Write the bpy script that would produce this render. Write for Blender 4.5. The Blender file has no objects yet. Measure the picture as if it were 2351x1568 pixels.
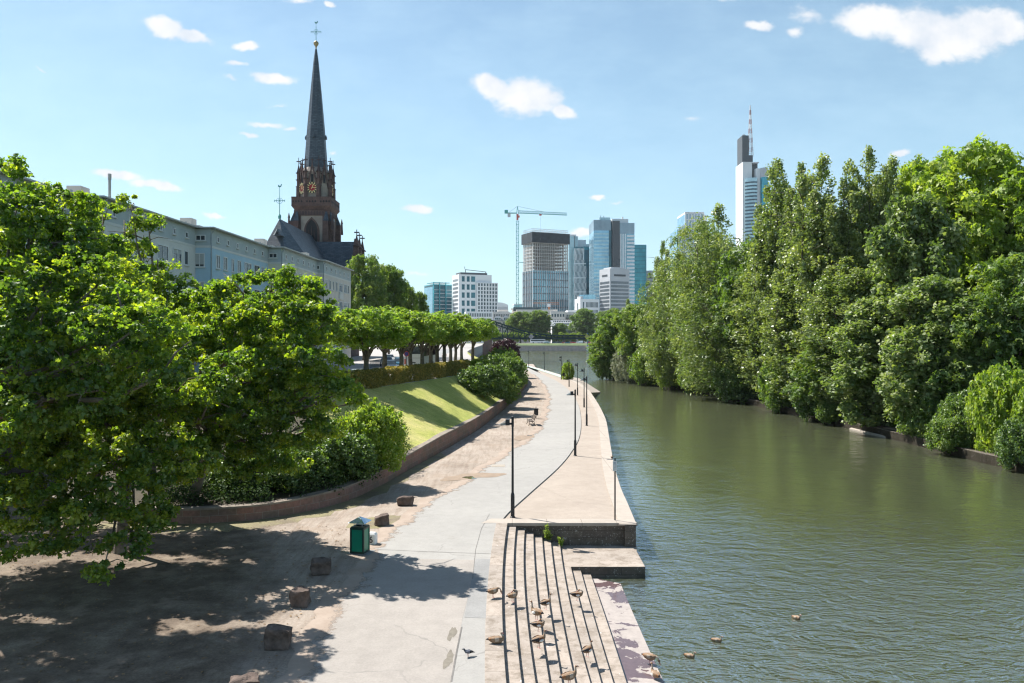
EXPO = .97; SKYH = .5; LEAF_NEAR = 56; SKYS = .068; SKYT = (.88, 1.0, 1.01, 1); LB = 1.55; WFR = 8; HAZE = 0.00004
import bpy, bmesh, math, random
import numpy as np
from mathutils import Vector, Matrix
rnd = random.Random(7)
PI = math.pi
SC = bpy.context.scene
COL = SC.collection
F = 1829.0; CX = 1175.5; HY = 775.0; EYE = 8.5      # focal length and horizon of the view, measured on the picture
WATER = -1.47; STREET = 4.2
def P(px, py, z=0.0):
    d = (EYE - z) * F / (py - HY)
    return ((px - CX) * d / F, d, z)
def Q(px, py, d):
    return ((px - CX) * d / F, d, EYE + (HY - py) * d / F)
def X(px, d): return (px - CX) * d / F
def Z(py, d): return EYE + (HY - py) * d / F
def cr(x0, y0, s):
    return lambda x, y: ((x0 + x / s) / 1.0668, (y0 + y / s) / 1.0668)
c3 = cr(1000, 450, 3.485); c4 = cr(1500, 220, 2.3056); c8 = cr(1150, 1230, 3.54); c6 = cr(780, 700, 3.136)
c2 = cr(600, 0, 2.24)

# ------------------------------------------------------------------ materials
def ramp(n, fac, stops):
    r = n.new('ShaderNodeValToRGB'); e = r.color_ramp.elements
    while len(e) < len(stops): e.new(0.5)
    for k, (p, c) in enumerate(stops):
        e[k].position = p; e[k].color = (*c, 1) if len(c) == 3 else c
    return r
class Mt:
    def __init__(s, name):
        s.m = bpy.data.materials.new(name); s.m.use_nodes = True
        s.t = s.m.node_tree; s.n = s.t.nodes; s.l = s.t.links
        s.b = s.n['Principled BSDF']; s.out = s.n['Material Output']; s._co = None
    def co(s, kind='Object'):
        if s._co is None: s._co = s.n.new('ShaderNodeTexCoord')
        return s._co.outputs[kind]
    def geo(s):
        g = s.n.new('ShaderNodeNewGeometry'); return g.outputs['Position']
    def link(s, a, b): s.l.new(a, b)
    def noise(s, scale, detail=4, rough=.6, vec=None, dist=0, sc3=None):
        t = s.n.new('ShaderNodeTexNoise'); t.inputs['Scale'].default_value = scale
        t.inputs['Detail'].default_value = detail; t.inputs['Roughness'].default_value = rough
        t.inputs['Distortion'].default_value = dist
        v = vec if vec is not None else s.co()
        if sc3:
            mp = s.n.new('ShaderNodeMapping'); mp.inputs['Scale'].default_value = sc3; s.link(v, mp.inputs['Vector']); v = mp.outputs[0]
        s.link(v, t.inputs['Vector']); return t.outputs['Fac']
    def rmp(s, fac, stops):
        r = ramp(s.n, fac, stops); s.link(fac, r.inputs[0]); return r.outputs[0]
    def mix(s, fac, a, b, mode='MIX'):
        m = s.n.new('ShaderNodeMix'); m.data_type = 'RGBA'; m.blend_type = mode
        for inp, v in ((m.inputs[0], fac), (m.inputs[6], a), (m.inputs[7], b)):
            if isinstance(v, (int, float)): inp.default_value = v
            elif isinstance(v, tuple): inp.default_value = (*v, 1)
            else: s.link(v, inp)
        return m.outputs[2]
    def math(s, op, a, b=None, c=None, clamp=False):
        m = s.n.new('ShaderNodeMath'); m.operation = op; m.use_clamp = clamp
        for k, v in enumerate((a, b, c)):
            if v is None: continue
            if isinstance(v, (int, float)): m.inputs[k].default_value = v
            else: s.link(v, m.inputs[k])
        return m.outputs[0]
    def bump(s, h, strength=.3, dist=.02):
        b = s.n.new('ShaderNodeBump'); b.inputs['Strength'].default_value = strength; b.inputs['Distance'].default_value = dist
        s.link(h, b.inputs['Height']); s.link(b.outputs[0], s.b.inputs['Normal']); return b
    def set(s, col=None, rough=None, metal=None, spec=None):
        for key, v in (('Base Color', col), ('Roughness', rough), ('Metallic', metal), ('Specular IOR Level', spec)):
            if v is None: continue
            i = s.b.inputs[key]
            if isinstance(v, tuple): i.default_value = (*v, 1)
            elif isinstance(v, (int, float)): i.default_value = v
            else: s.link(v, i)
        return s
def plain(name, col, rough=.7, metal=0, var=.15, scale=3, bump=0, spec=.4):
    m = Mt(name); a = tuple(c * (1 - var) for c in col); b = tuple(min(1, c * (1 + var)) for c in col)
    f = m.noise(scale, 5); m.set(m.rmp(f, [(.3, a), (.7, b)]), rough, metal, spec)
    if bump: m.bump(m.noise(scale * 8, 4), .5, bump)
    return m.m
def brick(name, cols, mortar, bw, bh, msize=.012, uv=True, rough=.85, grime=(.05, .045, .035), gr=.5, bump=.01, off=.5, spots=False):
    m = Mt(name); t = m.n.new('ShaderNodeTexBrick')
    m.link(m.co('UV') if uv else m.co('Object'), t.inputs['Vector'])
    t.inputs['Color1'].default_value = (*cols[0], 1); t.inputs['Color2'].default_value = (*cols[1], 1)
    t.inputs['Mortar'].default_value = (*mortar, 1); t.inputs['Scale'].default_value = 1
    t.inputs['Mortar Size'].default_value = msize; t.inputs['Brick Width'].default_value = bw; t.inputs['Row Height'].default_value = bh
    t.offset = off; t.inputs['Mortar Smooth'].default_value = .3
    n1 = m.noise(.6, 5, .7); c = m.mix(m.rmp(n1, [(.42, (0, 0, 0)), (.68, (gr, gr, gr))]), t.outputs['Color'], grime)
    n2 = m.noise(7, 5, .7); c = m.mix(.55, c, m.rmp(n2, [(.3, (.45, .45, .45)), (.7, (1.1, 1.05, 1))]), 'MULTIPLY')
    if spots:
        c = m.mix(m.rmp(m.noise(5.5, 3, .6), [(.62, (0, 0, 0)), (.67, (.75,) * 3)]), c, (.34, .33, .30)); c = m.mix(m.rmp(m.noise(17, 2, .5), [(.66, (0, 0, 0)), (.7, (.8,) * 3)]), c, (.42, .41, .38))
    m.set(c, rough, 0, .3)
    h = m.math('ADD', m.math('MULTIPLY', t.outputs['Fac'], -.6), m.math('MULTIPLY', n2, .6)); m.bump(h, .7, bump)
    return m.m

M = {}
def ground_mat(name, stops, big=.12, speck=(.75, 1.15), rough=.9, bump=.008, stain=None, tracks=False, fine=.86, crack=False, soil_shade=False):
    m = Mt(name)
    f = m.noise(big, 6, .62); c = m.rmp(f, stops)
    c = m.mix(1, c, m.rmp(m.noise(14, 5, .75), [(.3, (speck[0],) * 3), (.7, (speck[1],) * 3)]), 'MULTIPLY')
    c = m.mix(1, c, m.rmp(m.noise(1.7, 6, .7), [(.35, (fine,) * 3), (.62, (1.04,) * 3)]), 'MULTIPLY')
    if tracks:
        c = m.mix(1, c, m.rmp(m.noise(1.1, 4, .6, sc3=(3.5, .35, 1)), [(.38, (.84, .8, .77)), (.55, (1.02,) * 3)]), 'MULTIPLY')
    if crack:
        v = m.n.new('ShaderNodeTexVoronoi'); v.feature = 'DISTANCE_TO_EDGE'; v.inputs['Scale'].default_value = .22
        dv = m.n.new('ShaderNodeTexNoise'); dv.inputs['Scale'].default_value = 1.3; dv.inputs['Detail'].default_value = 4; m.link(m.co(), dv.inputs['Vector'])
        av = m.n.new('ShaderNodeVectorMath'); av.operation = 'MULTIPLY_ADD'; m.link(dv.outputs['Color'], av.inputs[0]); av.inputs[1].default_value = (.9, .9, 0); m.link(m.co(), av.inputs[2]); m.link(av.outputs[0], v.inputs['Vector'])
        c = m.mix(m.math('MULTIPLY', m.math('LESS_THAN', v.outputs['Distance'], .0045), m.rmp(m.noise(.3, 3), [(.45, (0, 0, 0)), (.55, (.45,) * 3)])), c, (.16, .15, .14))
        c = m.mix(m.rmp(m.noise(.9, 5, .7), [(.6, (0, 0, 0)), (.72, (.28,) * 3)]), c, (.20, .18, .155))
    if soil_shade:      # leafy earth colour, darkened under the maples to paint in their shade
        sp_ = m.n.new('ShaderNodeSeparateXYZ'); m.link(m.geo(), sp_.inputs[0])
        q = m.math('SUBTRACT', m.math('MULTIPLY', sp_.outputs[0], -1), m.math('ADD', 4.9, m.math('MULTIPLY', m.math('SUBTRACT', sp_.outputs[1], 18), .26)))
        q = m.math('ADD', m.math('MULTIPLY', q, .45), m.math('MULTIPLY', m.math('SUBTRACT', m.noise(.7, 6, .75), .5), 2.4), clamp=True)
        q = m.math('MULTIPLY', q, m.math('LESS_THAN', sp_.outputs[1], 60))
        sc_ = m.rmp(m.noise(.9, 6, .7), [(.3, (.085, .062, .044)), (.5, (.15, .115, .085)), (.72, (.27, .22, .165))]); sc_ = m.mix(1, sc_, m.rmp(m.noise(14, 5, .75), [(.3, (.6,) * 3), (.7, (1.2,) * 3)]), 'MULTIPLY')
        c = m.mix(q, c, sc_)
    if stain: c = m.mix(m.rmp(m.noise(.5, 5, .7), [(.56, (0, 0, 0)), (.66, (.6,) * 3)]), c, stain)
    m.set(c, rough, 0, .25); m.bump(m.noise(22, 5, .7), .6, bump); return m.m
M['asphalt'] = ground_mat('asphalt', [(.3, (.285, .275, .258)), (.7, (.335, .322, .30))], .12, (.90, 1.05), bump=.004, fine=.94, crack=True)
M['asphalt_old'] = ground_mat('asphalt_old', [(.3, (.285, .26, .235)), (.7, (.335, .305, .275))], .15, (.88, 1.08), bump=.005, fine=.92, crack=True)
M['road'] = ground_mat('road', [(.3, (.24, .24, .24)), (.7, (.31, .31, .3))], .3, (.85, 1.1), bump=.004)
M['dirt'] = ground_mat('dirt', [(.3, (.25, .205, .165)), (.5, (.345, .29, .24)), (.75, (.405, .345, .29))], .22, (.7, 1.15), stain=(.27, .21, .16), tracks=True, soil_shade=True)
M['gravel'] = ground_mat('gravel', [(.3, (.32, .27, .225)), (.7, (.375, .32, .27))], .3, (.82, 1.1), fine=.93)
M['mossy'] = ground_mat('mossy', [(.36, (.20, .165, .115)), (.55, (.25, .225, .12)), (.7, (.33, .26, .19))], .5, (.6, 1.2))
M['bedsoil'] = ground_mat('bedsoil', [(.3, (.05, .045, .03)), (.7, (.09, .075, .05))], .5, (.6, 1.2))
m = Mt('lawn')
c = m.rmp(m.noise(.22, 6, .65), [(.3, (.29, .34, .075)), (.5, (.42, .43, .12)), (.7, (.56, .50, .22))])
c = m.mix(1, c, m.rmp(m.noise(9, 5, .8), [(.3, (.6,) * 3), (.7, (1.25,) * 3)]), 'MULTIPLY'); c = m.mix(1, c, m.rmp(m.noise(1.3, 6, .75, sc3=(1, 2.2, 1)), [(.32, (.72, .78, .7)), (.62, (1.1, 1.06, 1))]), 'MULTIPLY')
m.set(c, .9, 0, .2); m.bump(m.noise(30, 4, .8), 1, .04); M['lawn'] = m.m
M['stone_block'] = None
m = Mt('step_stone')      # pale sandstone treads with cross joints and droppings
sx = m.n.new('ShaderNodeSeparateXYZ'); m.link(m.geo(), sx.inputs[0])
stp = m.math('MULTIPLY', m.math('FLOOR', m.math('MULTIPLY', sx.outputs[2], 1 / .146)), 7.31)
yy = m.math('ADD', sx.outputs[1], m.math('MULTIPLY', m.math('SINE', stp), .6))
fr = m.math('FRACT', m.math('MULTIPLY', yy, 1 / 1.35)); jt = m.math('LESS_THAN', fr, .011)
c = m.rmp(m.noise(1.4, 5, .65), [(.3, (.315, .27, .23)), (.7, (.40, .35, .305))])
wn = m.n.new('ShaderNodeTexWhiteNoise'); wn.noise_dimensions = '2D'
cb = m.n.new('ShaderNodeCombineXYZ'); m.link(stp, cb.inputs[0]); m.link(m.math('FLOOR', m.math('MULTIPLY', yy, 1 / 1.35)), cb.inputs[1]); m.link(cb.outputs[0], wn.inputs['Vector'])
c = m.mix(1, c, m.rmp(wn.outputs['Value'], [(0, (.88, .88, .88)), (1, (1.06, 1.04, 1.02))]), 'MULTIPLY')
c = m.mix(m.rmp(m.noise(2.2, 7, .78), [(.47, (0, 0, 0)), (.63, (.82,) * 3)]), c, (.19, .155, .12))
c = m.mix(m.rmp(m.noise(9, 2, .5), [(.73, (0, 0, 0)), (.76, (.9,) * 3)]), c, (.72, .7, .66))
c = m.mix(1, c, m.rmp(m.noise(35, 4, .8), [(.3, (.85,) * 3), (.7, (1.08,) * 3)]), 'MULTIPLY')
c = m.mix(jt, c, (.12, .10, .08)); m.set(c, .85, 0, .25); m.bump(m.noise(18, 5, .7), .5, .006); M['step'] = m.m
m = Mt('coping_stone')
c = m.rmp(m.noise(1.1, 5, .65), [(.3, (.33, .29, .25)), (.7, (.41, .36, .31))])
sx = m.n.new('ShaderNodeSeparateXYZ'); m.link(m.co('UV'), sx.inputs[0])
jt = m.math('LESS_THAN', m.math('FRACT', m.math('MULTIPLY', sx.outputs[0], 1 / 1.6)), .012)
c = m.mix(m.rmp(m.noise(3, 6, .75), [(.58, (0, 0, 0)), (.7, (.5,) * 3)]), c, (.26, .22, .18))
c = m.mix(jt, c, (.13, .11, .09)); m.set(c, .85, 0, .25); m.bump(m.noise(18, 5, .7), .5, .006); M['coping'] = m.m
m = Mt('wet_stone')
wet = m.rmp(m.noise(.75, 6, .62, dist=.6), [(.47, (0, 0, 0)), (.485, (1, 1, 1))])
c = m.mix(wet, (.12, .08, .082), (.34, .30, .275))
c = m.mix(1, c, m.rmp(m.noise(5, 5, .7), [(.3, (.8,) * 3), (.7, (1.1,) * 3)]), 'MULTIPLY')
m.set(c, m.rmp(wet, [(0, (.12,) * 3), (1, (.8,) * 3)]), 0, .5); m.bump(m.noise(4, 5, .7), .25, .01); M['wet'] = m.m
M['algae'] = ground_mat('algae_stone', [(.3, (.16, .17, .07)), (.7, (.26, .25, .13))], .8, (.6, 1.2))
M['redwall'] = brick('red_sandstone', ((.31, .165, .135), (.21, .15, .13)), (.30, .25, .22), .78, .33, .014, grime=(.15, .12, .07), gr=.6)
M['darkwall'] = brick('lichen_wall', ((.13, .11, .095), (.17, .145, .12)), (.07, .06, .05), 1.3, .34, .012, grime=(.06, .052, .04), gr=.7, spots=True)
M['bigwall'] = brick('retaining_stone', ((.26, .14, .115), (.19, .12, .10)), (.10, .08, .07), .8, .4, .015, grime=(.06, .05, .035), gr=.85)
M['farquay'] = brick('far_quay_stone', ((.82, .62, .56), (.70, .56, .52)), (.45, .36, .33), 2.4, .7, .03, grime=(.2, .17, .15), gr=.4)
M['stoneblock'] = plain('rough_sandstone', (.13, .095, .078), .95, 0, .5, 3.5, .05)
M['darkmetal'] = plain('dark_metal', (.035, .037, .042), .45, .6, .15, 6)
M['lampgrey'] = plain('lamp_reflector', (.10, .12, .135), .4, .5, .1, 6)
M['white'] = plain('white_paint', (.75, .75, .73), .6, 0, .06, 5)
M['black'] = plain('black_paint', (.015, .015, .017), .5, 0, .1, 5)
M['bingreen'] = plain('bin_green_panel', (.0, .20, .115), .35, 0, .12, 2.5)
M['bindark'] = plain('bin_dark_frame', (.006, .035, .026), .4, 0, .2, 4)
M['binroof'] = plain('bin_steel_hood', (.42, .55, .66), .22, .8, .12, 9)
M['wood'] = plain('bench_slat_wood', (.11, .085, .07), .7, 0, .25, 9)
M['rubber'] = plain('rubber', (.02, .02, .02), .8, 0, .1, 9)
M['carglass'] = plain('car_glass', (.02, .03, .035), .06, 0, .1, 3, spec=.8)
M['bark'] = plain('bark', (.12, .095, .07), .95, 0, .4, 5, .03)
M['maplebark'] = plain('maple_bark', (.19, .16, .125), .95, 0, .4, 4, .02)
M['planebark'] = plain('plane_bark', (.13, .115, .08), .9, 0, .5, 3, .02)
M['poplarbark'] = plain('poplar_bark', (.10, .085, .065), .95, 0, .4, 4, .03)
M['slate'] = Mt('slate').m
m = Mt('slate_roof'); t = m.n.new('ShaderNodeTexBrick'); m.link(m.co('UV'), t.inputs['Vector'])
t.inputs['Color1'].default_value = (.032, .05, .068, 1); t.inputs['Color2'].default_value = (.075, .098, .118, 1); t.inputs['Mortar'].default_value = (.02, .03, .045, 1)
t.inputs['Scale'].default_value = 1; t.inputs['Brick Width'].default_value = .9; t.inputs['Row Height'].default_value = .38; t.inputs['Mortar Size'].default_value = .03
c = m.mix(.6, t.outputs['Color'], m.rmp(m.noise(.9, 6, .75), [(.3, (.6,) * 3), (.7, (1.3,) * 3)]), 'MULTIPLY')
m.set(c, .5, 0, .5); m.bump(t.outputs['Fac'], -.5, .03); M['slate'] = m.m
M['redstone'] = brick('church_sandstone', ((.125, .082, .075), (.17, .112, .10)), (.12, .08, .07), .9, .4, .02, grime=(.07, .05, .05), gr=.75)
M['render_stone'] = plain('church_render', (.30, .26, .225), .9, 0, .2, .6)
M['verdigris'] = plain('verdigris_copper', (.10, .30, .27), .6, .2, .3, 2)
M['darkstone'] = plain('dark_pinnacle_stone', (.07, .05, .05), .9, 0, .3, 1)
M['void'] = plain('dark_opening', (.012, .014, .018), .7, 0, .2, 2)
M['gold'] = plain('gilt', (.75, .6, .3), .4, .2, .1, 2)
M['dialred'] = plain('dial_red', (.30, .02, .02), .5, 0, .1, 2)

def leafmat(name, dark, mid, light, trans=.45, tcol=None, gloss=.35, gmix=.10):
    m = Mt(name)
    at = m.n.new('ShaderNodeAttribute'); at.attribute_name = 'shade'
    oi = m.n.new('ShaderNodeObjectInfo')
    f = m.math('ADD', m.math('MULTIPLY', at.outputs['Fac'], .8), m.math('MULTIPLY', m.noise(.35, 3), .45))
    f = m.math('ADD', f, m.math('MULTIPLY', m.math('SUBTRACT', oi.outputs['Random'], .5), .12))
    k_ = lambda c: (c[0] * LB * 1.28, c[1] * LB, c[2] * LB * 1.05)
    col = m.rmp(f, [(.25, k_(dark)), (.6, k_(mid)), (.95, k_(light))])
    m.n.remove(m.b)
    d = m.n.new('ShaderNodeBsdfDiffuse'); m.link(col, d.inputs[0])
    t = m.n.new('ShaderNodeBsdfTranslucent')
    tc = m.mix(1, col, tcol or (1.5, 1.75, .55), 'MULTIPLY'); m.link(tc, t.inputs[0])
    g = m.n.new('ShaderNodeBsdfGlossy'); g.inputs['Roughness'].default_value = gloss + .12; g.inputs[0].default_value = (.5, .52, .5, 1)
    a = m.n.new('ShaderNodeMixShader'); a.inputs[0].default_value = trans; m.link(d.outputs[0], a.inputs[1]); m.link(t.outputs[0], a.inputs[2])
    b = m.n.new('ShaderNodeMixShader'); b.inputs[0].default_value = gmix * .8; m.link(a.outputs[0], b.inputs[1]); m.link(g.outputs[0], b.inputs[2])
    m.link(b.outputs[0], m.out.inputs[0]); return m.m
M['maple'] = leafmat('maple_leaf', (.025, .068, .02), (.068, .14, .026), (.165, .24, .04), .52, (2.35, 2.4, .42), .35, .08)
M['plane'] = leafmat('plane_leaf', (.05, .12, .02), (.085, .18, .03), (.16, .25, .05), .48, (1.9, 1.9, .5), .4, .08)
M['poplar'] = leafmat('poplar_leaf', (.05, .10, .03), (.105, .175, .052), (.19, .265, .09), .42, (1.5, 1.6, .6), .3, .15)
M['willow'] = leafmat('willow_leaf', (.04, .085, .026), (.085, .15, .042), (.17, .24, .085), .42, (1.5, 1.6, .6), .35, .12)
M['aspen'] = leafmat('aspen_leaf', (.05, .095, .03), (.085, .15, .045), (.17, .24, .10), .4, (1.5, 1.7, .6), .4, .09)
M['broad'] = leafmat('broad_leaf', (.035, .08, .02), (.065, .135, .03), (.12, .19, .05), .4, (1.8, 1.9, .5), .4, .09)
M['bright'] = leafmat('bright_leaf', (.07, .14, .02), (.12, .22, .03), (.19, .28, .06), .45, (1.6, 1.7, .5), .4, .08)
M['shrub'] = leafmat('shrub_leaf', (.03, .065, .02), (.06, .13, .03), (.11, .19, .05), .35, (1.7, 1.8, .5), .35, .12)
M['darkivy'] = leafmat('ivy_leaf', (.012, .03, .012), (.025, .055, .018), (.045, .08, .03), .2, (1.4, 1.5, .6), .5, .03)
M['hedge'] = leafmat('hedge_leaf', (.06, .085, .022), (.12, .15, .036), (.26, .24, .065), .3, (1.5, 1.4, .5), .45, .06)
M['purple'] = leafmat('purple_leaf', (.012, .007, .010), (.028, .012, .02), (.055, .022, .036), .2, (1.4, .9, 1.0), .35, .12)
M['silver'] = leafmat('silver_leaf', (.07, .11, .07), (.13, .18, .12), (.22, .27, .2), .3, (1.3, 1.4, .8), .35, .12)

# ------------------------------------------------------------------ mesh builder
class MB:
    def __init__(s): s.v = []; s.f = []; s.m = []; s.uv = []
    def face(s, pts, m=0, uv=None):
        i = len(s.v); s.v += [tuple(p) for p in pts]; s.f.append(tuple(range(i, i + len(pts)))); s.m.append(m)
        s.uv.append(uv)
    def mesh(s, vs, fs, m=0):
        i = len(s.v); s.v += [tuple(p) for p in vs]
        for f in fs: s.f.append(tuple(i + k for k in f)); s.m.append(m); s.uv.append(None)
    def box(s, x0, y0, z0, x1, y1, z1, m=0):
        x0, x1 = sorted((x0, x1)); y0, y1 = sorted((y0, y1)); z0, z1 = sorted((z0, z1))
        s.mesh([(x0, y0, z0), (x1, y0, z0), (x1, y1, z0), (x0, y1, z0), (x0, y0, z1), (x1, y0, z1), (x1, y1, z1), (x0, y1, z1)],
               [(0, 3, 2, 1), (4, 5, 6, 7), (0, 1, 5, 4), (1, 2, 6, 5), (2, 3, 7, 6), (3, 0, 4, 7)], m)
    def hexa(s, b, t, m=0):   # bottom quad and top quad, counter-clockwise
        s.mesh(list(b) + list(t), [(0, 3, 2, 1), (4, 5, 6, 7), (0, 1, 5, 4), (1, 2, 6, 5), (2, 3, 7, 6), (3, 0, 4, 7)], m)
    def prism(s, pts, z0, z1, m=0, top=None):
        n = len(pts)
        if sum(pts[i][0] * pts[(i + 1) % n][1] - pts[(i + 1) % n][0] * pts[i][1] for i in range(n)) < 0: pts = pts[::-1]
        i = len(s.v); s.v += [(p[0], p[1], z0) for p in pts] + [(p[0], p[1], z1) for p in pts]
        s.f.append(tuple(i + k for k in reversed(range(n)))); s.m.append(m); s.uv.append(None)
        s.f.append(tuple(i + n + k for k in range(n))); s.m.append(m if top is None else top); s.uv.append(None)
        for k in range(n):
            j = (k + 1) % n; s.f.append((i + k, i + j, i + n + j, i + n + k)); s.m.append(m); s.uv.append(None)
    def bar(s, a, b, w, h=None, m=0):   # square bar between two points
        h = h or w; a = Vector(a); b = Vector(b); d = (b - a).normalized()
        u = d.cross(Vector((0, 0, 1)))
        if u.length < 1e-3: u = Vector((1, 0, 0))
        u.normalize(); v = u.cross(d)
        c = [u * w / 2 + v * h / 2, -u * w / 2 + v * h / 2, -u * w / 2 - v * h / 2, u * w / 2 - v * h / 2]
        s.mesh([a + k for k in c] + [b + k for k in c], [(0, 1, 2, 3), (7, 6, 5, 4), (0, 4, 5, 1), (1, 5, 6, 2), (2, 6, 7, 3), (3, 7, 4, 0)], m)
    def tube(s, pts, rs, n=8, m=0, cap=True, flat=1.0):
        pts = [Vector(p) for p in pts]; rs = [rs] * len(pts) if isinstance(rs, (int, float)) else rs
        i0 = len(s.v); prev = None
        for k, p in enumerate(pts):
            d = (pts[min(k + 1, len(pts) - 1)] - pts[max(k - 1, 0)]).normalized()
            if prev is None:
                u = d.cross(Vector((0, 0, 1)))
                if u.length < .05: u = d.cross(Vector((0, 1, 0)))
            else: u = prev - d * prev.dot(d)
            u.normalize(); prev = u; v = d.cross(u); r = rs[k]
            rx, ry = (r, r * flat) if not isinstance(r, tuple) else r
            for j in range(n):
                a = 2 * PI * j / n; s.v.append(tuple(p + u * math.cos(a) * rx + v * math.sin(a) * ry))
        for k in range(len(pts) - 1):
            for j in range(n):
                a = i0 + k * n + j; b = i0 + k * n + (j + 1) % n
                s.f.append((a, b, b + n, a + n)); s.m.append(m if not isinstance(m, list) else m[k]); s.uv.append(None)
        if cap:
            s.f.append(tuple(i0 + j for j in reversed(range(n)))); s.m.append(m if not isinstance(m, list) else m[0]); s.uv.append(None)
            e = i0 + (len(pts) - 1) * n; s.f.append(tuple(e + j for j in range(n))); s.m.append(m if not isinstance(m, list) else m[-1]); s.uv.append(None)
    def lathe(s, prof, n=12, c=(0, 0), m=0, rot=0):
        s.tube_z([(c[0], c[1], z) for r, z in prof], [r for r, z in prof], n, m, rot)
    def tube_z(s, pts, rs, n, m, rot=0):
        i0 = len(s.v)
        for p, r in zip(pts, rs):
            for j in range(n):
                a = 2 * PI * (j + .5) / n + rot; s.v.append((p[0] + r * math.cos(a), p[1] + r * math.sin(a), p[2]))
        for k in range(len(pts) - 1):
            for j in range(n):
                a = i0 + k * n + j; b = i0 + k * n + (j + 1) % n; s.f.append((a, b, b + n, a + n)); s.m.append(m); s.uv.append(None)
        s.f.append(tuple(i0 + j for j in reversed(range(n)))); s.m.append(m); s.uv.append(None)
        e = i0 + (len(pts) - 1) * n; s.f.append(tuple(e + j for j in range(n))); s.m.append(m); s.uv.append(None)
    def data(s, name, mats, smooth=False):
        me = bpy.data.meshes.new(name); me.from_pydata(s.v, [], s.f)
        for mt in (mats if isinstance(mats, (list, tuple)) else [mats]): me.materials.append(M[mt] if isinstance(mt, str) else mt)
        me.polygons.foreach_set('material_index', s.m)
        uvl = me.uv_layers.new(name='UVMap')
        # box-projected metres unless given
        co = s.v
        arr = []
        for fi, poly in enumerate(me.polygons):
            g = s.uv[fi]
            if g: arr += [c for p in g for c in p]; continue
            nx, ny, nz = poly.normal
            ax, ay, az = abs(nx), abs(ny), abs(nz)
            if az > .95 :
                for vi in s.f[fi]: arr += [co[vi][0], co[vi][1]]
            else:
                h = math.hypot(nx, ny) or 1; tx, ty = -ny / h, nx / h; sl = 1 / max(.3, h)
                for vi in s.f[fi]: arr += [co[vi][0] * tx + co[vi][1] * ty, co[vi][2] * sl]
        uvl.data.foreach_set('uv', arr)
        if smooth: me.polygons.foreach_set('use_smooth', [True] * len(me.polygons))
        me.update(); return me
    def build(s, name, mats, parent=None, smooth=False, loc=None, bevel=0):
        o = bpy.data.objects.new(name, s.data(name, mats, smooth)); COL.objects.link(o)
        if parent: o.parent = parent
        if loc: o.location = loc
        if bevel:
            b = o.modifiers.new('bevel', 'BEVEL'); b.width = bevel; b.segments = 2; b.limit_method = 'ANGLE'
        return o
def tag(o, label=None, cat=None, group=None, kind=None):
    if label: o['label'] = label
    if cat: o['category'] = cat
    if group: o['group'] = group
    if kind: o['kind'] = kind
    return o
def thing(name, label, cat, loc=(0, 0, 0), rot=0, group=None):
    o = bpy.data.objects.new(name, None); COL.objects.link(o); o.location = loc; o.rotation_euler = (0, 0, rot)
    return tag(o, label, cat, group)
def dup(root, loc, rot, label, scale=None, group=None):
    r = root.copy(); COL.objects.link(r); r.location = loc; r.rotation_euler = (0, 0, rot); r['label'] = label
    if scale: r.scale = scale
    if group: r['group'] = group
    for ch in list(root.children):
        c = ch.copy(); COL.objects.link(c); c.parent = r
        for g in ch.children:
            d = g.copy(); COL.objects.link(d); d.parent = c
    return r
def struct(name, mb, mats, **k):
    o = mb.build(name, mats, **k); o['kind'] = 'structure'; return o
def poly_sheet(name, pts, z, mat, kind='structure', thick=None):
    mb = MB()
    if thick: mb.prism(pts, z - thick, z)
    else:
        n = len(pts)
        if sum(pts[i][0] * pts[(i + 1) % n][1] - pts[(i + 1) % n][0] * pts[i][1] for i in range(n)) < 0: pts = pts[::-1]
        mb.face([(p[0], p[1], z) for p in pts])
    bmo = mb.build(name, mat)
    if kind: bmo['kind'] = kind
    return bmo
def smoothline(pts, k=6):   # Catmull-Rom through points
    out = []; n = len(pts); V = [np.array(p, float) for p in pts]
    for i in range(n - 1):
        p0, p1, p2, p3 = V[max(i - 1, 0)], V[i], V[i + 1], V[min(i + 2, n - 1)]
        for j in range(k):
            t = j / k; out.append(tuple(.5 * ((2 * p1) + (p2 - p0) * t + (2 * p0 - 5 * p1 + 4 * p2 - p3) * t * t + (3 * p1 - p0 - 3 * p2 + p3) * t ** 3)))
    out.append(tuple(V[-1])); return out
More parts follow.
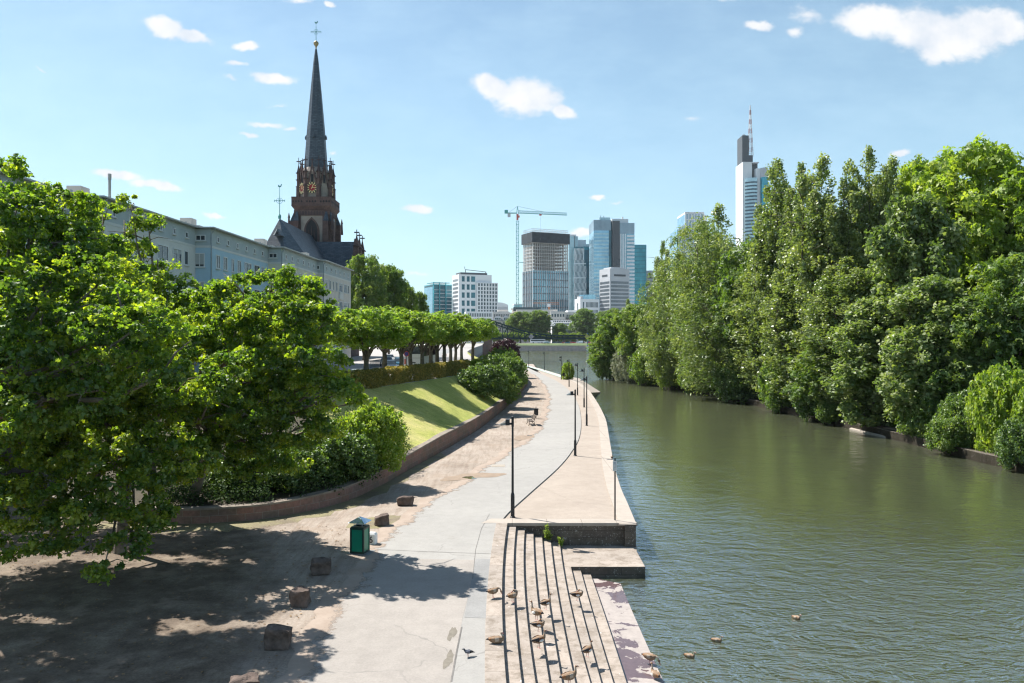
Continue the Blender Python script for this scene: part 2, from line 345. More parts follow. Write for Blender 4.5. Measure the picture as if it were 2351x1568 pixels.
def ribbon(name, pts, zb, zt, th, mats, parent=None, side=1, cap=None):
    # a wall that follows a line; pts [(x, y[, ztop])]; th metres towards the left of travel * side
    mb = MB(); u = 0; L = []
    n = len(pts)
    for i, p in enumerate(pts):
        a = pts[max(i - 1, 0)]; b = pts[min(i + 1, n - 1)]; dx, dy = b[0] - a[0], b[1] - a[1]; h = math.hypot(dx, dy)
        nx, ny = -dy / h * side, dx / h * side
        if i: u += math.hypot(p[0] - pts[i - 1][0], p[1] - pts[i - 1][1])
        L.append((p[0], p[1], p[0] + nx * th, p[1] + ny * th, u, p[2] if len(p) > 2 else zt))
    def f(q, uv, m=0):
        mb.face(q, m, uv)
    for a, b in zip(L, L[1:]):
        za, zb2 = a[5], b[5]
        q = [(a[0], a[1], zb), (b[0], b[1], zb), (b[0], b[1], zb2), (a[0], a[1], za)]; uv = [(a[4], zb), (b[4], zb), (b[4], zb2), (a[4], za)]
        r = [(a[2], a[3], zb), (b[2], b[3], zb), (b[2], b[3], zb2), (a[2], a[3], za)]
        t = [(a[0], a[1], za), (b[0], b[1], zb2), (b[2], b[3], zb2), (a[2], a[3], za)]; tuv = [(a[4], 0), (b[4], 0), (b[4], th), (a[4], th)]
        if side < 0: f(q[::-1], uv[::-1]); f(r, uv); f(t[::-1], tuv[::-1], 1 if cap else 0)
        else: f(q, uv); f(r[::-1], uv[::-1]); f(t, tuv, 1 if cap else 0)
    for a in (L[0], L[-1]):
        f([(a[0], a[1], zb), (a[2], a[3], zb), (a[2], a[3], a[5]), (a[0], a[1], a[5])], [(0, zb), (th, zb), (th, a[5]), (0, a[5])])
    return mb.build(name, mats, parent)
# ------------------------------------------------------------------ camera, sun, sky
cam = bpy.data.cameras.new('camera'); co_ = bpy.data.objects.new('camera', cam); COL.objects.link(co_)
co_.location = (0, 0, EYE); co_.rotation_euler = (PI / 2, 0, 0)
cam.sensor_width = 36; cam.lens = 36 * F / 2351; cam.shift_y = -9 / 2351; cam.clip_start = .1; cam.clip_end = 9000
SC.camera = co_
SC.view_settings.view_transform = 'Standard'; SC.view_settings.look = 'None'; SC.view_settings.gamma = 1
SC.view_settings.exposure = EXPO
SC.cycles.max_bounces = 6; SC.cycles.diffuse_bounces = 3; SC.cycles.glossy_bounces = 3; SC.cycles.transmission_bounces = 4
SC.cycles.transparent_max_bounces = 8; SC.cycles.caustics_reflective = False; SC.cycles.caustics_refractive = False
SC.cycles.sample_clamp_indirect = 6; SC.cycles.use_adaptive_sampling = True; SC.cycles.adaptive_threshold = .02
EL = math.radians(52); SDIR = Vector((-.8 * math.cos(EL), .6 * math.cos(EL), math.sin(EL)))
sd = bpy.data.lights.new('sun', 'SUN'); sd.energy = 5; sd.angle = math.radians(.5); sd.color = (1, .955, .89)
SC.cycles.filter_width = 1.25; so = bpy.data.objects.new('sun', sd); COL.objects.link(so); so.rotation_euler = (-SDIR).to_track_quat('-Z', 'Y').to_euler(); so.location = (-60, 40, 90)
W = bpy.data.worlds.new('World'); SC.world = W; W.use_nodes = True; nt = W.node_tree; N = nt.nodes; L = nt.links; N.clear()
out = N.new('ShaderNodeOutputWorld'); bg = N.new('ShaderNodeBackground'); bg.inputs[1].default_value = SKYS; L.new(bg.outputs[0], out.inputs[0])
sky = N.new('ShaderNodeTexSky'); sky.sky_type = 'NISHITA'; sky.sun_disc = False; sky.sun_elevation = EL; sky.sun_rotation = math.atan2(-.8, .6)
sky.altitude = 100; sky.air_density = 1.0; sky.dust_density = .6; sky.ozone_density = 1.6
tc = N.new('ShaderNodeTexCoord')
def wm(op, a, b=None, c=None, clamp=False):
    m_ = N.new('ShaderNodeMath'); m_.operation = op; m_.use_clamp = clamp
    for k_, v_ in enumerate((a, b, c)):
        if v_ is None: continue
        if isinstance(v_, (int, float)): m_.inputs[k_].default_value = v_
        else: L.new(v_, m_.inputs[k_])
    return m_.outputs[0]
sep = N.new('ShaderNodeSeparateXYZ'); L.new(tc.outputs['Generated'], sep.inputs[0])
yy = wm('MAXIMUM', sep.outputs[1], .05)
cmb = N.new('ShaderNodeCombineXYZ'); L.new(wm('DIVIDE', sep.outputs[0], yy), cmb.inputs[0]); L.new(wm('DIVIDE', sep.outputs[2], yy), cmb.inputs[1])
def wnoise(scale, det, ro=.6, v=None, sc3=None):
    t_ = N.new('ShaderNodeTexNoise'); t_.inputs['Scale'].default_value = scale; t_.inputs['Detail'].default_value = det; t_.inputs['Roughness'].default_value = ro
    s_ = v or cmb.outputs[0]
    if sc3:
        mp_ = N.new('ShaderNodeMapping'); mp_.inputs['Scale'].default_value = sc3; L.new(s_, mp_.inputs[0]); s_ = mp_.outputs[0]
    L.new(s_, t_.inputs['Vector']); return t_
nz = wnoise(22, 5, .6); vs = N.new('ShaderNodeVectorMath'); vs.operation = 'SUBTRACT'; L.new(nz.outputs['Color'], vs.inputs[0]); vs.inputs[1].default_value = (.5, .5, .5)
vsc = N.new('ShaderNodeVectorMath'); vsc.operation = 'SCALE'; L.new(vs.outputs[0], vsc.inputs[0]); vsc.inputs['Scale'].default_value = .022
va = N.new('ShaderNodeVectorMath'); va.operation = 'ADD'; L.new(cmb.outputs[0], va.inputs[0]); L.new(vsc.outputs[0], va.inputs[1])
clouds = [  # px, py, half width, half height, tilt in degrees, strength
 (375, 62, 55, 28, 15, 1), (440, 85, 55, 16, 12, .9), (565, 110, 36, 12, 0, .8), (630, 181, 60, 17, 6, .9), (540, 148, 32, 7, 5, .45), (530, 180, 25, 7, 20, .35),
 (610, 288, 50, 9, 5, .55), (660, 297, 24, 7, 0, .5), (570, 312, 22, 8, 5, .5), (270, 400, 68, 13, 8, .8), (355, 425, 75, 12, 10, .85), (490, 495, 30, 7, 0, .8),
 (1140, 205, 75, 30, 20, 1), (1210, 225, 90, 48, 5, 1), (1290, 255, 38, 20, 20, .9), (960, 480, 42, 10, 3, .95), (1738, 57, 42, 15, 5, .85), (1825, 72, 26, 16, 15, .6), (1850, 30, 50, 24, 10, .4),
 (2010, 45, 95, 42, 0, 1), (2150, 75, 150, 62, 12, 1), (2270, 60, 110, 50, 5, 1), (2150, 125, 55, 26, 5, .85), (2063, 354, 30, 11, -5, .8), (1368, 449, 20, 7, 0, .8), (1335, 534, 30, 11, 0, .85), (1590, 272, 20, 9, 0, .35),
 (755, 10, 14, 8, 20, .7), (765, 352, 13, 6, 0, .4), (960, 630, 50, 7, 0, .35), (1410, 460, 24, 5, 0, .3), (95, 160, 18, 3, 35, .4), (640, 243, 30, 6, 0, .3), (690, 4, 40, 9, 0, .5), (1650, -5, 60, 8, 0, .35)]
acc = None
for (cx_, cy_, a_, b_, ti, st) in clouds:
    mp_ = N.new('ShaderNodeMapping'); mp_.vector_type = 'TEXTURE'
    mp_.inputs['Location'].default_value = ((cx_ - CX) / F, (HY - cy_) / F, 0); mp_.inputs['Rotation'].default_value = (0, 0, -math.radians(ti))
    mp_.inputs['Scale'].default_value = (a_ / F, b_ / F, 1); L.new(va.outputs[0], mp_.inputs[0])
    ln = N.new('ShaderNodeVectorMath'); ln.operation = 'LENGTH'; L.new(mp_.outputs[0], ln.inputs[0])
    e_ = wm('MULTIPLY', wm('SUBTRACT', 1.12, ln.outputs['Value']), st)
    acc = e_ if acc is None else wm('SMOOTH_MAX', acc, e_, .12) if False else wm('MAXIMUM', acc, e_)
n2 = wnoise(38, 7, .62, sc3=(1, 1.5, 1)); n3 = wnoise(9, 5, .6, sc3=(1, 2.2, 1))
den = wm('ADD', wm('MULTIPLY', acc, 3.1), wm('MULTIPLY', wm('SUBTRACT', n2.outputs['Fac'], .5), 2.6))
mr = N.new('ShaderNodeMapRange'); mr.interpolation_type = 'SMOOTHERSTEP'; mr.inputs['From Min'].default_value = -.05; mr.inputs['From Max'].default_value = 1.95; L.new(wm('MULTIPLY', den, wm('GREATER_THAN', acc, .0)), mr.inputs[0])
# high thin veil, a little more towards the horizon
veil = wm('MULTIPLY', wm('MULTIPLY', wm('SUBTRACT', n3.outputs['Fac'], .38, clamp=True), 1.0), .4)
mx = N.new('ShaderNodeMix'); mx.data_type = 'RGBA'; L.new(veil, mx.inputs[0]); L.new(sky.outputs[0], mx.inputs[6]); mx.inputs[7].default_value = (7.6, 8.6, 9.4, 1)
hz = N.new('ShaderNodeMapRange'); hz.inputs['From Min'].default_value = 0; hz.inputs['From Max'].default_value = .62; hz.inputs['To Min'].default_value = SKYH; hz.inputs['To Max'].default_value = .0; L.new(sep.outputs[2], hz.inputs[0])
mh = N.new('ShaderNodeMix'); mh.data_type = 'RGBA'; L.new(hz.outputs[0], mh.inputs[0]); L.new(mx.outputs[2], mh.inputs[6]); mh.inputs[7].default_value = (6.6, 8.6, 9.8, 1)
cr_ = ramp(N, None, [(.36, (5.9, 6.4, 7.1)), (.56, (7.5, 7.55, 7.7))]); L.new(wnoise(16, 4, .55).outputs['Fac'], cr_.inputs[0])
mc = N.new('ShaderNodeMix'); mc.data_type = 'RGBA'; L.new(mr.outputs[0], mc.inputs[0]); L.new(mh.outputs[2], mc.inputs[6]); L.new(cr_.outputs[0], mc.inputs[7])
tn = N.new('ShaderNodeMix'); tn.data_type = 'RGBA'; tn.blend_type = 'MULTIPLY'; tn.inputs[0].default_value = 1; L.new(mh.outputs[2], tn.inputs[6]); tn.inputs[7].default_value = SKYT
L.new(tn.outputs[2], mc.inputs[6]); L.new(mc.outputs[2], bg.inputs[0])

# ------------------------------------------------------------------ ground, river, banks
poly_sheet('river_bed', [(-4000, -500), (4000, -500), (4000, 3000), (-4000, 3000)], WATER - .8, 'algae') ; bpy.data.objects['river_bed'].data.materials[0] = plain('river_silt', (.15, .145, .065), .9, 0, .25, .08)
m = Mt('river_water'); m.n.remove(m.b)
g = m.geo()
nA = m.noise(1.1, 3, .55, g, 1.2, (.95, 1.35, 1)); nE = m.noise(.5, 2, .5, g, 1.5, (.7, 1.4, 1)); nB = m.noise(3.4, 2, .5, g, 1.4, (.9, 1.35, 1)); nC = m.noise(.16, 3, .5, g, .4); nD = m.noise(.035, 3, .5, g)
sy_ = m.n.new('ShaderNodeSeparateXYZ'); m.link(g, sy_.inputs[0]); mp_ = m.n.new('ShaderNodeMapRange'); mp_.interpolation_type = 'SMOOTHSTEP'; mp_.inputs['From Min'].default_value = 24; mp_.inputs['From Max'].default_value = 52; mp_.inputs['To Min'].default_value = 1.7; mp_.inputs['To Max'].default_value = .34; m.link(sy_.outputs[1], mp_.inputs[0])
mf_ = m.n.new('ShaderNodeMapRange'); mf_.inputs['From Min'].default_value = 120; mf_.inputs['From Max'].default_value = 210; mf_.inputs['To Min'].default_value = 1; mf_.inputs['To Max'].default_value = 2.2; m.link(sy_.outputs[1], mf_.inputs[0])
amp = m.math('MULTIPLY', m.math('MULTIPLY', m.rmp(nD, [(.35, (.5,) * 3), (.65, (1.0,) * 3)]), mp_.outputs[0]), mf_.outputs[0])
h = m.math('ADD', m.math('MULTIPLY', nA, .62), m.math('MULTIPLY', nB, .24)); h = m.math('ADD', m.math('MULTIPLY', m.math('ADD', h, m.math('MULTIPLY', nE, .55)), amp), m.math('MULTIPLY', nC, .6))
b = m.n.new('ShaderNodeBump'); b.inputs['Strength'].default_value = 1; b.inputs['Distance'].default_value = .2; m.link(h, b.inputs['Height'])
fr = m.n.new('ShaderNodeFresnel'); fr.inputs['IOR'].default_value = 1.36; m.link(b.outputs[0], fr.inputs['Normal'])
gl = m.n.new('ShaderNodeBsdfGlossy'); gl.inputs['Roughness'].default_value = .035; m.link(b.outputs[0], gl.inputs['Normal'])
tr = m.n.new('ShaderNodeBsdfTransparent'); tr.inputs[0].default_value = (.86, .90, .70, 1)
df = m.n.new('ShaderNodeBsdfDiffuse'); df.inputs[0].default_value = (.145, .165, .098, 1)
mt_ = m.n.new('ShaderNodeMixShader'); mt_.inputs[0].default_value = .55; m.link(tr.outputs[0], mt_.inputs[1]); m.link(df.outputs[0], mt_.inputs[2])
mx_ = m.n.new('ShaderNodeMixShader'); m.link(m.math('MINIMUM', m.math('MULTIPLY', fr.outputs[0], WFR), .70), mx_.inputs[0]); m.link(mt_.outputs[0], mx_.inputs[1]); m.link(gl.outputs[0], mx_.inputs[2]); m.link(mx_.outputs[0], m.out.inputs[0]); M['water'] = m.m
poly_sheet('river_water', [(-400, -150), (3000, -150), (3000, 700), (-400, 700)], WATER, 'water')

quay = [(5.5, 8), (5.6, 20), P(1460, 1204), P(1439.9, 1155.9), P(1422.7, 1115.7), P(1407.4, 1060.2), P(1396, 993.3), P(1390, 962.6), P(1376.8, 933.9), P(1364, 913)]
quay = [(p[0], p[1]) for p in quay]
edgeN = quay[2:]                                              # curve of the quay from the wall over the steps onwards
edge = smoothline(edgeN, 4)
jog = [P(1353, 897)[:2], P(1340, 885)[:2], P(1318, 873)[:2], P(1291, 861.5)[:2], P(1240, 846)[:2], P(1199, 835.3)[:2], (-4, 285), (-13, 310), (-15, 332), (-17, 560)]
path_r = [P(*p)[:2] for p in [(1115, 1568), (1116, 1480), (1121, 1380), (1131, 1290), (1142, 1215), (1166, 1178), (1215, 1133), (1280, 1075), (1312, 1037), (1330, 1003), (1334, 965), (1328, 930), (1313, 903), (1295, 886), (1275, 873)]]
path_r = [(X(1113, 12), 12)] + path_r
path_l = [P(*p)[:2] for p in [(655, 1568), (735, 1440), (800, 1345), (855, 1265), (945, 1175), (1055, 1110), (1150, 1045), (1215, 1005), (1246, 962), (1256, 925), (1250, 890), (1228, 864), (1206, 846)]]
path_l = [(X(500, 12) , 12)] + path_l
PR = smoothline(path_r, 5); PL = [(p[0] + .12 * math.sin(p[1] * 1.9) + .09 * math.sin(p[1] * 4.7 + 1) + .15 * math.sin(p[1] * .7), p[1]) for p in smoothline(path_l, 9)]
farend = [P(1196, 837)[:2]]
# base of the promenade, dirt
rimR = [(5.4, 6), (5.4, 12)]
D0 = 36.5                                                      # the cross wall at the head of the steps
xw = P(1460, 1204)[0]
base = [(-.75, 6)] + [p for p in PR if p[1] < D0 - .3] + [(PR[[i for i, p in enumerate(PR) if p[1] >= D0 - .3][0]][0], D0 - .3)]
mid = [((a[0] * .5 + b[0] * .5), a[1]) for a, b in [(p, min(PL, key=lambda q: abs(q[1] - p[1]))) for p in PR if p[1] > D0 - .3]]
prom = [(-90, 6)] + [(p[0] - .05, p[1]) for p in PR if p[1] < D0 - .2] + mid + [farend[0], (3.1, 256), (-4.1, 284), (-13.1, 309), (-90, 309)]
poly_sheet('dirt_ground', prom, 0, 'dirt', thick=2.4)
ter = mid[:1] + [(.2, D0 + .02)]
terr = [(-1.3, D0 + .05)] + [(xw - .1, D0 + .05)] + [(p[0] - .25, p[1]) for p in edge] + [(p[0] - .2, p[1]) for p in jog[:6]] + mid[::-1]
def strip_mesh(ys, fl, fr, z, dep):
    mb = MB()
    for a, b in zip(ys, ys[1:]):
        mb.face([(fl(a), a, z), (fr(a), a, z), (fr(b), b, z), (fl(b), b, z)])
        mb.face([(fr(a), a, z - dep), (fr(b), b, z - dep), (fr(b), b, z), (fr(a), a, z)]); mb.face([(fl(b), b, z - dep), (fl(a), a, z - dep), (fl(a), a, z), (fl(b), b, z)])
    a = ys[0]; mb.face([(fl(a), a, z - dep), (fr(a), a, z - dep), (fr(a), a, z), (fl(a), a, z)]); return mb
def lini(pts): xs_ = [p[1] for p in pts]; vs_ = [p[0] for p in pts]; return lambda y: float(np.interp(y, xs_, vs_))
fmid = lini([(-1.3, D0 - 1)] + sorted(mid, key=lambda p: p[1])); fed = lini(edge + jog[:6]); fPR = lini(PR + farend); fPL = lini(PL + farend)
ysT = sorted(set([D0 + .05] + [p[1] for p in edge + jog[:6] if p[1] > D0 + .1] + [p[1] for p in PR if p[1] > D0 + .1]))
struct('gravel_terrace', strip_mesh(ysT, fmid, lambda y: fed(y) - .25, -.06, 2.2), 'gravel')
pp = PL + farend + PR[::-1]
ysP = sorted(set([p[1] for p in PL + PR] + [farend[0][1]])); mb = strip_mesh(ysP, fPL, fPR, .0065, .12); struct('asphalt_path', mb, 'asphalt')
# older pinkish asphalt field in front of the pale strip
old = [p for p in PL if p[1] < 30.6] + [(X(845, 30.7), 30.7), P(1090, 1286)[:2], P(1085, 1330)[:2], P(1062, 1420)[:2], P(1035, 1568)[:2], (X(1020, 14), 14), (X(1000, 12.2), 12.2)]
old = [(p[0] + (.3 if i < len([q for q in PL if q[1] < 30.6]) else 0), p[1]) for i, p in enumerate(old)]
mb = MB(); mb.prism(old, -.10, .0105); struct('old_asphalt', mb, 'asphalt_old')
# drainage seam and mossy strip along the foot of the low wall
wall_pts = [P(*p)[:2] for p in [(398, 1203), (500, 1200), (600, 1192), (700, 1175), (800, 1149), (880, 1112), (940, 1078), (1000, 1045), (1050, 1016), (1100, 985), (1145, 950), (1180, 920), (1203, 893), (1209, 876)]]
wall_pts = [(-23, 39.2), (-19, 37.2)] + wall_pts + [(0.5, 186), (-4, 215), (-9, 250)]
WP = smoothline(wall_pts, 5)
def wtop(p): 
    d = p[1]; return .62 if d < 38 else min(1.15, .62 + (d - 38) / 22 * .55)
WPz = [(p[0], p[1], wtop(p)) for p in WP]
moss = [(p[0], p[1] - .02) for p in WP if p[1] < 60] ; moss = moss + [(p[0] + .55 + .25 * math.sin(i * 1.7), p[1] - 1.6 + .3 * math.sin(i * 2.3)) for i, p in enumerate(moss)][::-1]
poly_sheet('mossy_ground', moss, .004, 'mossy')
ow = ribbon('low_wall', WPz, -.1, .8, .42, ['redwall', 'coping'], cap=True, side=1); tag(ow, 'long low curved red sandstone wall between dirt path and lawn', 'low wall')
mb = MB()
oc = None
copz = [(p[0] + .0, p[1], p[2]) for p in WPz]
mb = MB(); u = 0
for a, b in zip(copz, copz[1:]):
    dx, dy = b[0] - a[0], b[1] - a[1]; h = math.hypot(dx, dy); nx, ny = -dy / h, dx / h
    o1 = -.05; o2 = .48
    A = [(a[0] + nx * o1, a[1] + ny * o1), (b[0] + nx * o1, b[1] + ny * o1), (b[0] + nx * o2, b[1] + ny * o2), (a[0] + nx * o2, a[1] + ny * o2)]
    zs = [a[2], b[2], b[2], a[2]]
    mb.face([(A[k][0], A[k][1], zs[k] + .09) for k in range(4)], 0, [(u, 0), (u + h, 0), (u + h, .5), (u, .5)])
    mb.face([(A[0][0], A[0][1], zs[0] + .003), (A[1][0], A[1][1], zs[1] + .003), (A[1][0], A[1][1], zs[1] + .09), (A[0][0], A[0][1], zs[0] + .09)], 0, [(u, 0), (u + h, 0), (u + h, .09), (u, .09)])
    u += h
cp = mb.build('coping', plain('weathered_coping', (.22, .185, .15), .9, 0, .3, 1.5, .01), ow)
# slope between the low wall and the street
UP = smoothline([(-30, 50), (-23.4, 57.4), (-15.5, 62.5), (-12.4, 65.5), (-9.5, 77), (-5.6, 92.5), (-4, 112), (-5, 135), (-8, 165), (-14, 240), (-16, 330), (-18, 560)], 6)
lo = WPz; n_ = len(lo)
def resample(pts, n):
    s = [0]
    for a, b in zip(pts, pts[1:]): s.append(s[-1] + math.hypot(b[0] - a[0], b[1] - a[1]))
    r = []
    for k in range(n):
        t = s[-1] * k / (n - 1); i = max(j for j in range(len(s)) if s[j] <= t + 1e-9); i = min(i, len(pts) - 2)
        f = (t - s[i]) / max(1e-6, s[i + 1] - s[i]); r.append(tuple(pts[i][c] * (1 - f) + pts[i + 1][c] * f for c in range(len(pts[0]))))
    return r
pairs = [((-23, 39.2, .62), (-30, 50)), ((-19, 37.2, .62), (-27, 53)), ((-15.5, 36.6, .62), (-23.4, 57.4)), ((-11.7, 37.3, .62), (-20, 60)), ((-8.5, 41.5, .7), (-15.5, 62.5)), ((-7.45, 46.1, .83), (-12.4, 65.5)), ((-5.5, 57.6, 1.1), (-9.9, 75.5)),
         ((-3.05, 74, 1.15), (-6.7, 88)), ((.26, 107, 1.15), (-4, 112)), ((2.0, 131.7, 1.15), (-5, 135)), ((2.9, 163.6, 1.15), (-8, 165)), ((.5, 186, 1.15), (-10, 190)), ((-4, 215, 1.15), (-12, 215)), ((-9, 250, 1.15), (-14, 250))]
SL = []
for i in range(len(pairs) - 1):
    for j in range(6):
        t = j / 6; a, b = pairs[i], pairs[i + 1]
        lowp = tuple(a[0][c] * (1 - t) + b[0][c] * t for c in range(3)); upp = tuple(a[1][c] * (1 - t) + b[1][c] * t for c in range(2))
        q = min(WPz, key=lambda w: abs(w[1] - lowp[1]) + (0 if lowp[1] > 37.6 else 5 * abs(w[0] - lowp[0])))
        SL.append(((lowp[0] * .3 + q[0] * .7 - .15, lowp[1] + .05, lowp[2] + .03), upp))
def slope_z(t, z0): return z0 + (STREET - z0) * (t ** 1.15)
mb = MB(); K = 10
for i in range(len(SL) - 1):
    for k in range(K):
        qs = []
        for (s, t) in ((SL[i], k / K), (SL[i + 1], k / K), (SL[i + 1], (k + 1) / K), (SL[i], (k + 1) / K)):
            (x0, y0, z0), (x1, y1) = s
            qs.append((x0 + (x1 - x0) * t, y0 + (y1 - y0) * t, slope_z(t, z0)))
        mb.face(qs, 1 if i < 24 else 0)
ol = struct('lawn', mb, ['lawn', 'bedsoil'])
street = [(-400, 36), (-41, 36), (-31, 48), (-23.4, 57.4), (-15.5, 62.5), (-12.4, 65.5), (-9.9, 75.5), (-6.7, 88), (-4, 112), (-5, 135), (-8, 165), (-12, 215), (-14, 250), (-16, 330), (-18, 560), (-400, 560)]
poly_sheet('street_ground', street, STREET, plain('pavement_slabs', (.34, .32, .30), .9, 0, .12, .8), thick=4)
road = [(-26.5, 40), (-20.5, 62), (-16.5, 80), (-13, 110), (-13.5, 150), (-17, 200), (-20, 300), (-26, 300), (-22, 200), (-20.5, 150), (-20.5, 110), (-23, 80), (-26.8, 62), (-33, 48)]
poly_sheet('road', road, STREET + .004, 'road')
ob = ribbon('retaining_wall', [(-60, 12), (-41, 36), (-31, 48), (-23.4, 57.4), (-19.5, 60)], -.1, STREET + .15, .6, 'bigwall', side=1); tag(ob, 'tall dark red stone retaining wall under the street behind the big maple', 'retaining wall')
# railing on the retaining wall
rl = thing('railing', 'black iron railing on top of the tall retaining wall', 'railing')
fp = [(-41.2, 36.2), (-31.2, 48.2), (-23.6, 57.6), (-19.7, 60.2)]
mb = MB(); pb = MB()
for a, b in zip(fp, fp[1:]):
    n = int(math.hypot(b[0] - a[0], b[1] - a[1]) / .14)
    for z in (.22, 1.15): mb.bar((a[0], a[1], STREET + .15 + z), (b[0], b[1], STREET + .15 + z), .05, .04)
    for k in range(n):
        x, y = a[0] + (b[0] - a[0]) * k / n, a[1] + (b[1] - a[1]) * k / n
        mb.box(x - .012, y - .012, STREET + .2, x + .012, y + .012, STREET + 1.33)
        if k % 16 == 0: pb = MB(); pb.box(x - .04, y - .04, STREET + .1, x + .04, y + .04, STREET + 1.45); pb.build('post', 'black', rl)
mb.build('rail', 'black', rl)
# quay edge coping and walls
E2 = edge + jog
oq = ribbon('quay_wall', [(p[0], p[1]) for p in E2], -2.4, -.02, .5, 'darkwall', side=1); tag(oq, 'stone quay wall along the river below the gravel terrace', 'quay wall')
mb = MB(); u = 0
for i, (a, b) in enumerate(zip(E2, E2[1:])):
    dx, dy = b[0] - a[0], b[1] - a[1]; h = math.hypot(dx, dy) 
    wd = .75 if a[1] < 180 else 1.3
    def nrm(j):
        p, q = E2[max(j - 1, 0)], E2[min(j + 1, len(E2) - 1)]; ex, ey = q[0] - p[0], q[1] - p[1]; hh = math.hypot(ex, ey); return -ey / hh, ex / hh
    n1, n2 = nrm(i), nrm(i + 1)
    mb.hexa([(a[0], a[1], -.055), (b[0], b[1], -.055), (b[0] + n2[0] * wd, b[1] + n2[1] * wd, -.055), (a[0] + n1[0] * wd, a[1] + n1[1] * wd, -.055)][::1],
            [(a[0] + .03, a[1], .0), (b[0] + .03, b[1], .0), (b[0] + n2[0] * wd, b[1] + n2[1] * wd, .0), (a[0] + n1[0] * wd, a[1] + n1[1] * wd, .0)])
    u += h
mb.build('coping', 'coping', oq)
sa, sb, sc_, sd2, se = P(1353, 898)[:2] + (-.25,), P(1379, 900, -1.40), P(1330, 868.5, -1.40), P(1293, 862)[:2] + (-.02,), P(1335, 883)[:2] + (-.02,)
mb = MB(); mb.face([sa, sb, se]); mb.face([se, sb, sc_]); mb.face([se, sc_, sd2]); mb.face([(sa[0], sa[1], -2.2), (sb[0], sb[1], -2.2), sb, sa]); mb.face([(sb[0], sb[1], -2.2), (sc_[0], sc_[1], -2.2), sc_, sb]); struct('quay_spur', mb, 'coping')
# worn seam where dirt has crept over the edge of the path
m = Mt('worn_edge'); sx = m.n.new('ShaderNodeSeparateXYZ'); m.link(m.co('UV'), sx.inputs[0])
f = m.math('ADD', sx.outputs[0], m.math('MULTIPLY', m.math('SUBTRACT', m.noise(1.6, 6, .75), .5), 1.5)); f2 = m.rmp(f, [(.42, (0, 0, 0)), (.62, (1, 1, 1))])
c = m.rmp(m.noise(.8, 5, .7), [(.3, (.27, .21, .165)), (.7, (.38, .31, .255))]); m.set(c, .9, 0, .25); m.link(m.math('SUBTRACT', 1, f2), m.b.inputs['Alpha']); m.bump(m.noise(22, 5, .7), .6, .006)
mb = MB()
for a, b in zip(PL[:-8], PL[1:-7]):
    mb.face([(a[0] - .35, a[1], .0125), (a[0] + .95, a[1], .0125), (b[0] + .95, b[1], .0125), (b[0] - .35, b[1], .0125)], 0, [(0, 0), (1, 0), (1, 1), (0, 1)])
struct('worn_path_edge', mb, m.m)
gl_ = [P(1291, 862.5)[:2], P(1240, 847)[:2], P(1199, 836)[:2], P(1199, 838)[:2], P(1238, 850)[:2], P(1287, 866.5)[:2]]
poly_sheet('painted_strip', gl_, .016, plain('pale_green_paint', (.38, .47, .40), .8, 0, .15, .5))

# ------------------------------------------------------------------ stone steps down to the river
RS = [((330, 180), (283, 870), (320, 1568)), ((405, 205), (390, 870), (455, 1568)), ((480, 235), (487, 870), (575, 1568)), ((555, 268), (595, 870), (695, 1568)),
      ((630, 300), (690, 870), (805, 1568)), ((705, 330), (778, 870), (920, 1568)), ((785, 360), (870, 870), (1050, 1568)), ((880, 560), (956, 870), (1145, 1568)),
      ((965, 590), (1042, 870), (1250, 1568)), ((1050, 620), (1137, 870), (1365, 1568))]
def quad3(pts):
    (a, fa), (b, fb), (c, fc) = pts
    return lambda d: fa * (d - b) * (d - c) / ((a - b) * (a - c)) + fb * (d - a) * (d - c) / ((b - a) * (b - c)) + fc * (d - a) * (d - b) / ((c - a) * (c - b))
RF = []
for k, tri in enumerate(RS):
    pts = []
    for (x, y) in tri:
        w_ = P(*c8(x, y), -k * .146); pts.append((w_[1], w_[0]))
    RF.append(quad3(pts))
slab = [P(*c8(*p), -1.46) for p in [(1310, 705), (1400, 890), (1500, 1150), (1600, 1370), (1690, 1568)]]
slabf = quad3([(slab[0][1], slab[0][0]), (slab[2][1], slab[2][0]), (slab[4][1], slab[4][0])])
st = thing('stone_steps', 'worn pale sandstone steps going down from the path to the river', 'steps')
DM = 33.1; NEAR = 13
lnd = MB(); ds = [NEAR + (D0 - NEAR) * k / 24 for k in range(25)]
lpx = quad3([(P(*c8(240, 150))[1], P(*c8(240, 150))[0]), (P(*c8(150, 800))[1], P(*c8(150, 800))[0]), (P(*c8(132, 1500))[1], P(*c8(132, 1500))[0])])
lnd.prism([(lpx(d), d) for d in ds] + [(RF[0](d), d) for d in ds[::-1]], -2.2, .014)
lnd.build('landing', 'step', st, bevel=.012)
for k in range(1, 10):
    dend = D0 if k <= 6 else DM
    ds = [NEAR + (dend - NEAR) * j / 24 for j in range(25)]
    mb = MB(); mb.prism([(RF[k - 1](d) - .02 * 0, d) for d in ds] + [(RF[k](d), d) for d in ds[::-1]], -2.2, -k * .146)
    if k < 7: pass
    mb.build('tread', 'step', st, bevel=.014)
dst = [DM + (D0 - DM) * j / 6 for j in range(7)]
xr1 = P(*c8(1450, 375), -1.02)[0]; xr0 = P(*c8(1525, 560), -1.02)[0]
pf = [(RF[6](d), d) for d in dst][::-1] + [(RF[7](DM) , DM - .0), (xr0, DM), (xr0 + .02, D0 - 1), (xr1, D0)]
mb = MB(); mb.prism(pf, -2.3, -1.02)
op = mb.build('stone_landing', ['bigwall', 'step'], bevel=.02); tag(op, 'square pale stone landing beside the lower steps at the water', 'landing')
for p_ in op.data.polygons:
    if p_.normal.z > .9: p_.material_index = 1
    else: p_.material_index = 0
op.data.materials[0] = M['darkwall']
hw = thing('head_wall', 'short dark lichen covered stone wall closing the head of the steps', 'wall')
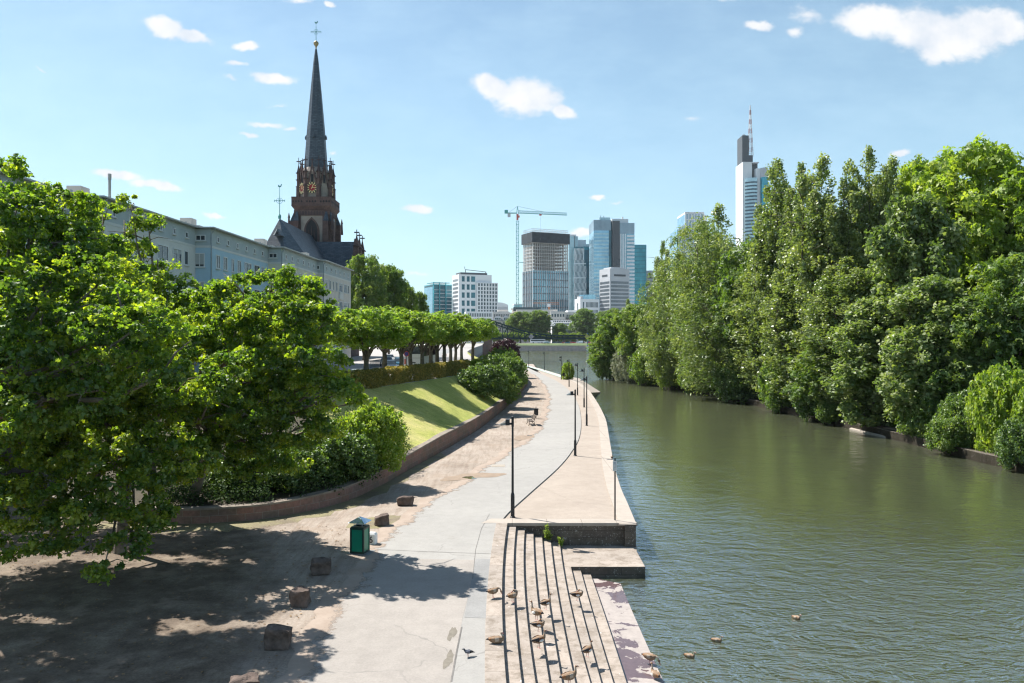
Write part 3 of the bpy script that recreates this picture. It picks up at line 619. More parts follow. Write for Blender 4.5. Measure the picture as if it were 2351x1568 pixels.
mb = MB(); mb.box(-.62, D0 + .004, -2.35, xw + .04, D0 + .6, -.13); mb.build('masonry', 'darkwall', hw)
mb = MB(); mb.prism([(-1.42, D0 - .05), (xw + .1, D0 - .05), (xw + .0, D0 + .75), (-1.0, D0 + .85)], -.125, .02); mb.build('coping', 'coping', hw, bevel=.02)
mb = MB(); mb.prism([(RF[9](d), d) for d in [NEAR + (DM - NEAR) * j / 20 for j in range(21)]] + [(slabf(d), d) for d in [NEAR + (slab[0][1] - NEAR) * j / 20 for j in range(21)][::-1]], -2.25, -1.46)
o = mb.build('wet_ledge', 'wet'); tag(o, 'flat wet purple stone ledge with dried pale patch at the waterline', 'ledge'); 
led = [P(*c8(*p), -1.62) for p in [(1400, 760), (1600, 1190), (1790, 1568)]]
ledf = quad3([(q[1], q[0]) for q in led])
mb = MB(); dd = [NEAR + (led[0][1] + 1.5 - NEAR) * j / 20 for j in range(21)]
mb.prism([(slabf(d) - .3, d) for d in dd] + [(ledf(d), d) for d in dd[::-1]], -2.2, -1.60)
o = mb.build('sunken_ledge', 'algae'); tag(o, 'algae green stone ledge lying just under the water', 'ledge')
# puddles
def blob(name, cx, cy, rx, ry, z, mat, seed=1, rot=0):
    r = random.Random(seed); ph = [r.random() * 6 for _ in range(5)]; pts = []
    for k in range(40):
        a = 2 * PI * k / 40; q = 1 + .25 * math.sin(2 * a + ph[0]) + .16 * math.sin(3 * a + ph[1]) + .09 * math.sin(7 * a + ph[2])
        x, y = rx * q * math.cos(a), ry * q * math.sin(a); pts.append((cx + x * math.cos(rot) - y * math.sin(rot), cy + x * math.sin(rot) + y * math.cos(rot)))
    return poly_sheet(name, pts, z, mat)
M['puddle'] = Mt('puddle_water').set((.10, .08, .06), .03, 0, 1.0).m
M['damp'] = plain('damp_dirt', (.25, .185, .13), .7, 0, .2, 2)
p = P(1078, 1097)
blob('damp_dirt', p[0] + .15, p[1] + .5, 1.7, 1.1, .0135, 'damp', 3, .5); blob('puddle', p[0], p[1], .42, .42, .016, 'puddle', 5)
p = P(1215, 1000); blob('damp_dirt', p[0] - .5, p[1] - 1.5, .6, 2.2, .0135, 'damp', 8, -.25); blob('puddle', p[0], p[1], .22, .35, .016, 'puddle', 9)
p = P(1238, 915); blob('damp_dirt', p[0] - .8, p[1], .8, 5, .0135, 'damp', 11)
p = P(970, 1165); blob('mossy_patch', p[0] - 1.5, p[1] - 3, .8, 2.2, .002, 'mossy', 21, -.6)
# right bank island and far bank
isl = [P(2351, 1085, WATER)[:2], P(2250, 1062, WATER)[:2], P(2130, 1030, WATER)[:2], P(1950, 985, WATER)[:2], P(1650, 911, WATER)[:2], P(1500, 884, WATER)[:2], P(1400, 866, WATER)[:2], (24, 205), (32, 222), (60, 235), (110, 230), (130, 20), (42, 20), (41, 45)]
poly_sheet('island_ground', isl, WATER + .75, 'bedsoil', thick=2)
iw = ribbon('island_wall', [(41, 20)] + isl[0:7], -2.4, WATER + .78, .5, ['darkwall'], side=-1); tag(iw, 'low stained stone wall along the foot of the wooded island', 'wall')
pr = [P(1950, 987, WATER)[:2], P(2020, 1003, WATER)[:2], P(2100, 1020, WATER)[:2], P(2140, 1032, WATER)[:2], P(2150, 1022, WATER)[:2], P(2080, 1000, WATER)[:2], P(1990, 978, WATER)[:2]]
mb = MB(); mb.prism(pr, -2.2, WATER + .22); o = mb.build('stone_ledge', 'coping', bevel=.08); tag(o, 'low pale broken stone ledge in the water at the island foot', 'ledge')
pr = [(p_[0] + 1, p_[1] + .7) for p_ in pr]; mb = MB(); mb.prism(pr, -2.2, WATER + .83); o = mb.build('stone_ledge', plain('earthy_bank', (.27, .2, .15), .9, 0, .35, 1.2, .02)); tag(o, 'earthy pale bank step behind the broken ledge on the island', 'bank step')
# far bank
FD = 608.0
fw = ribbon('far_quay_wall', [(-300, FD), (400, FD)], -2.3, 2.05, 1.2, ['farquay'], side=1); tag(fw, 'long pale pink stone quay wall across the river', 'quay wall')
mb = MB(); mb.prism([(-300, FD - .1), (400, FD - .1), (400, FD + 1.5), (-300, FD + 1.5)], 2.08, 2.5); mb.build('parapet', 'coping', fw)
mb = MB(); mb.face([(-300, FD + 1.6, 2.1), (400, FD + 1.6, 2.1), (400, 634, 3.9), (-300, 634, 3.9)]); struct('far_lawn', mb, plain('far_grass', (.09, .13, .045), .9, 0, .25, .1))
poly_sheet('city_ground', [(-4000, 633.9), (4000, 633.9), (4000, 3000), (-4000, 3000)], 3.9, plain('city_paving', (.3, .29, .28), .9, 0, .1, .05), thick=5)
poly_sheet('south_bank_ground', [(-3000, -300), (-89, -300), (-89, 40), (-399, 40), (-399, 620), (-3000, 620)], 2.0, plain('far_paving', (.3, .29, .28), .9, 0, .1, .05), thick=4)
poly_sheet('far_road', [(-300, 637), (400, 637), (400, 647), (-300, 647)], 3.904, 'road')

# patches, seams and covers in the paving
def seam(pts, w=.03, z=.0135, mat='seam'):
    mb = MB()
    for a, b in zip(pts, pts[1:]):
        dx, dy = b[0] - a[0], b[1] - a[1]; h = math.hypot(dx, dy); nx, ny = -dy / h * w / 2, dx / h * w / 2
        mb.face([(a[0] - nx, a[1] - ny, z), (b[0] - nx, b[1] - ny, z), (b[0] + nx, b[1] + ny, z), (a[0] + nx, a[1] + ny, z)])
    struct('pavement_seam', mb, mat)
M['seam'] = plain('bitumen_seam', (.15, .14, .13), .9, 0, .3, 3); M['patch'] = ground_mat('asphalt_patch', [(.3, (.235, .232, .225)), (.7, (.285, .28, .27))], .3, (.88, 1.1), fine=.92)
seam([P(868, 1262)[:2], P(1000, 1268)[:2], P(1132, 1272)[:2]], .025); seam([P(1085, 1330)[:2], P(1092, 1262)[:2], P(1105, 1215)[:2], P(1124, 1180)[:2]], .02); seam([P(1060, 1440)[:2], P(1048, 1500)[:2], P(1036, 1566)[:2]], .045)
q_ = [P(1064, 1440)[:2], P(1100, 1442)[:2]]; poly_sheet('asphalt_patch', [P(1092, 1283)[:2], P(1129, 1284)[:2], P(1118, 1420)[:2], P(1066, 1418)[:2]], .0115, 'patch')
for (px, py, w_, h_) in ((1038, 1455, .1, .55), (1030, 1515, .12, .5)): 
    p = P(px, py); blob('oil_stain', p[0], p[1], w_, h_, .0145, plain('oil_stain', (.17, .15, .12), .8, 0, .2, 6), int(px))
p = P(1144, 1070); mb = MB(); mb.box(p[0] - .45, p[1] - .4, -.02, p[0] + .45, p[1] + .5, .022); struct('dirt_slab', mb, plain('pale_slab', (.33, .29, .24), .9, 0, .12, 3))
p = P(1005, 1298); mb = MB(); mb.lathe([(.33, .011), (.33, .018)], 20, (p[0], p[1])); struct('manhole_cover', mb, plain('iron_cover', (.24, .22, .2), .7, .2, .2, 14))
seam([P(1205, 1100)[:2], P(1320, 1150)[:2], P(1430, 1160)[:2]], .02, -.0555, plain('gravel_groove', (.25, .21, .17), .9))
# ------------------------------------------------------------------ foliage
R = np.random.default_rng(11)
from mathutils import noise as mnoise
def shape_arrays(kind):
    if kind == 'maple':
        v = [(0, -.12, 0)]; f = []
        for ang, ln, w in ((0, .62, .2), (1.15, .5, .19), (-1.15, .5, .19)):
            c, s_ = math.cos(ang), math.sin(ang)
            def r(x, y, z): return (x * c + y * s_, -x * s_ + y * c - .12 * 0, z)
            i = len(v); v += [r(w, ln * .55, .02), r(0, ln, -.12), r(-w, ln * .55, .02)]; f.append((0, i, i + 1, i + 2))
        return np.array(v), np.array(f)
    if kind == 'long': return np.array([(0, -.6, 0), (.16, 0, .04), (0, .6, -.05), (-.16, 0, .04)]), np.array([(0, 1, 2, 3)])
    if kind == 'tuft':
        v = []; f = []
        for a in (0, 2.1, 4.2):
            c, s_ = math.cos(a), math.sin(a)
            for (x, y, z) in ((0, 0, 0), (.24, .3, .08), (0, .72, -.06), (-.24, .3, .08)): v.append((x * c + y * s_, -x * s_ + y * c, z))
            f.append(tuple(range(len(v) - 4, len(v))))
        return np.array(v), np.array(f)
    return np.array([(0, -.5, -.05), (.4, 0, .08), (0, .55, -.08), (-.4, 0, .08)]), np.array([(0, 1, 2, 3)])
def leaf_mesh(name, C, Nn, S, kind, shade, mat):
    C = np.asarray(C, float); n = len(C); sv, sf = shape_arrays(kind)
    Nn = Nn / np.maximum(1e-6, np.linalg.norm(Nn, axis=1, keepdims=True))
    r = R.normal(size=(n, 3)); t = np.cross(Nn, r); t /= np.maximum(1e-6, np.linalg.norm(t, axis=1, keepdims=True)); b = np.cross(Nn, t)
    k = len(sv); V = C[:, None, :] + S[:, None, None] * (sv[None, :, 0, None] * t[:, None, :] + sv[None, :, 1, None] * b[:, None, :] + sv[None, :, 2, None] * Nn[:, None, :])
    V = V.reshape(-1, 3).astype(np.float32); Fc = (sf[None] + (np.arange(n) * k)[:, None, None]).reshape(-1).astype(np.int32); nf = n * len(sf)
    me = bpy.data.meshes.new(name); me.vertices.add(len(V)); me.vertices.foreach_set('co', V.ravel())
    me.loops.add(nf * 4); me.loops.foreach_set('vertex_index', Fc)
    me.polygons.add(nf); me.polygons.foreach_set('loop_start', np.arange(0, nf * 4, 4, dtype=np.int32))
    at = me.attributes.new('shade', 'FLOAT', 'FACE'); at.data.foreach_set('value', np.repeat(shade, len(sf)).astype(np.float32))
    me.update(calc_edges=True); me.materials.append(M[mat] if isinstance(mat, str) else mat); return me
def unit(n):
    v = R.normal(size=(n, 3)); return v / np.linalg.norm(v, axis=1, keepdims=True)
def fill_clumps(cc, cr, per, flat=.6, up=.8, droop=0.0, jit=.55):
    """leaves around clump centres: cc (k,3), cr (k,) -> C, N, shade"""
    k = len(cc); n = k * per; d = unit(n); rad = R.random(n) ** .45
    rr = np.repeat(cr, per); cen = np.repeat(cc, per, axis=0)
    off = d * (rad * rr)[:, None]; off[:, 2] *= flat
    if droop: off[:, 2] -= droop * rr * (np.hypot(off[:, 0], off[:, 1]) / np.maximum(rr, 1e-6)) ** 1.5
    Nn = d * .55 + np.array([0, 0, up]) + R.normal(size=(n, 3)) * jit
    sh = np.repeat(R.random(k) * .55, per) + R.random(n) * .45
    return cen + off, Nn, sh
def lobe_clumps(lobes, dens, cr, inner=.15):
    """lobes (x,y,z,rx,ry,rz): clump centres spread through the outer part of each lobe"""
    L_ = np.array(lobes, float); out_c = []; out_r = []
    for i, l in enumerate(L_):
        area = 4 * PI * ((l[3] * l[4]) ** 1.6 / 3 + (l[3] * l[5]) ** 1.6 / 3 + (l[4] * l[5]) ** 1.6 / 3) ** (1 / 1.6)
        n = max(4, int(dens * area / (cr * cr))); d = unit(n); rad = np.where(R.random(n) < inner, R.random(n) * .6 + .2, .78 + .27 * R.random(n))
        c = l[:3] + d * l[3:6] * rad[:, None]
        keep = np.ones(n, bool)
        for j, m_ in enumerate(L_):
            if j != i: keep &= (((c - m_[:3]) / m_[3:6]) ** 2).sum(1) > .45
        c = c[keep]; out_c.append(c); out_r.append(cr * (.65 + .7 * R.random(len(c))))
        nf = max(2, int(n * FRAY)); d = unit(nf); d[:, 2] = np.abs(d[:, 2]) * .9 + .05 * (R.random(nf) - .5); q = l[:3] + d * l[3:6] * (1.05 + .32 * R.random(nf))[:, None]
        out_c.append(q); out_r.append(cr * (.3 + .35 * R.random(nf)))
    return np.concatenate(out_c), np.concatenate(out_r)
FRAY = .13
def limb_tree(base, fork, targets, r0, seed=1, wob=.25):
    """trunk and limbs reaching every target; one mesh"""
    r = random.Random(seed); mb = MB(); base = Vector(base); fork = Vector(fork)
    pts = [base.lerp(fork, t) + Vector((r.uniform(-1, 1), r.uniform(-1, 1), 0)) * wob * .3 * (0 < t < 1) for t in (0, .3, .65, 1)]
    rs = [r0 * 1.25, r0, r0 * .9, r0 * .82]
    mb.tube([pts[0] - Vector((0, 0, .3))] + pts, [r0 * 1.5] + rs, 10)
    for t_ in targets:
        t_ = Vector(t_); a = r.uniform(.55, 1); s = pts[2].lerp(pts[3], max(0, a * 2 - 1)); dl = (t_ - s).length
        q = [s, s.lerp(t_, .35) + Vector((0, 0, dl * .07)) + Vector((r.uniform(-1, 1), r.uniform(-1, 1), r.uniform(-.5, .5))) * dl * .05, s.lerp(t_, .7) + Vector((r.uniform(-1, 1), r.uniform(-1, 1), r.uniform(-.5, .5))) * dl * .07, t_]
        rr = r0 * r.uniform(.28, .45); mb.tube(q, [rr * 1.2, rr, rr * .6, rr * .2], 6)
        for _ in range(3):
            k = q[2] + (q[3] - q[2]) * r.random(); e = k + Vector((r.uniform(-1, 1), r.uniform(-1, 1), r.uniform(-.3, .8))) * dl * .16; mb.tube([k, k.lerp(e, .5) + Vector((0, 0, dl * .02)), e], [rr * .35, rr * .25, rr * .08], 5)
    return mb

# near maples: their lobes are set out one by one, each a spray of leaves at its own distance
def px_lobes(lst):
    out_ = []
    for q in lst:
        px, py, d, r = q[:4]; x, y, z = Q(px, py, d); out_.append((x, y, z, r, r * (q[4] if len(q) > 4 else 1), r * .72))
    return out_
MAPLE = dict(
 a=dict(base=(-15.5, 31.5, 0), fork=(-15.2, 31.6, 4.2), r=.2, lobes=[(40, 1010, 29, 1.5), (150, 1020, 28, 1.5), (255, 1050, 27.5, 1.4), (360, 1040, 28, 1.4), (435, 1055, 29, .95), (60, 1150, 27, 1.2), (175, 1150, 26.5, 1.1), (290, 1130, 27, 1.), (345, 1185, 28, .75), (110, 1235, 26.5, .7), (205, 1245, 26.3, .7), (238, 1305, 26, .36), (300, 1245, 27, .5), (30, 1250, 27, .55),
   (30, 880, 30, 1.9), (150, 890, 30, 1.7), (270, 900, 30, 1.7), (380, 920, 30.5, 1.4), (60, 750, 31, 2.), (180, 740, 31, 1.9), (290, 760, 32, 1.8), (390, 800, 32, 1.6), (450, 930, 31, .9), (-60, 950, 29, 2), (-80, 1120, 27, 1.5), (60, 610, 33, 1.6), (150, 640, 33.5, 1.5), (230, 640, 34, 1.4), (-60, 640, 33, 1.8), (-60, 780, 32, 1.8), (130, 810, 31.5, 1.4)]),
 b=dict(base=(-19.5, 25.5, 0), fork=(-18.5, 26, 6), r=.3, lobes=[(0, 740, 28, 1.2), (-60, 860, 27, 1.2), (-130, 780, 27, 1.3), (60, 800, 27, 1), (-20, 640, 28, 1.2), (330, 740, 24.5, .8), (285, 700, 25, .8), (400, 850, 24.5, .7), (-220, 820, 25, 1.2), (-300, 1000, 22, 1.1), (60, 850, 24, 1.4), (180, 830, 24, 1.2), (250, 760, 24.5, 1.2), (200, 900, 24, 1.0), (-60, 950, 22, 1.4), (320, 830, 25, 1.0), (380, 770, 26, 1.0), (100, 930, 24, 1.0), (-20, 400, 28, 1.2), (12, 425, 28, .9), (40, 470, 27, .8), (-40, 500, 28, 1.6), (70, 500, 27, 1.0), (105, 462, 28, .8), (150, 468, 28, .8), (210, 490, 28, .8), (30, 580, 26.5, 1.4), (115, 560, 27, 1.2), (160, 515, 28, .9), (195, 570, 27.5, 1.1), (130, 640, 26, 1.4), (30, 680, 25, 1.5), (225, 655, 26.5, 1.3), (-120, 620, 27, 1.7), (-140, 780, 25, 1.5), (-40, 800, 24.5, 1.8), (100, 760, 24.5, 1.4), (-200, 900, 23, 1.2), (-330, 700, 24, 1.5), (-360, 900, 22, 1.2), (-520, 760, 22, 1.4), (-640, 900, 20, 1.2), (-480, 560, 25, 1.4), (-260, 480, 27, 1.5), (-700, 700, 22, 1.3), (-250, 600, 25, 1.2), (-430, 1000, 21, 1.0)]),
 c=dict(base=(-18, 39.5, 0), fork=(-17.5, 39.5, 7), r=.26, lobes=[(300, 462, 39, .6), (340, 510, 39, .6), (285, 505, 39, 1.1), (235, 490, 39, .9), (330, 540, 39, 1.0), (362, 600, 39, .8), (412, 655, 38, .8), (452, 700, 38, .8), (330, 620, 39, 1.3), (270, 590, 38, 1.6), (385, 680, 38, 1.1), (430, 730, 38, 1.2), (330, 680, 37, 1.8), (440, 780, 37, 1.5), (390, 860, 37, 1.6), (480, 850, 37, 1.3), (120, 640, 38, 1.5), (60, 710, 38, 1.5), (205, 710, 37, 1.4), (0, 650, 38, 1.5), (260, 770, 36.5, 1.3), (60, 800, 37, 1.4), (-70, 720, 38, 1.6), (-80, 860, 37, 1.5), (160, 500, 40, 1.2), (180, 620, 39, 1.8), (330, 860, 36.5, 1.6), (240, 820, 37, 1.7), (150, 860, 37, 1.7), (60, 880, 37, 1.7), (-30, 860, 37, 1.8), (420, 930, 36, 1.2)]),
 d=dict(base=(-15.6, 38.6, .4), fork=(-13.6, 36.0, 4.0), r=.24, lobes=[(505, 690, 34, 1.1), (560, 665, 34, 1.0), (625, 650, 33.5, .85), (680, 650, 33, .9), (722, 690, 32.5, .85), (745, 740, 32, .9), (690, 730, 32, 1.2), (620, 730, 32, 1.4), (540, 760, 33, 1.4), (560, 850, 32, 1.4), (640, 820, 31.5, 1.4), (715, 820, 31, 1.2), (762, 850, 31, .85), (775, 905, 31, .75), (720, 900, 31, 1.1), (640, 910, 31.5, 1.3), (560, 930, 32, 1.2), (690, 980, 32, 1.0), (620, 1000, 32.5, 1.0), (750, 970, 32.5, .8), (560, 1010, 33, .9), (660, 1060, 33, .7), (500, 930, 33, 1.0), (480, 760, 34, 1.2), (820, 925, 32, .4), (320, 850, 28, .9), (390, 885, 28, .8), (270, 800, 28.5, .8), (490, 900, 29, .9), (520, 850, 29.5, .8), (560, 940, 30, .8), (500, 1030, 33.5, .7), (540, 1075, 33.5, .55), (590, 1085, 33.5, .6), (460, 1000, 33.5, .7)]),
)
mlab = dict(a='large dark maple leaning over the shaded dirt, its lowest boughs near the ground', b='tall bright maple cut by the left frame edge, highest crown on the left', c='maple standing behind the big near one, its single tip up against the blue building', d='bushy maple crown next to the sandstone wall, rightmost of the near maples')
for key, dd_ in MAPLE.items():
    lb = px_lobes(dd_['lobes']); base = Vector(dd_['base'])
    cc, crr = lobe_clumps(lb, dict(a=.40, b=.28, c=.34, d=.40)[key], .34, .06)
    hole = np.array([mnoise.noise(Vector(c_) * .75) * .7 + mnoise.noise(Vector(c_) * 1.9) * .5 for c_ in cc]); off_ = (cc[:, 0] < -.66 * cc[:, 1]) | (cc[:, 1] > 35.5); kp = hole < np.where(off_, .0, .27); cc, crr = cc[kp], crr[kp]
    C, Nn, sh = fill_clumps(cc, crr, LEAF_NEAR, .62, .55, .25, .8)
    keep = C[:, 2] > .35; C, Nn, sh = C[keep], Nn[keep], sh[keep]
    t = thing('maple_tree', mlab[key], 'tree', tuple(base), group='maples over the dirt ground')
    C = C - np.array(base)
    me = leaf_mesh('maple_crown', C, Nn, .12 + .085 * R.random(len(C)), 'maple', sh, 'maple')
    o = bpy.data.objects.new('crown', me); COL.objects.link(o); o.parent = t
    mb = limb_tree((0, 0, 0), Vector(dd_['fork']) - base, [Vector(l[:3]) - base for l in lb], dd_['r'], seed=ord(key))
    mb.build('trunk', 'maplebark', t, smooth=True)

# library of crowns, built once near their own origin and shared
def crown_broad(seed, mat, h=16, w=6.5, n=1, leaf=.3, per=26, zb=.18, cr=.95, kind='tuft', dens=.5, flat=.7):
    global R; R = np.random.default_rng(seed); r = random.Random(seed); lb = []
    nl = 24
    for k in range(nl):
        t = (k + .5) / nl; z = h * (zb + (1 - zb) * t ** .85); prof = math.sin(PI * min(.97, .12 + .86 * t)) ** .6
        a = k * 2.4 + r.uniform(-.4, .4); rad = w * prof * r.uniform(.35, .62) * (1 if k % 4 else .3); s = w * r.uniform(.24, .42) * (.55 + .45 * prof)
        lb.append((rad * math.cos(a), rad * math.sin(a), min(z, h - s * .8), s, s, s * .85))
    lb.append((0, 0, h - w * .32, w * .36, w * .36, w * .32)); lb.append((0, 0, h * .5, w * .5, w * .5, h * .22))
    cc, crr = lobe_clumps(lb, dens, cr, .12); C, Nn, sh = fill_clumps(cc, crr, per, flat, .6, .1, .6)
    me = leaf_mesh('broad_crown', C, Nn, leaf * (.7 + .6 * R.random(len(C))), kind, sh, mat)
    tm = limb_tree((0, 0, 0), (0, 0, h * zb * 1.3), [l[:3] for l in lb], h * .018, seed).data('broad_trunk', 'bark', True)
    return me, tm, float(np.percentile(C[:, 2], 99.8)), float(np.percentile(np.hypot(C[:, 0], C[:, 1]), 97))
def crown_poplar(seed, mat, h=28, w=3.6, leaf=.3, stems=7, per=22):
    global R; R = np.random.default_rng(seed); r = random.Random(seed); cs = []; rs = []; tips = []
    for k in range(stems):
        a = k * 2.4 + r.uniform(-.3, .3); rad = w * .62 * (0 if k == 0 else r.uniform(.55, 1)); top = h * (1 if k == 0 else r.uniform(.70, .97)); z0 = h * (.06 + .12 * r.random())
        cx_, cy_ = rad * math.cos(a), rad * math.sin(a); tips.append((cx_, cy_, top * .93)); n = int((top - z0) * 9)
        t = R.random(n); z = z0 + (top - z0) * t; pr = w * .56 * np.sin(PI * np.clip(.10 + .86 * t, 0, 1)) ** .7 * (.75 + .35 * np.sin(z * 1.3 + k * 2))
        aa = R.random(n) * 2 * PI; q = np.sqrt(R.random(n)) * pr
        gather = .45 + .55 * np.clip(z / h * 1.3, 0, 1)
        cs.append(np.stack([cx_ * gather + q * np.cos(aa), cy_ * gather + q * np.sin(aa), z], 1)); rs.append(.35 + .4 * R.random(n))
    C, Nn, sh = fill_clumps(np.concatenate(cs), np.concatenate(rs), per, 1.25, .25, 0, .75)
    me = leaf_mesh('poplar_crown', C, Nn, leaf * (.6 + .6 * R.random(len(C))), 'quad', sh, mat)
    tm = limb_tree((0, 0, 0), (0, 0, h * .12), tips, h * .014, seed).data('poplar_trunk', 'poplarbark', True)
    return me, tm, float(np.percentile(C[:, 2], 99.8)), float(np.percentile(np.hypot(C[:, 0], C[:, 1]), 97))
def crown_willow(seed, mat, h=18, w=7.5, leaf=.34, per=44, drop=.9):
    global R; R = np.random.default_rng(seed); r = random.Random(seed); lb = []
    for k in range(17):
        t = (k + .5) / 17; a = k * 2.4; z = h * (.2 + .72 * t); prof = math.sqrt(max(.3, 1 - ((t - .4) / .72) ** 2)); rad = w * .62 * prof * r.uniform(.6, 1); s = w * r.uniform(.26, .4)
        lb.append((rad * math.cos(a), rad * math.sin(a), z, s, s, s * .9))
    lb.append((0, 0, h * .55, w * .5, w * .5, h * .3))
    cc, crr = lobe_clumps(lb, .5, .9, .1); C, Nn, sh = fill_clumps(cc, crr, per, 1.1, .35, drop, .7)
    me = leaf_mesh('willow_crown', C, Nn, leaf * (.7 + .6 * R.random(len(C))), 'long', sh, mat)
    tm = limb_tree((0, 0, 0), (.4, 0, h * .25), [l[:3] for l in lb], h * .022, seed).data('willow_trunk', 'bark', True)
    return me, tm, float(np.percentile(C[:, 2], 99.8)), float(np.percentile(np.hypot(C[:, 0], C[:, 1]), 97))
def crown_shrub(seed, mat, h=4, w=3, leaf=.2, per=24, cr=.42, kind='quad', flat=.9, dens=.55):
    global R; R = np.random.default_rng(seed); r = random.Random(seed); lb = []
    for k in range(11):
        a = k * 2.4; rad = w * .62 * math.sqrt((k + .3) / 11); s = w * r.uniform(.3, .45); z = h * (.42 + .35 * (1 - rad / w) * r.uniform(.6, 1.2))
        lb.append((rad * math.cos(a), rad * math.sin(a), z, s, s, min(z, h * .42)))
    cc, crr = lobe_clumps(lb, dens, cr, .12); sc_ = []; sr_ = []
    for k in range(26):     # loose shoots that break the outline
        a = r.uniform(0, 6.28); el = r.uniform(.15, 1.45); l0 = np.array([math.cos(a) * math.cos(el) * w * .75, math.sin(a) * math.cos(el) * w * .75, h * .45 + math.sin(el) * h * .38]); dv = np.array([math.cos(a) * .5, math.sin(a) * .5, r.uniform(.2, .9)]); ln_ = h * r.uniform(.1, .3)
        for j in range(6): sc_.append(l0 + dv * ln_ * j / 5); sr_.append(cr * (.55 - .07 * j))
    cc = np.concatenate([cc, np.array(sc_)]); crr = np.concatenate([crr, np.array(sr_)]); C, Nn, sh = fill_clumps(cc, crr, per, flat, .6, 0, .7)
    C[:, 2] = np.maximum(C[:, 2], .03 + .25 * R.random(len(C)))
    me = leaf_mesh('shrub_crown', C, Nn, leaf * (.7 + .6 * R.random(len(C))), kind, sh, mat)
    tm = limb_tree((0, 0, 0), (0, 0, h * .15), [l[:3] for l in lb[::2]], h * .02, seed).data('shrub_stem', 'bark', True)
    return me, tm, float(np.percentile(C[:, 2], 99.8)), float(np.percentile(np.hypot(C[:, 0], C[:, 1]), 97))
LIB = {}
LIB['plane1'] = crown_broad(1, 'bright', 18, 7, leaf=.42); LIB['plane2'] = crown_broad(2, 'bright', 18, 7, leaf=.42)
LIB['broad1'] = crown_broad(3, 'broad', 16, 6.5, leaf=.4); LIB['broad2'] = crown_broad(4, 'broad', 16, 6.5, leaf=.4)
LIB['aspen1'] = crown_broad(5, 'aspen', 18, 6, leaf=.36, kind='quad', per=54, flat=1.0, zb=.05, cr=.8, dens=.5); LIB['aspen2'] = crown_broad(6, 'aspen', 17, 6, leaf=.36, kind='quad', per=54, flat=1.0, zb=.05, cr=.8, dens=.5)
LIB['pop1'] = crown_poplar(21, 'poplar', stems=8, per=30); LIB['pop2'] = crown_poplar(22, 'poplar', stems=6, per=30); LIB['pop3'] = crown_poplar(23, 'poplar', 28, 4.6, stems=12, per=30)
LIB['wil1'] = crown_willow(31, 'willow'); LIB['wil2'] = crown_willow(32, 'willow')
LIB['shr1'] = crown_shrub(41, 'shrub'); LIB['shr2'] = crown_shrub(42, 'bright'); LIB['silver'] = crown_shrub(43, 'silver', 5, 3.4, .22, kind='long')
LIB['purple'] = crown_shrub(44, 'purple', 6, 3.2, .24); LIB['shr3'] = crown_shrub(45, 'broad', 4, 3, .2)
G_IS, G_BU = 'trees on the wooded island', 'bushes along the island bank'
bankx = lambda d: float(np.interp(d, [59.8, 86.8, 135, 166, 192, 205, 222], [38.4, 36.8, 35, 29, 21.5, 24, 32]))
def plant(kind, label, px, ytop, w_px, d, zbase, name='tree', cat='tree', group=None, rot=None, wy=None, x=None):
    if group in (G_IS, G_BU):
        while X(px, d) < bankx(d) + (1.2 if group == G_IS else -.4): d += .5
    me, tm, h, w = LIB[kind]; H = Z(ytop, d) - zbase; X0 = X(px, d) if x is None else x; zbase -= (.13 * H if cat == 'shrub' else 0); H = Z(ytop, d) - zbase; s = (w_px * d / F / 2) / w
    t = thing(name, label, cat, (X0, d, zbase), rnd.uniform(0, 6.28) if rot is None else rot, group)
    t.scale = (s, (wy or s), H / h)
    o = bpy.data.objects.new('crown', me); COL.objects.link(o); o.parent = t
    o2 = bpy.data.objects.new('trunk' if cat == 'tree' else 'stem', tm); COL.objects.link(o2); o2.parent = t
    return t
G = 'trees on the wooded island'; ZI = WATER + .75
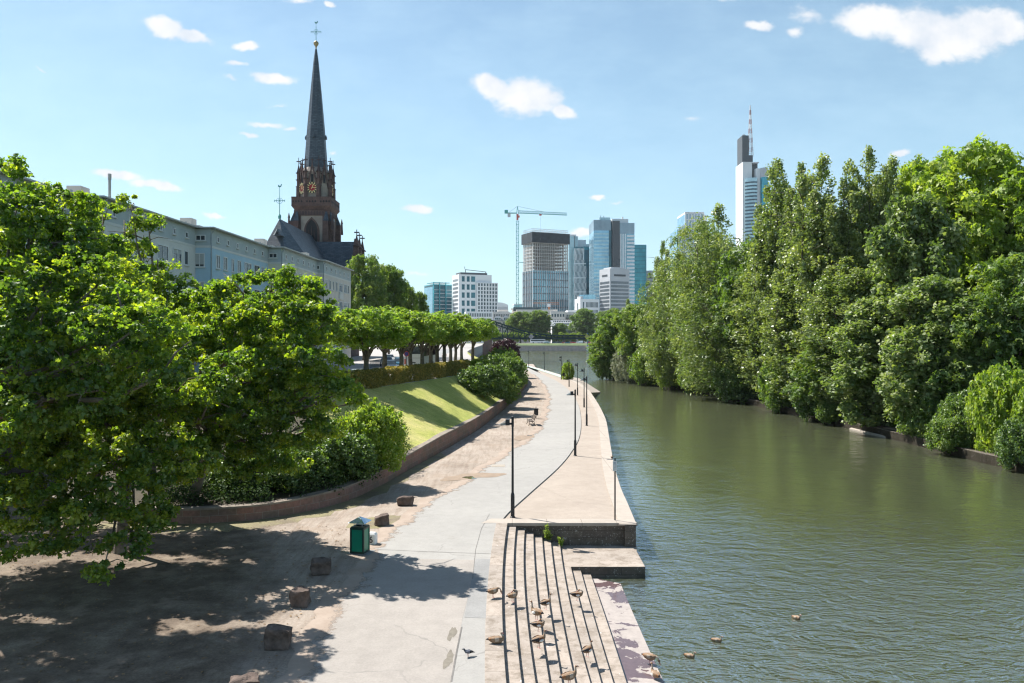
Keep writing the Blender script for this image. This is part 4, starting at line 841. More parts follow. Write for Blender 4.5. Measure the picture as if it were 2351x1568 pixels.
PL_ = [  # kind, label, px, ytop, width px, distance
 ('plane1', 'broad bright green plane tree, tallest crown near the right frame edge', 2240, 338, 330, 92, 'plane_tree'),
 ('plane2', 'bright green plane crown cut by the right frame edge, upper one', 2390, 400, 260, 86, 'plane_tree'),
 ('plane1', 'bright green plane crown between the twin poplars and the tallest plane', 2110, 375, 200, 100, 'plane_tree'),
 ('pop3', 'tall poplar with two ragged tips, left of the plane trees', 1995, 352, 110, 96, 'poplar_tree'),
 ('pop1', 'slim poplar half hidden against the bright plane crown', 2050, 372, 90, 98, 'poplar_tree'),
 ('pop3', 'poplar with the leftmost tip in the tall row, beside the white skyscraper', 1785, 380, 120, 101, 'poplar_tree'),
 ('pop2', 'thin poplar, second in the tall row from the skyscraper', 1840, 385, 95, 104, 'poplar_tree'),
 ('pop1', 'tall poplar, third in the tall row from the skyscraper', 1890, 368, 110, 97, 'poplar_tree'),
 ('pop2', 'poplar with leaning top, last in the tall row before the sky gap', 1938, 420, 100, 95, 'poplar_tree'),
 ('pop1', 'dark poplar top poking above the willows beside the striped tower', 1650, 478, 95, 142, 'poplar_tree'),
 ('pop2', 'small thin poplar above the far left end of the island', 1522, 560, 46, 160, 'poplar_tree'),
 ('pop2', 'slender poplar low in front of the city towers', 1442, 690, 40, 196, 'poplar_tree'),
 ('wil1', 'large pale green willow below the dark poplar top', 1655, 515, 230, 130, 'willow_tree'),
 ('wil2', 'pale willow with a dark curved limb at the left of the wood', 1570, 580, 190, 142, 'willow_tree'),
 ('wil1', 'light green willow reaching over the water left of the poplar row', 1700, 640, 240, 112, 'willow_tree'),
 ('wil2', 'low willow hanging over the water, centre of the island bank', 1560, 700, 170, 138, 'willow_tree'),
 ('broad2', 'leafy tree at the left tip of the island above the water', 1410, 722, 95, 190, 'broadleaf_tree'),
 ('broad1', 'yellow green tree just right of the island tip', 1465, 700, 90, 175, 'broadleaf_tree'),
 ('pop3', 'stout poplar at the left foot of the tall poplar row', 1760, 600, 140, 103, 'broadleaf_tree'),
 ('pop3', 'low broad poplar in front of the poplar row, leaves glinting', 1840, 560, 150, 95, 'aspen_tree'),
 ('pop3', 'broad poplar filling the front below the sky gap between poplars', 1945, 600, 150, 90, 'aspen_tree'),
 ('aspen1', 'silvery white poplar mass below the plane trees', 2100, 455, 200, 84, 'aspen_tree'),
 ('aspen2', 'silvery aspen bulging out over the water right of centre', 2010, 690, 190, 82, 'aspen_tree'),
 ('aspen1', 'grey green aspen hanging low to the stone ledge', 2150, 640, 200, 76, 'aspen_tree'),
 ('broad2', 'dark leafy tree at the right edge above the bright bush', 2330, 590, 200, 72, 'broadleaf_tree'),
 ('broad1', 'deep green tree between silvery aspen and right edge', 2235, 700, 190, 74, 'broadleaf_tree'),
 ('broad1', 'shady tree low in the wood behind the leaning shrub', 1910, 760, 170, 92, 'broadleaf_tree'),
 ('broad2', 'dark shady tree at the back of the wood under the plane crowns', 2200, 560, 260, 100, 'broadleaf_tree'),
 ('broad1', 'dark tree at the back of the wood between willows and poplars', 1740, 560, 170, 124, 'broadleaf_tree'),
 ('broad2', 'dark tree at the back of the wood behind the aspens', 2000, 540, 240, 112, 'broadleaf_tree'),
]
for kd, lab, px, yt, wp, d, nm in PL_:
    plant(kd, lab, px, yt, wp * (1.1 if 'pop' in kd or 'plane' in kd else 1.2), d, ZI - (.3 if 'pop' in kd else 1.2), nm, 'tree', G)
SH = [('silver', 'silvery grey willow bush at the waterline of the island tip', 1445, 790, 75, 172), ('shr3', 'dark bush at the very tip of the island', 1392, 800, 60, 186), ('shr2', 'yellow green bush hanging over water below the willows', 1540, 770, 70, 152),
      ('shr3', 'bush with drooping twigs at the waterline, mid island', 1610, 800, 110, 136), ('shr1', 'dark waterline bush below the light willow', 1700, 830, 120, 118), ('shr3', 'dense bush at the foot of the poplar row', 1790, 830, 110, 106),
      ('shr1', 'rounded bush over the wall at the foot of the silvery aspens', 1880, 850, 110, 95), ('shr3', 'small pale shrub leaning over the island wall', 1912, 925, 70, 87.5), ('shr1', 'shrub behind the pale stone ledge', 2010, 880, 110, 86),
      ('shr3', 'dark bush right of the pale stone ledge', 2140, 900, 130, 74), ('shr1', 'dark hanging bush beside the bright one at the right', 2210, 900, 110, 69), ('shr2', 'bright yellow green bush at the right frame edge', 2300, 835, 150, 64.5), ('shr3', 'dark drooping bush over the island wall left of the bright bushes', 2185, 950, 110, 66), ('shr1', 'low bush over the wall between the bright bushes', 2345, 960, 110, 59), ('shr2', 'bright low bush cut by the right frame edge', 2390, 870, 130, 60.5), ('shr3', 'bush behind the willow at the left tip of the island', 1490, 800, 90, 162)]
for kd, lab, px, yt, wp, d in SH:
    plant(kd, lab, px, yt, wp, d, ZI - .5, 'shrub', 'shrub', 'bushes along the island bank')
# left side: shrubs on the slope
plant('shr2', 'loose light green shrub at the corner of the lawn by the low wall', 855, 925, 150, 45.5, 1.2, 'shrub', 'shrub')
plant('shr1', 'dark lower shrub behind the low wall beneath the maple', 790, 985, 150, 43.2, .9, 'shrub', 'shrub')
plant('shr1', 'dark shrub against the low wall in deep maple shade', 660, 1015, 170, 41, .8, 'shrub', 'shrub')
plant('shr1', 'dark shrub behind the low wall left of the others, under the maples', 560, 1040, 150, 40.2, .8, 'shrub', 'shrub')
plant('shr3', 'leafy dark shrub on the bank between the maple crown and the corner shrub', 725, 985, 150, 44.5, 1.3, 'shrub', 'shrub')
E_ = 'big shrubs at the bend of the low wall'
for lab, px, yt, wp, d, kd in [('dense shrub at the front of the thicket, next to the lawn', 1112, 835, 88, 88, 'shr1'), ('shrub right behind the low wall at the front of the thicket', 1150, 845, 75, 96, 'shr3'), ('tall shrub in the middle of the thicket', 1155, 812, 80, 112, 'shr1'), ('rightmost shrub of the thicket, over the wall bend', 1172, 822, 55, 122, 'shr3'), ('light shrub at the back left of the thicket', 1100, 822, 60, 116, 'shr2'), ('shrub at the back of the thicket under the purple tree', 1150, 800, 70, 140, 'shr3')]:
    zb = .7 if px > 1140 else 2.0
    plant(kd, lab, px, yt, wp * 1.3, d, zb, 'shrub', 'shrub', E_)
plant('purple', 'dark purple leaved tree beyond the thicket by the river', 1160, 779, 68, 168, 1.0, 'copper_beech_tree', 'tree')
plant('shr2', 'single small leafy bush standing on the quay edge between lamp posts', 1305, 830, 30, 163, -.6, 'bush', 'shrub')
# trees behind the plane row
for kd, lab, px, yt, wp, d in [('broad1', 'large dark round tree in front of the church gable', 835, 588, 110, 150), ('broad2', 'large dark tree right of the church, above the clipped planes', 893, 612, 100, 158), ('broad1', 'lower dark tree above the clipped plane row', 930, 650, 60, 165), ('broad2', 'small yellowish tree at the end of the clipped plane row', 965, 672, 46, 175)]:
    plant(kd, lab, px, yt, wp, d, STREET, 'broadleaf_tree', 'tree')
for kd, lab, px, yt, wp, d in [('broad1', 'large round dark tree on the far bank, left clump', 1195, 716, 62, 668), ('broad2', 'large dark tree on the far bank, right half of the left clump', 1238, 713, 64, 664), ('broad1', 'small dark tree on the far bank beside the slate roofed house', 1285, 742, 34, 660),
        ('broad2', 'large round tree on the far bank left of the island tip', 1340, 709, 62, 664), ('broad1', 'large tree on the far bank partly behind the island tip', 1388, 715, 60, 672), ('broad2', 'grey green tree behind the two large far bank trees', 1410, 708, 46, 700)]:
    plant(kd, lab, px, yt, wp, d, 3.9, 'broadleaf_tree', 'tree', 'big trees on the far bank')
for k in range(20):
    plant('plane1' if k % 2 else 'plane2', 'small clipped tree in the long low row on the far bank', 1120 + k * 14 + rnd.uniform(-2, 2), 764 + rnd.uniform(-1.5, 1.5), 17, 652, 3.9, 'plane_tree', 'tree', 'low clipped trees on the far bank')

# clipped plane trees along the street
def pollard(seed):
    global R; R = np.random.default_rng(seed); r = random.Random(seed); lb = [(0, 0, 5.4, 2.6, 2.6, 1.5)]
    for k in range(9):
        a = k * 2.4; rad = 1.0 + 1.35 * (k % 3) / 2; lb.append((rad * math.cos(a), rad * math.sin(a), 4.6 + r.uniform(0, 1.7) - .2 * rad, r.uniform(1.15, 1.6), r.uniform(1.15, 1.6), r.uniform(1., 1.35)))
    cc, crr = lobe_clumps(lb, .6, .5, .15); C, Nn, sh = fill_clumps(cc, crr, 30, .6, .8, .1, .55)
    me = leaf_mesh('pollard_crown', C, Nn, .24 * (.7 + .6 * R.random(len(C))), 'maple', sh, 'plane')
    tm = limb_tree((0, 0, 0), (0, 0, 3.1), [l[:3] for l in lb], .24, seed).data('pollard_trunk', 'planebark', True)
    return me, tm
PO = [pollard(51), pollard(52), pollard(53)]
ordn = ['first', 'second', 'third', 'fourth', 'fifth', 'sixth', 'seventh', 'eighth', 'ninth', 'tenth', 'eleventh', 'twelfth', 'thirteenth', 'fourteenth', 'fifteenth', 'sixteenth']
row1 = [(X(p, d), d) for p, d in [(842, 70.5), (921, 81.5), (970, 92.5), (1004, 104), (1034, 118), (1060, 132), (1086, 141), (882, 84), (943, 93), (990, 101), (1020, 110), (1046, 121)]]
rlab = [ordn[k] + ' front row clipped plane tree beside the hedge, counted from the near end' for k in range(7)] + [ordn[k] + ' back row clipped plane tree behind the hedge, counted from the near end' for k in range(5)]
for i, (x, y) in enumerate(row1):
    t = thing('plane_tree', rlab[i], 'tree', (x, y, STREET), rnd.uniform(0, 6.28), 'clipped plane trees along the street')
    s = rnd.uniform(.92, 1.04); t.scale = (s * 1.14, s * 1.14, s * 1.06)
    me, tm = PO[i % 3]
    for nm, dt in (('crown', me), ('trunk', tm)):
        o = bpy.data.objects.new(nm, dt); COL.objects.link(o); o.parent = t
row2 = [(-19.5, 63), (-17.3, 67), (-24.5, 58), (-26.5, 66), (-25, 78), (-23.5, 90)]
lab2 = ['clipped plane tree nearest the maples, behind the hedge end', 'thin trunked clipped plane between maples and the thick trunks', 'clipped plane tree across from the blue facade, half hidden by the maples', 'clipped plane tree by the blue facade, behind the maple crowns', 'clipped plane tree at the facade side of the street, further on', 'clipped plane tree at the facade side of the street, farthest seen']
for i, (x, y) in enumerate(row2):
    t = thing('plane_tree', lab2[i], 'tree', (x, y, STREET), rnd.uniform(0, 6.28), 'clipped plane trees along the street')
    me, tm = PO[(i + 1) % 3]; t.scale = (1.1, 1.1, 1.08 if i != 1 else 1.0)
    for nm, dt in (('crown', me), ('trunk', tm)):
        o = bpy.data.objects.new(nm, dt); COL.objects.link(o); o.parent = t
# hedge on the upper edge of the lawn
hl = resample(smoothline([(-20.5, 59.6), (-15.6, 61.9), (-12.7, 65), (-10.2, 75.4), (-7.0, 88), (-5.2, 99)], 6), 90)
R = np.random.default_rng(77); cs = []; rs = []
for i, (x, y) in enumerate(hl[:-1]):
    x2, y2 = hl[i + 1]; dx, dy = x2 - x, y2 - y; h = math.hypot(dx, dy); nx, ny = -dy / h, dx / h
    hh = 1.42 + .08 * math.sin(i * .9) + .06 * math.sin(i * 2.3)
    for _ in range(64):
        u_, v_, w_ = R.random(), R.random(), R.random(); fz = R.random()
        if fz < .45: v_ = 1 - .12 * R.random()
        elif fz < .9: w_ = .06 * R.random() 
        bul = .10 * math.sin(i * .55)
        cs.append((x + dx * u_ + nx * (w_ * 1.1 - bul), y + dy * u_ + ny * (w_ * 1.1), STREET + v_ * hh)); rs.append(.13 + .12 * R.random())
C, Nn, sh = fill_clumps(np.array(cs), np.array(rs), 18, .9, .6, 0, .7)
me = leaf_mesh('hedge_leaves', C, Nn, .10 * (.8 + .6 * R.random(len(C))), 'quad', sh, 'hedge'); o = bpy.data.objects.new('hedge', me); COL.objects.link(o)
tag(o, 'long clipped olive green hedge along the top of the lawn', 'hedge')
# dark ivy bank behind the low wall
cs = []
for (lo_, up_) in SL:
    if not (-16.5 < lo_[0] < -6.9 and lo_[1] < 50): continue
    for _ in range(70):
        t_ = R.random() ** 1.3 * .5; cs.append((lo_[0] + (up_[0] - lo_[0]) * t_ + R.normal() * .3, lo_[1] + .35 + (up_[1] - lo_[1]) * t_, slope_z(t_, lo_[2]) + R.random() * (1.3 if t_ > .04 else .7)))
cs = np.array(cs); C, Nn, sh = fill_clumps(cs, .3 + .25 * R.random(len(cs)), 18, 1, .4, 0, .8)
me = leaf_mesh('ivy_leaves', C, Nn, .11 * (.8 + .6 * R.random(len(C))), 'quad', sh, 'darkivy'); o = bpy.data.objects.new('ivy_bank', me); COL.objects.link(o); tag(o, kind='stuff', label='dark ivy covering the bank behind the low wall', cat='ivy')
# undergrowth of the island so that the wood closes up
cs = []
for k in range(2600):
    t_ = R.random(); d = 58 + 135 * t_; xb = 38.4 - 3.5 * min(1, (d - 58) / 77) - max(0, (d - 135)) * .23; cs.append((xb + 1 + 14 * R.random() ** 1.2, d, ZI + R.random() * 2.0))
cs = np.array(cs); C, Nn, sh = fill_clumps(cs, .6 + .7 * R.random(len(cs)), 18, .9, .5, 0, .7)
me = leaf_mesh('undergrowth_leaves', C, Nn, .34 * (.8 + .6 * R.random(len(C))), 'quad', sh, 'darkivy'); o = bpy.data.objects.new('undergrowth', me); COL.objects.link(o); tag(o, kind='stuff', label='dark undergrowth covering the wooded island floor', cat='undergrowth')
# weeds in the corner of the steps
def weed(px, py, z, h, label, seed, mat='bright'):
    r = random.Random(seed); x, y, _ = P(px, py, z); t = thing('weed_plant', label, 'plant', (x, y, z)); st_ = MB(); C = []; NN = []
    for k in range(9):
        a = r.uniform(0, 6.28); l = r.uniform(.1, .32) * h; tip = (l * math.cos(a), l * math.sin(a) * .6, h * r.uniform(.55, 1)); st_.tube([(0, 0, 0), (tip[0] * .4, tip[1] * .4, tip[2] * .5), tip], [.006, .005, .002], 5)
        for j in range(30): q = r.uniform(.2, 1); C.append((tip[0] * q ** 1.3 + r.gauss(0, .035), tip[1] * q ** 1.3 + r.gauss(0, .035), tip[2] * q + r.gauss(0, .02))); NN.append((r.gauss(0, .5), r.gauss(0, .5), .9))
    st_.build('stem', 'bright', t); C = np.array(C); me = leaf_mesh('weed_leaves', C, np.array(NN), .085 * (.7 + .6 * R.random(len(C))), 'long', R.random(len(C)), mat); o = bpy.data.objects.new('leaves', me); COL.objects.link(o); o.parent = t
weed(*c8(668, 335), -.73, .75, 'taller leafy weed growing in the corner of the steps below the wall', 3)
weed(*c8(795, 395), -1.02, .55, 'shorter weed growing beside the landing under the dark wall', 5)
weed(*c8(690, 335), -.73, .5, 'small weed right against the taller weed at the steps', 7)
# fallen leaves on the shaded dirt
n = 2600; C = np.stack([R.uniform(-22, -3, n), R.uniform(15, 36, n), np.full(n, .02)], 1); C[:, 2] += R.random(n) * .015; k_ = (C[:, 0] < -2 - (C[:, 1] - 14) * .12)
k_ &= C[:, 0] < np.interp(C[:, 1], [q[1] for q in PL], [q[0] for q in PL]) - .3; C = C[k_]; me = leaf_mesh('litter_leaves', C, np.array([0, 0, 1.0]) + R.normal(size=(len(C), 3)) * .18, .05 + .05 * R.random(len(C)), 'maple', R.random(len(C)), plain('dry_leaf', (.22, .14, .07), .9, 0, .5, 1.3)); o = bpy.data.objects.new('leaf_litter', me); COL.objects.link(o); tag(o, kind='stuff', label='dry fallen leaves scattered over the shaded dirt', cat='leaf litter')
# ------------------------------------------------------------------ long blue and cream apartment row
M['zinc'] = plain('zinc_roof', (.42, .42, .40), .6, .2, .12, .5); M['plaster_grey'] = plain('grey_plaster', (.42, .47, .49), .9, 0, .08, .7)
M['plaster_blue'] = plain('blue_plaster', (.40, .55, .66), .9, 0, .07, .6); M['plaster_pink'] = plain('beige_plaster', (.60, .56, .51), .9, 0, .07, .6)
M['plaster_cream'] = plain('cream_plaster', (.62, .60, .47), .9, 0, .07, .6); M['plaster_white'] = plain('offwhite_plaster', (.64, .63, .6), .9, 0, .07, .6)
M['band'] = plain('pale_band', (.62, .62, .60), .8, 0, .05, 1); M['winframe'] = plain('white_window_frame', (.66, .67, .67), .6, 0, .05, 2)
M['winglass'] = plain('window_glass', (.03, .04, .05), .08, 0, .4, 1.2, spec=.8); M['blind'] = plain('window_blind', (.42, .43, .43), .7, 0, .08, 4); M['pipe'] = plain('zinc_pipe', (.3, .34, .36), .5, .4, .1, 3)
K_ = 11.5; Zr = EYE + K_
corners = [(4.0, -3.05), (5.54, -2.86), (7.089, -2.684), (8.627, -2.500), (10.07, -2.39), (11.6, -2.36)]
corners = [(d * K_, x * K_) for d, x in corners]
cols_ = ['plaster_pink', 'plaster_white', 'plaster_blue', 'plaster_cream', 'plaster_pink']
blab = ['beige part of the stepped apartment row nearest the left edge', 'off white part of the stepped apartment row left of the blue part', 'sky blue part of the stepped apartment row', 'cream part of the stepped apartment row right of the blue part', 'beige far end part of the stepped apartment row under the church']
def win_mesh(w, h, name, glass='winglass', blind=0):
    f = MB(); f.box(-.06, -w / 2, 0, .05, -w / 2 + .09, h); f.box(-.06, w / 2 - .09, 0, .05, w / 2, h); f.box(-.06, -w / 2 + .09, 0, .05, w / 2 - .09, .09); f.box(-.06, -w / 2 + .09, h - .1, .07, w / 2 - .09, h)
    if w > .9: f.box(-.05, -.035, .09, .04, .035, h - .1)
    s = MB(); s.box(-.04, -w / 2 - .08, -.08, .16, w / 2 + .08, -.003)
    g = MB(); g.box(-.08, -w / 2 + .08, .08, .0, w / 2 - .08, h - .09)
    if blind: g.box(-.01, -w / 2 + .1, h * (1 - blind), .022, w / 2 - .1, h - .11, 1)
    return f.data('window_frame', 'winframe'), g.data('window_pane', [glass, 'blind']), s.data('window_sill', 'band')
WM = {}
def add_window(parent, loc, rot, w, h, blind=0):
    k = (w, h, blind)
    if k not in WM: WM[k] = win_mesh(w, h, 'w', blind=blind)
    f, g, s = WM[k]; o = bpy.data.objects.new('window', f); COL.objects.link(o); o.parent = parent; o.location = loc; o.rotation_euler = (0, 0, rot)
    for nm, dt in (('pane', g), ('sill', s)):
        c = bpy.data.objects.new(nm, dt); COL.objects.link(c); c.parent = o
for i in range(5):
    (d0, x0), (d1, x1) = corners[i], corners[i + 1]
    ln = d1 - d0; dep = 13
    xe = x0 + .028 * ln                      # street line of this part drifts a little to the right
    t = thing('apartment_building', blab[i], 'apartment building', (x0, d0, STREET), 0, 'stepped apartment row behind the street trees')
    H = Zr - STREET - .35; sh = .028 * ln
    def rect(mb, z0, z1, o=0, mi=0): mb.prism([(-dep, -o + .004 * i), (o, -o + .004 * i), (sh + o, ln), (-dep, ln)], z0, z1, mi)
    mb = MB(); rect(mb, -.2, H - 1.95, 0, 0); rect(mb, H - 1.95, H - 1.72, .035, 1); rect(mb, H - 1.72, H, 0, 2)
    mb.build('wall', [cols_[i], 'band', 'plaster_grey'], t)
    mb = MB(); rect(mb, H, H + .13, .55); mb.prism([(-dep + 1, .2), (-1.2, .2), (sh - 1.2, ln), (-dep + 1, ln)], H + .13, H + .38); rf = mb.build('roof', 'zinc', t)
    mb = MB(); mb.box(-4.2, 2.6, H + .3, -3.0, 4.0, H + 1.5); mb.build('chimney', 'plaster_pink', rf)
    mb = MB(); mb.tube([(-3, 1.2, H + .3), (-3, 1.2, H + .9)], .09, 8); mb.build('vent_pipe', 'pipe', rf)
    if i == 1:
        mb = MB(); mb.tube([(-.4, 2.2, H + .2), (-.4, 2.2, H + 1.9)], .11, 12); mb.tube([(-.4, 2.2, H + 1.92), (-.4, 2.2, H + 2.4)], .14, 12); mb.build('flue', 'zinc', rf)
    mb = MB(); mb.tube([(.45, .12, H - .05), (.12, .06, H - .5), (.09, .06, H - .8), (.09, .06, 0)], .06, 8); mb.build('drainpipe', 'pipe', t)
    rz = math.atan2(-sh, ln) * -1
    # attic windows, then three storeys of living room windows
    for k in range(6):
        y = 1.9 + k * (ln - 3.2) / 5.3; add_window(t, (sh * y / ln + .01, y, H - 1.22), -math.atan2(sh, ln), .62, .62)
    for s_ in range(5):
        z = H - 3.95 - s_ * 2.9
        if z < .2: break
        for k, (y, w) in enumerate([(1.9, 1.05), (3.9, 1.05), (6.0, .7), (7.9, 1.05), (10.6, 2.2), (13.6, 1.9), (15.6, .9)]):
            add_window(t, (sh * y / ln + .01, y, z), -math.atan2(sh, ln), w, 1.45, (.35 if (k * 3 + s_ + i) % 4 == 0 else 0))
        if s_ < 4:
            b_ = MB(); b_.box(.0, 9.4, z - 1.15, .5, 11.8, z - .12); b_.build('balcony_panel', 'band', t)
    # windows in the short faces turned to the viewer
    stepw = 2.0
    add_window(t, (-1.0, -.01 + .004 * i, H - 1.25), -PI / 2, 1.05, .62)
    for s_ in range(4): add_window(t, (-1.1, -.01 + .004 * i, H - 3.95 - s_ * 2.9), -PI / 2, 1.05, 1.45, .8 if s_ == 0 else .4)

# ------------------------------------------------------------------ church
CD = 186.0; u_ = CD / 1829
def cz(cy): return Z(cy / 2.39, CD)
def cxx(cx): return X(c2(cx, 0)[0], CD)
ch = thing('church', 'red sandstone church with tall slate spire and clock tower', 'church', (cxx(390), CD, STREET))
ox, oy = cxx(390), CD
def lz(z): return z - STREET
tw = 3.95    # half width of the tower body
zb, zg0, zg1, zs0, ztop = 0, lz(cz(1152)), lz(cz(1100)), lz(cz(932)), lz(cz(270))
mb = MB(); mb.box(-tw, -tw, 0, tw, tw, zg0 - .6); tb = mb.build('tower', 'render_stone', ch)
# corner buttresses in red stone with stepped caps
mb = MB()
for sx in (-1, 1):
    for sy in (-1, 1):
        for (bx0, bx1, by0, by1) in ((tw - 1.15, tw + .0, tw + .0, tw + 1.05), (tw + .0, tw + 1.05, tw - 1.15, tw + .0)):
            x0, x1 = sorted((sx * bx0, sx * bx1)); y0, y1 = sorted((sy * by0, sy * by1))
            zt = zg0 - 3.2; mb.box(x0, y0, 0, x1, y1, zt)
            cx_, cy_ = (sx * (tw - .6), sy * (tw + .05)) if by1 > tw + .5 else (sx * (tw + .05), sy * (tw - .6))
            mb.hexa([(x0, y0, zt), (x1, y0, zt), (x1, y1, zt), (x0, y1, zt)], [(cx_ - .2, cy_ - .1, zt + 2.2), (cx_ + .2, cy_ - .1, zt + 2.2), (cx_ + .2, cy_ + .1, zt + 2.2), (cx_ - .2, cy_ + .1, zt + 2.2)], 1)
        mb.box(sx * (tw - 1.15), sy * (tw - 1.15), 0, sx * (tw + .12), sy * (tw + .12), zg0 - .6)
        px_, py_ = sx * (tw + 1.0), sy * (tw + 1.0); mb.tube([(px_, py_, zg0 - 5.2), (px_, py_, zg0 - 2.6)], [.35, .2], 4, 2); mb.tube([(px_, py_, zg0 - 2.6), (px_, py_, zg0 - 1.4)], [.3, .04], 4, 2)
mb.build('buttress', ['redstone', 'slate', 'darkstone'], ch)
# belfry windows with pointed arches and tracery, on the two faces that show
def arch_pts(w, h, n=8):
    p = [(-w / 2, 0)]; hs = h - w * .95
    for k in range(n + 1): a = k / n * math.radians(62); p.append((-w / 2 + w * 1.0 * (1 - math.cos(a)) , hs + w * 1.08 * math.sin(a)))
    q = [(-x, z) for x, z in p[::-1]]; return p + q[1 if abs(p[-1][0]) < .02 else 0:]
def arch_prism(mb, w, h, y0, y1, m=0, z0=0, ax='x', cx_=0, off=0):
    pts = arch_pts(w, h); n = len(pts); f = (lambda x, y, z: (cx_ + x, y, z0 + z)) if ax == 'x' else (lambda x, y, z: (y, cx_ + x, z0 + z))
    vs = [f(x, y0, z) for x, z in pts] + [f(x, y1, z) for x, z in pts]
    mb.mesh(vs, [tuple(range(n)), tuple(range(2 * n - 1, n - 1, -1))] + [(k, (k + 1) % n, n + (k + 1) % n, n + k) for k in range(n)], m)
wz = zg0 - 12.2
for ax, sg in (('x', -1), ('y', 1)):
    fr_ = MB(); arch_prism(fr_, 3.5, 9.9, sg * (tw + .0), sg * (tw + .16), 0, wz, ax); w_ = fr_.build('belfry_window', 'redstone', ch)
    v_ = MB(); arch_prism(v_, 2.6, 9.1, sg * (tw + .165), sg * (tw + .2), 0, wz + .3, ax); v_.build('opening', 'void', w_)
    b_ = MB()
    for q in (-.62, .0, .62):
        if ax == 'x': b_.box(q - .09, sg * (tw + .2), wz + .3, q + .09, sg * (tw + .34), wz + 7.9 - abs(q) * 1.6)
        else: b_.box(sg * (tw + .2), q - .09, wz + .3, sg * (tw + .34), q + .09, wz + 7.9 - abs(q) * 1.6)
    for k in range(0):
        z_ = wz + .8 + k * .62
        if ax == 'x': b_.box(-1.2, sg * (tw + .21), z_, 1.2, sg * (tw + .26), z_ + .12, 1)
        else: b_.box(sg * (tw + .21), -1.2, z_, sg * (tw + .26), 1.2, z_ + .12, 1)
    b_.build('tracery', ['darkstone', 'darkstone'], w_)
    s_ = MB()
    for q in (-2.62, 2.62):
        if ax == 'x': s_.box(q - .16, sg * tw, wz - 3, q + .16, sg * (tw + .13), zg0 - 1.4)
        else: s_.box(sg * tw, q - .16, wz - 3, sg * (tw + .13), q + .16, zg0 - 1.4)
    if ax == 'x': s_.box(-tw + 1, sg * tw, zg0 - 1.9, tw - 1, sg * (tw + .2), zg0 - .6)
    else: s_.box(sg * tw, -tw + 1, zg0 - 1.9, sg * (tw + .2), tw - 1, zg0 - .6)
    for k in range(9):
        q = -2.6 + k * .65; arch_prism(s_, .5, .95, sg * (tw + .2), sg * (tw + .24), 1, zg0 - 1.8, ax, q)
    s_.build('frieze', ['redstone', 'darkstone'], ch)
# gallery
gw = 4.55; mb = MB()
mb.hexa([(-tw, -tw, zg0 - .6), (tw, -tw, zg0 - .6), (tw, tw, zg0 - .6), (-tw, tw, zg0 - .6)], [(-gw, -gw, zg0 + .25), (gw, -gw, zg0 + .25), (gw, gw, zg0 + .25), (-gw, gw, zg0 + .25)])
for (a, b) in (((-gw, -gw), (gw, -gw + .25)), ((-gw, gw - .25), (gw, gw)), ((-gw, -gw + .25), (-gw + .25, gw - .25)), ((gw - .25, -gw + .25), (gw, gw - .25))):
    mb.box(a[0], a[1], zg0 + .25, b[0], b[1], zg0 + .45); mb.box(a[0], a[1], zg1 - .12, b[0], b[1], zg1 + .12)
    mb.box(a[0] + .03, a[1] + .03, zg0 + .45, b[0] - .03, b[1] - .03, zg1 - .12)
for k in range(14):
    q = -gw + .45 + k * (2 * gw - .9) / 13
    for (x, y, h_, v_) in ((q, -gw, .17, .0), (gw, q, 0, .17)):
        z_ = (zg0 + .45 + zg1 - .12) / 2
        if k % 5 == 4: continue
        if y == -gw: mb.box(x - .24, y - .012, z_ - .08, x + .24, y + .02, z_ + .08, 1); mb.box(x - .08, y - .014, z_ - .26, x + .08, y + .02, z_ + .26, 1)
        else: mb.box(x - .02, y - .24, z_ - .08, x + .012, y + .24, z_ + .08, 1); mb.box(x - .02, y - .08, z_ - .26, x + .014, y + .08, z_ + .26, 1)
mb.build('gallery', ['redstone', 'void'], ch)
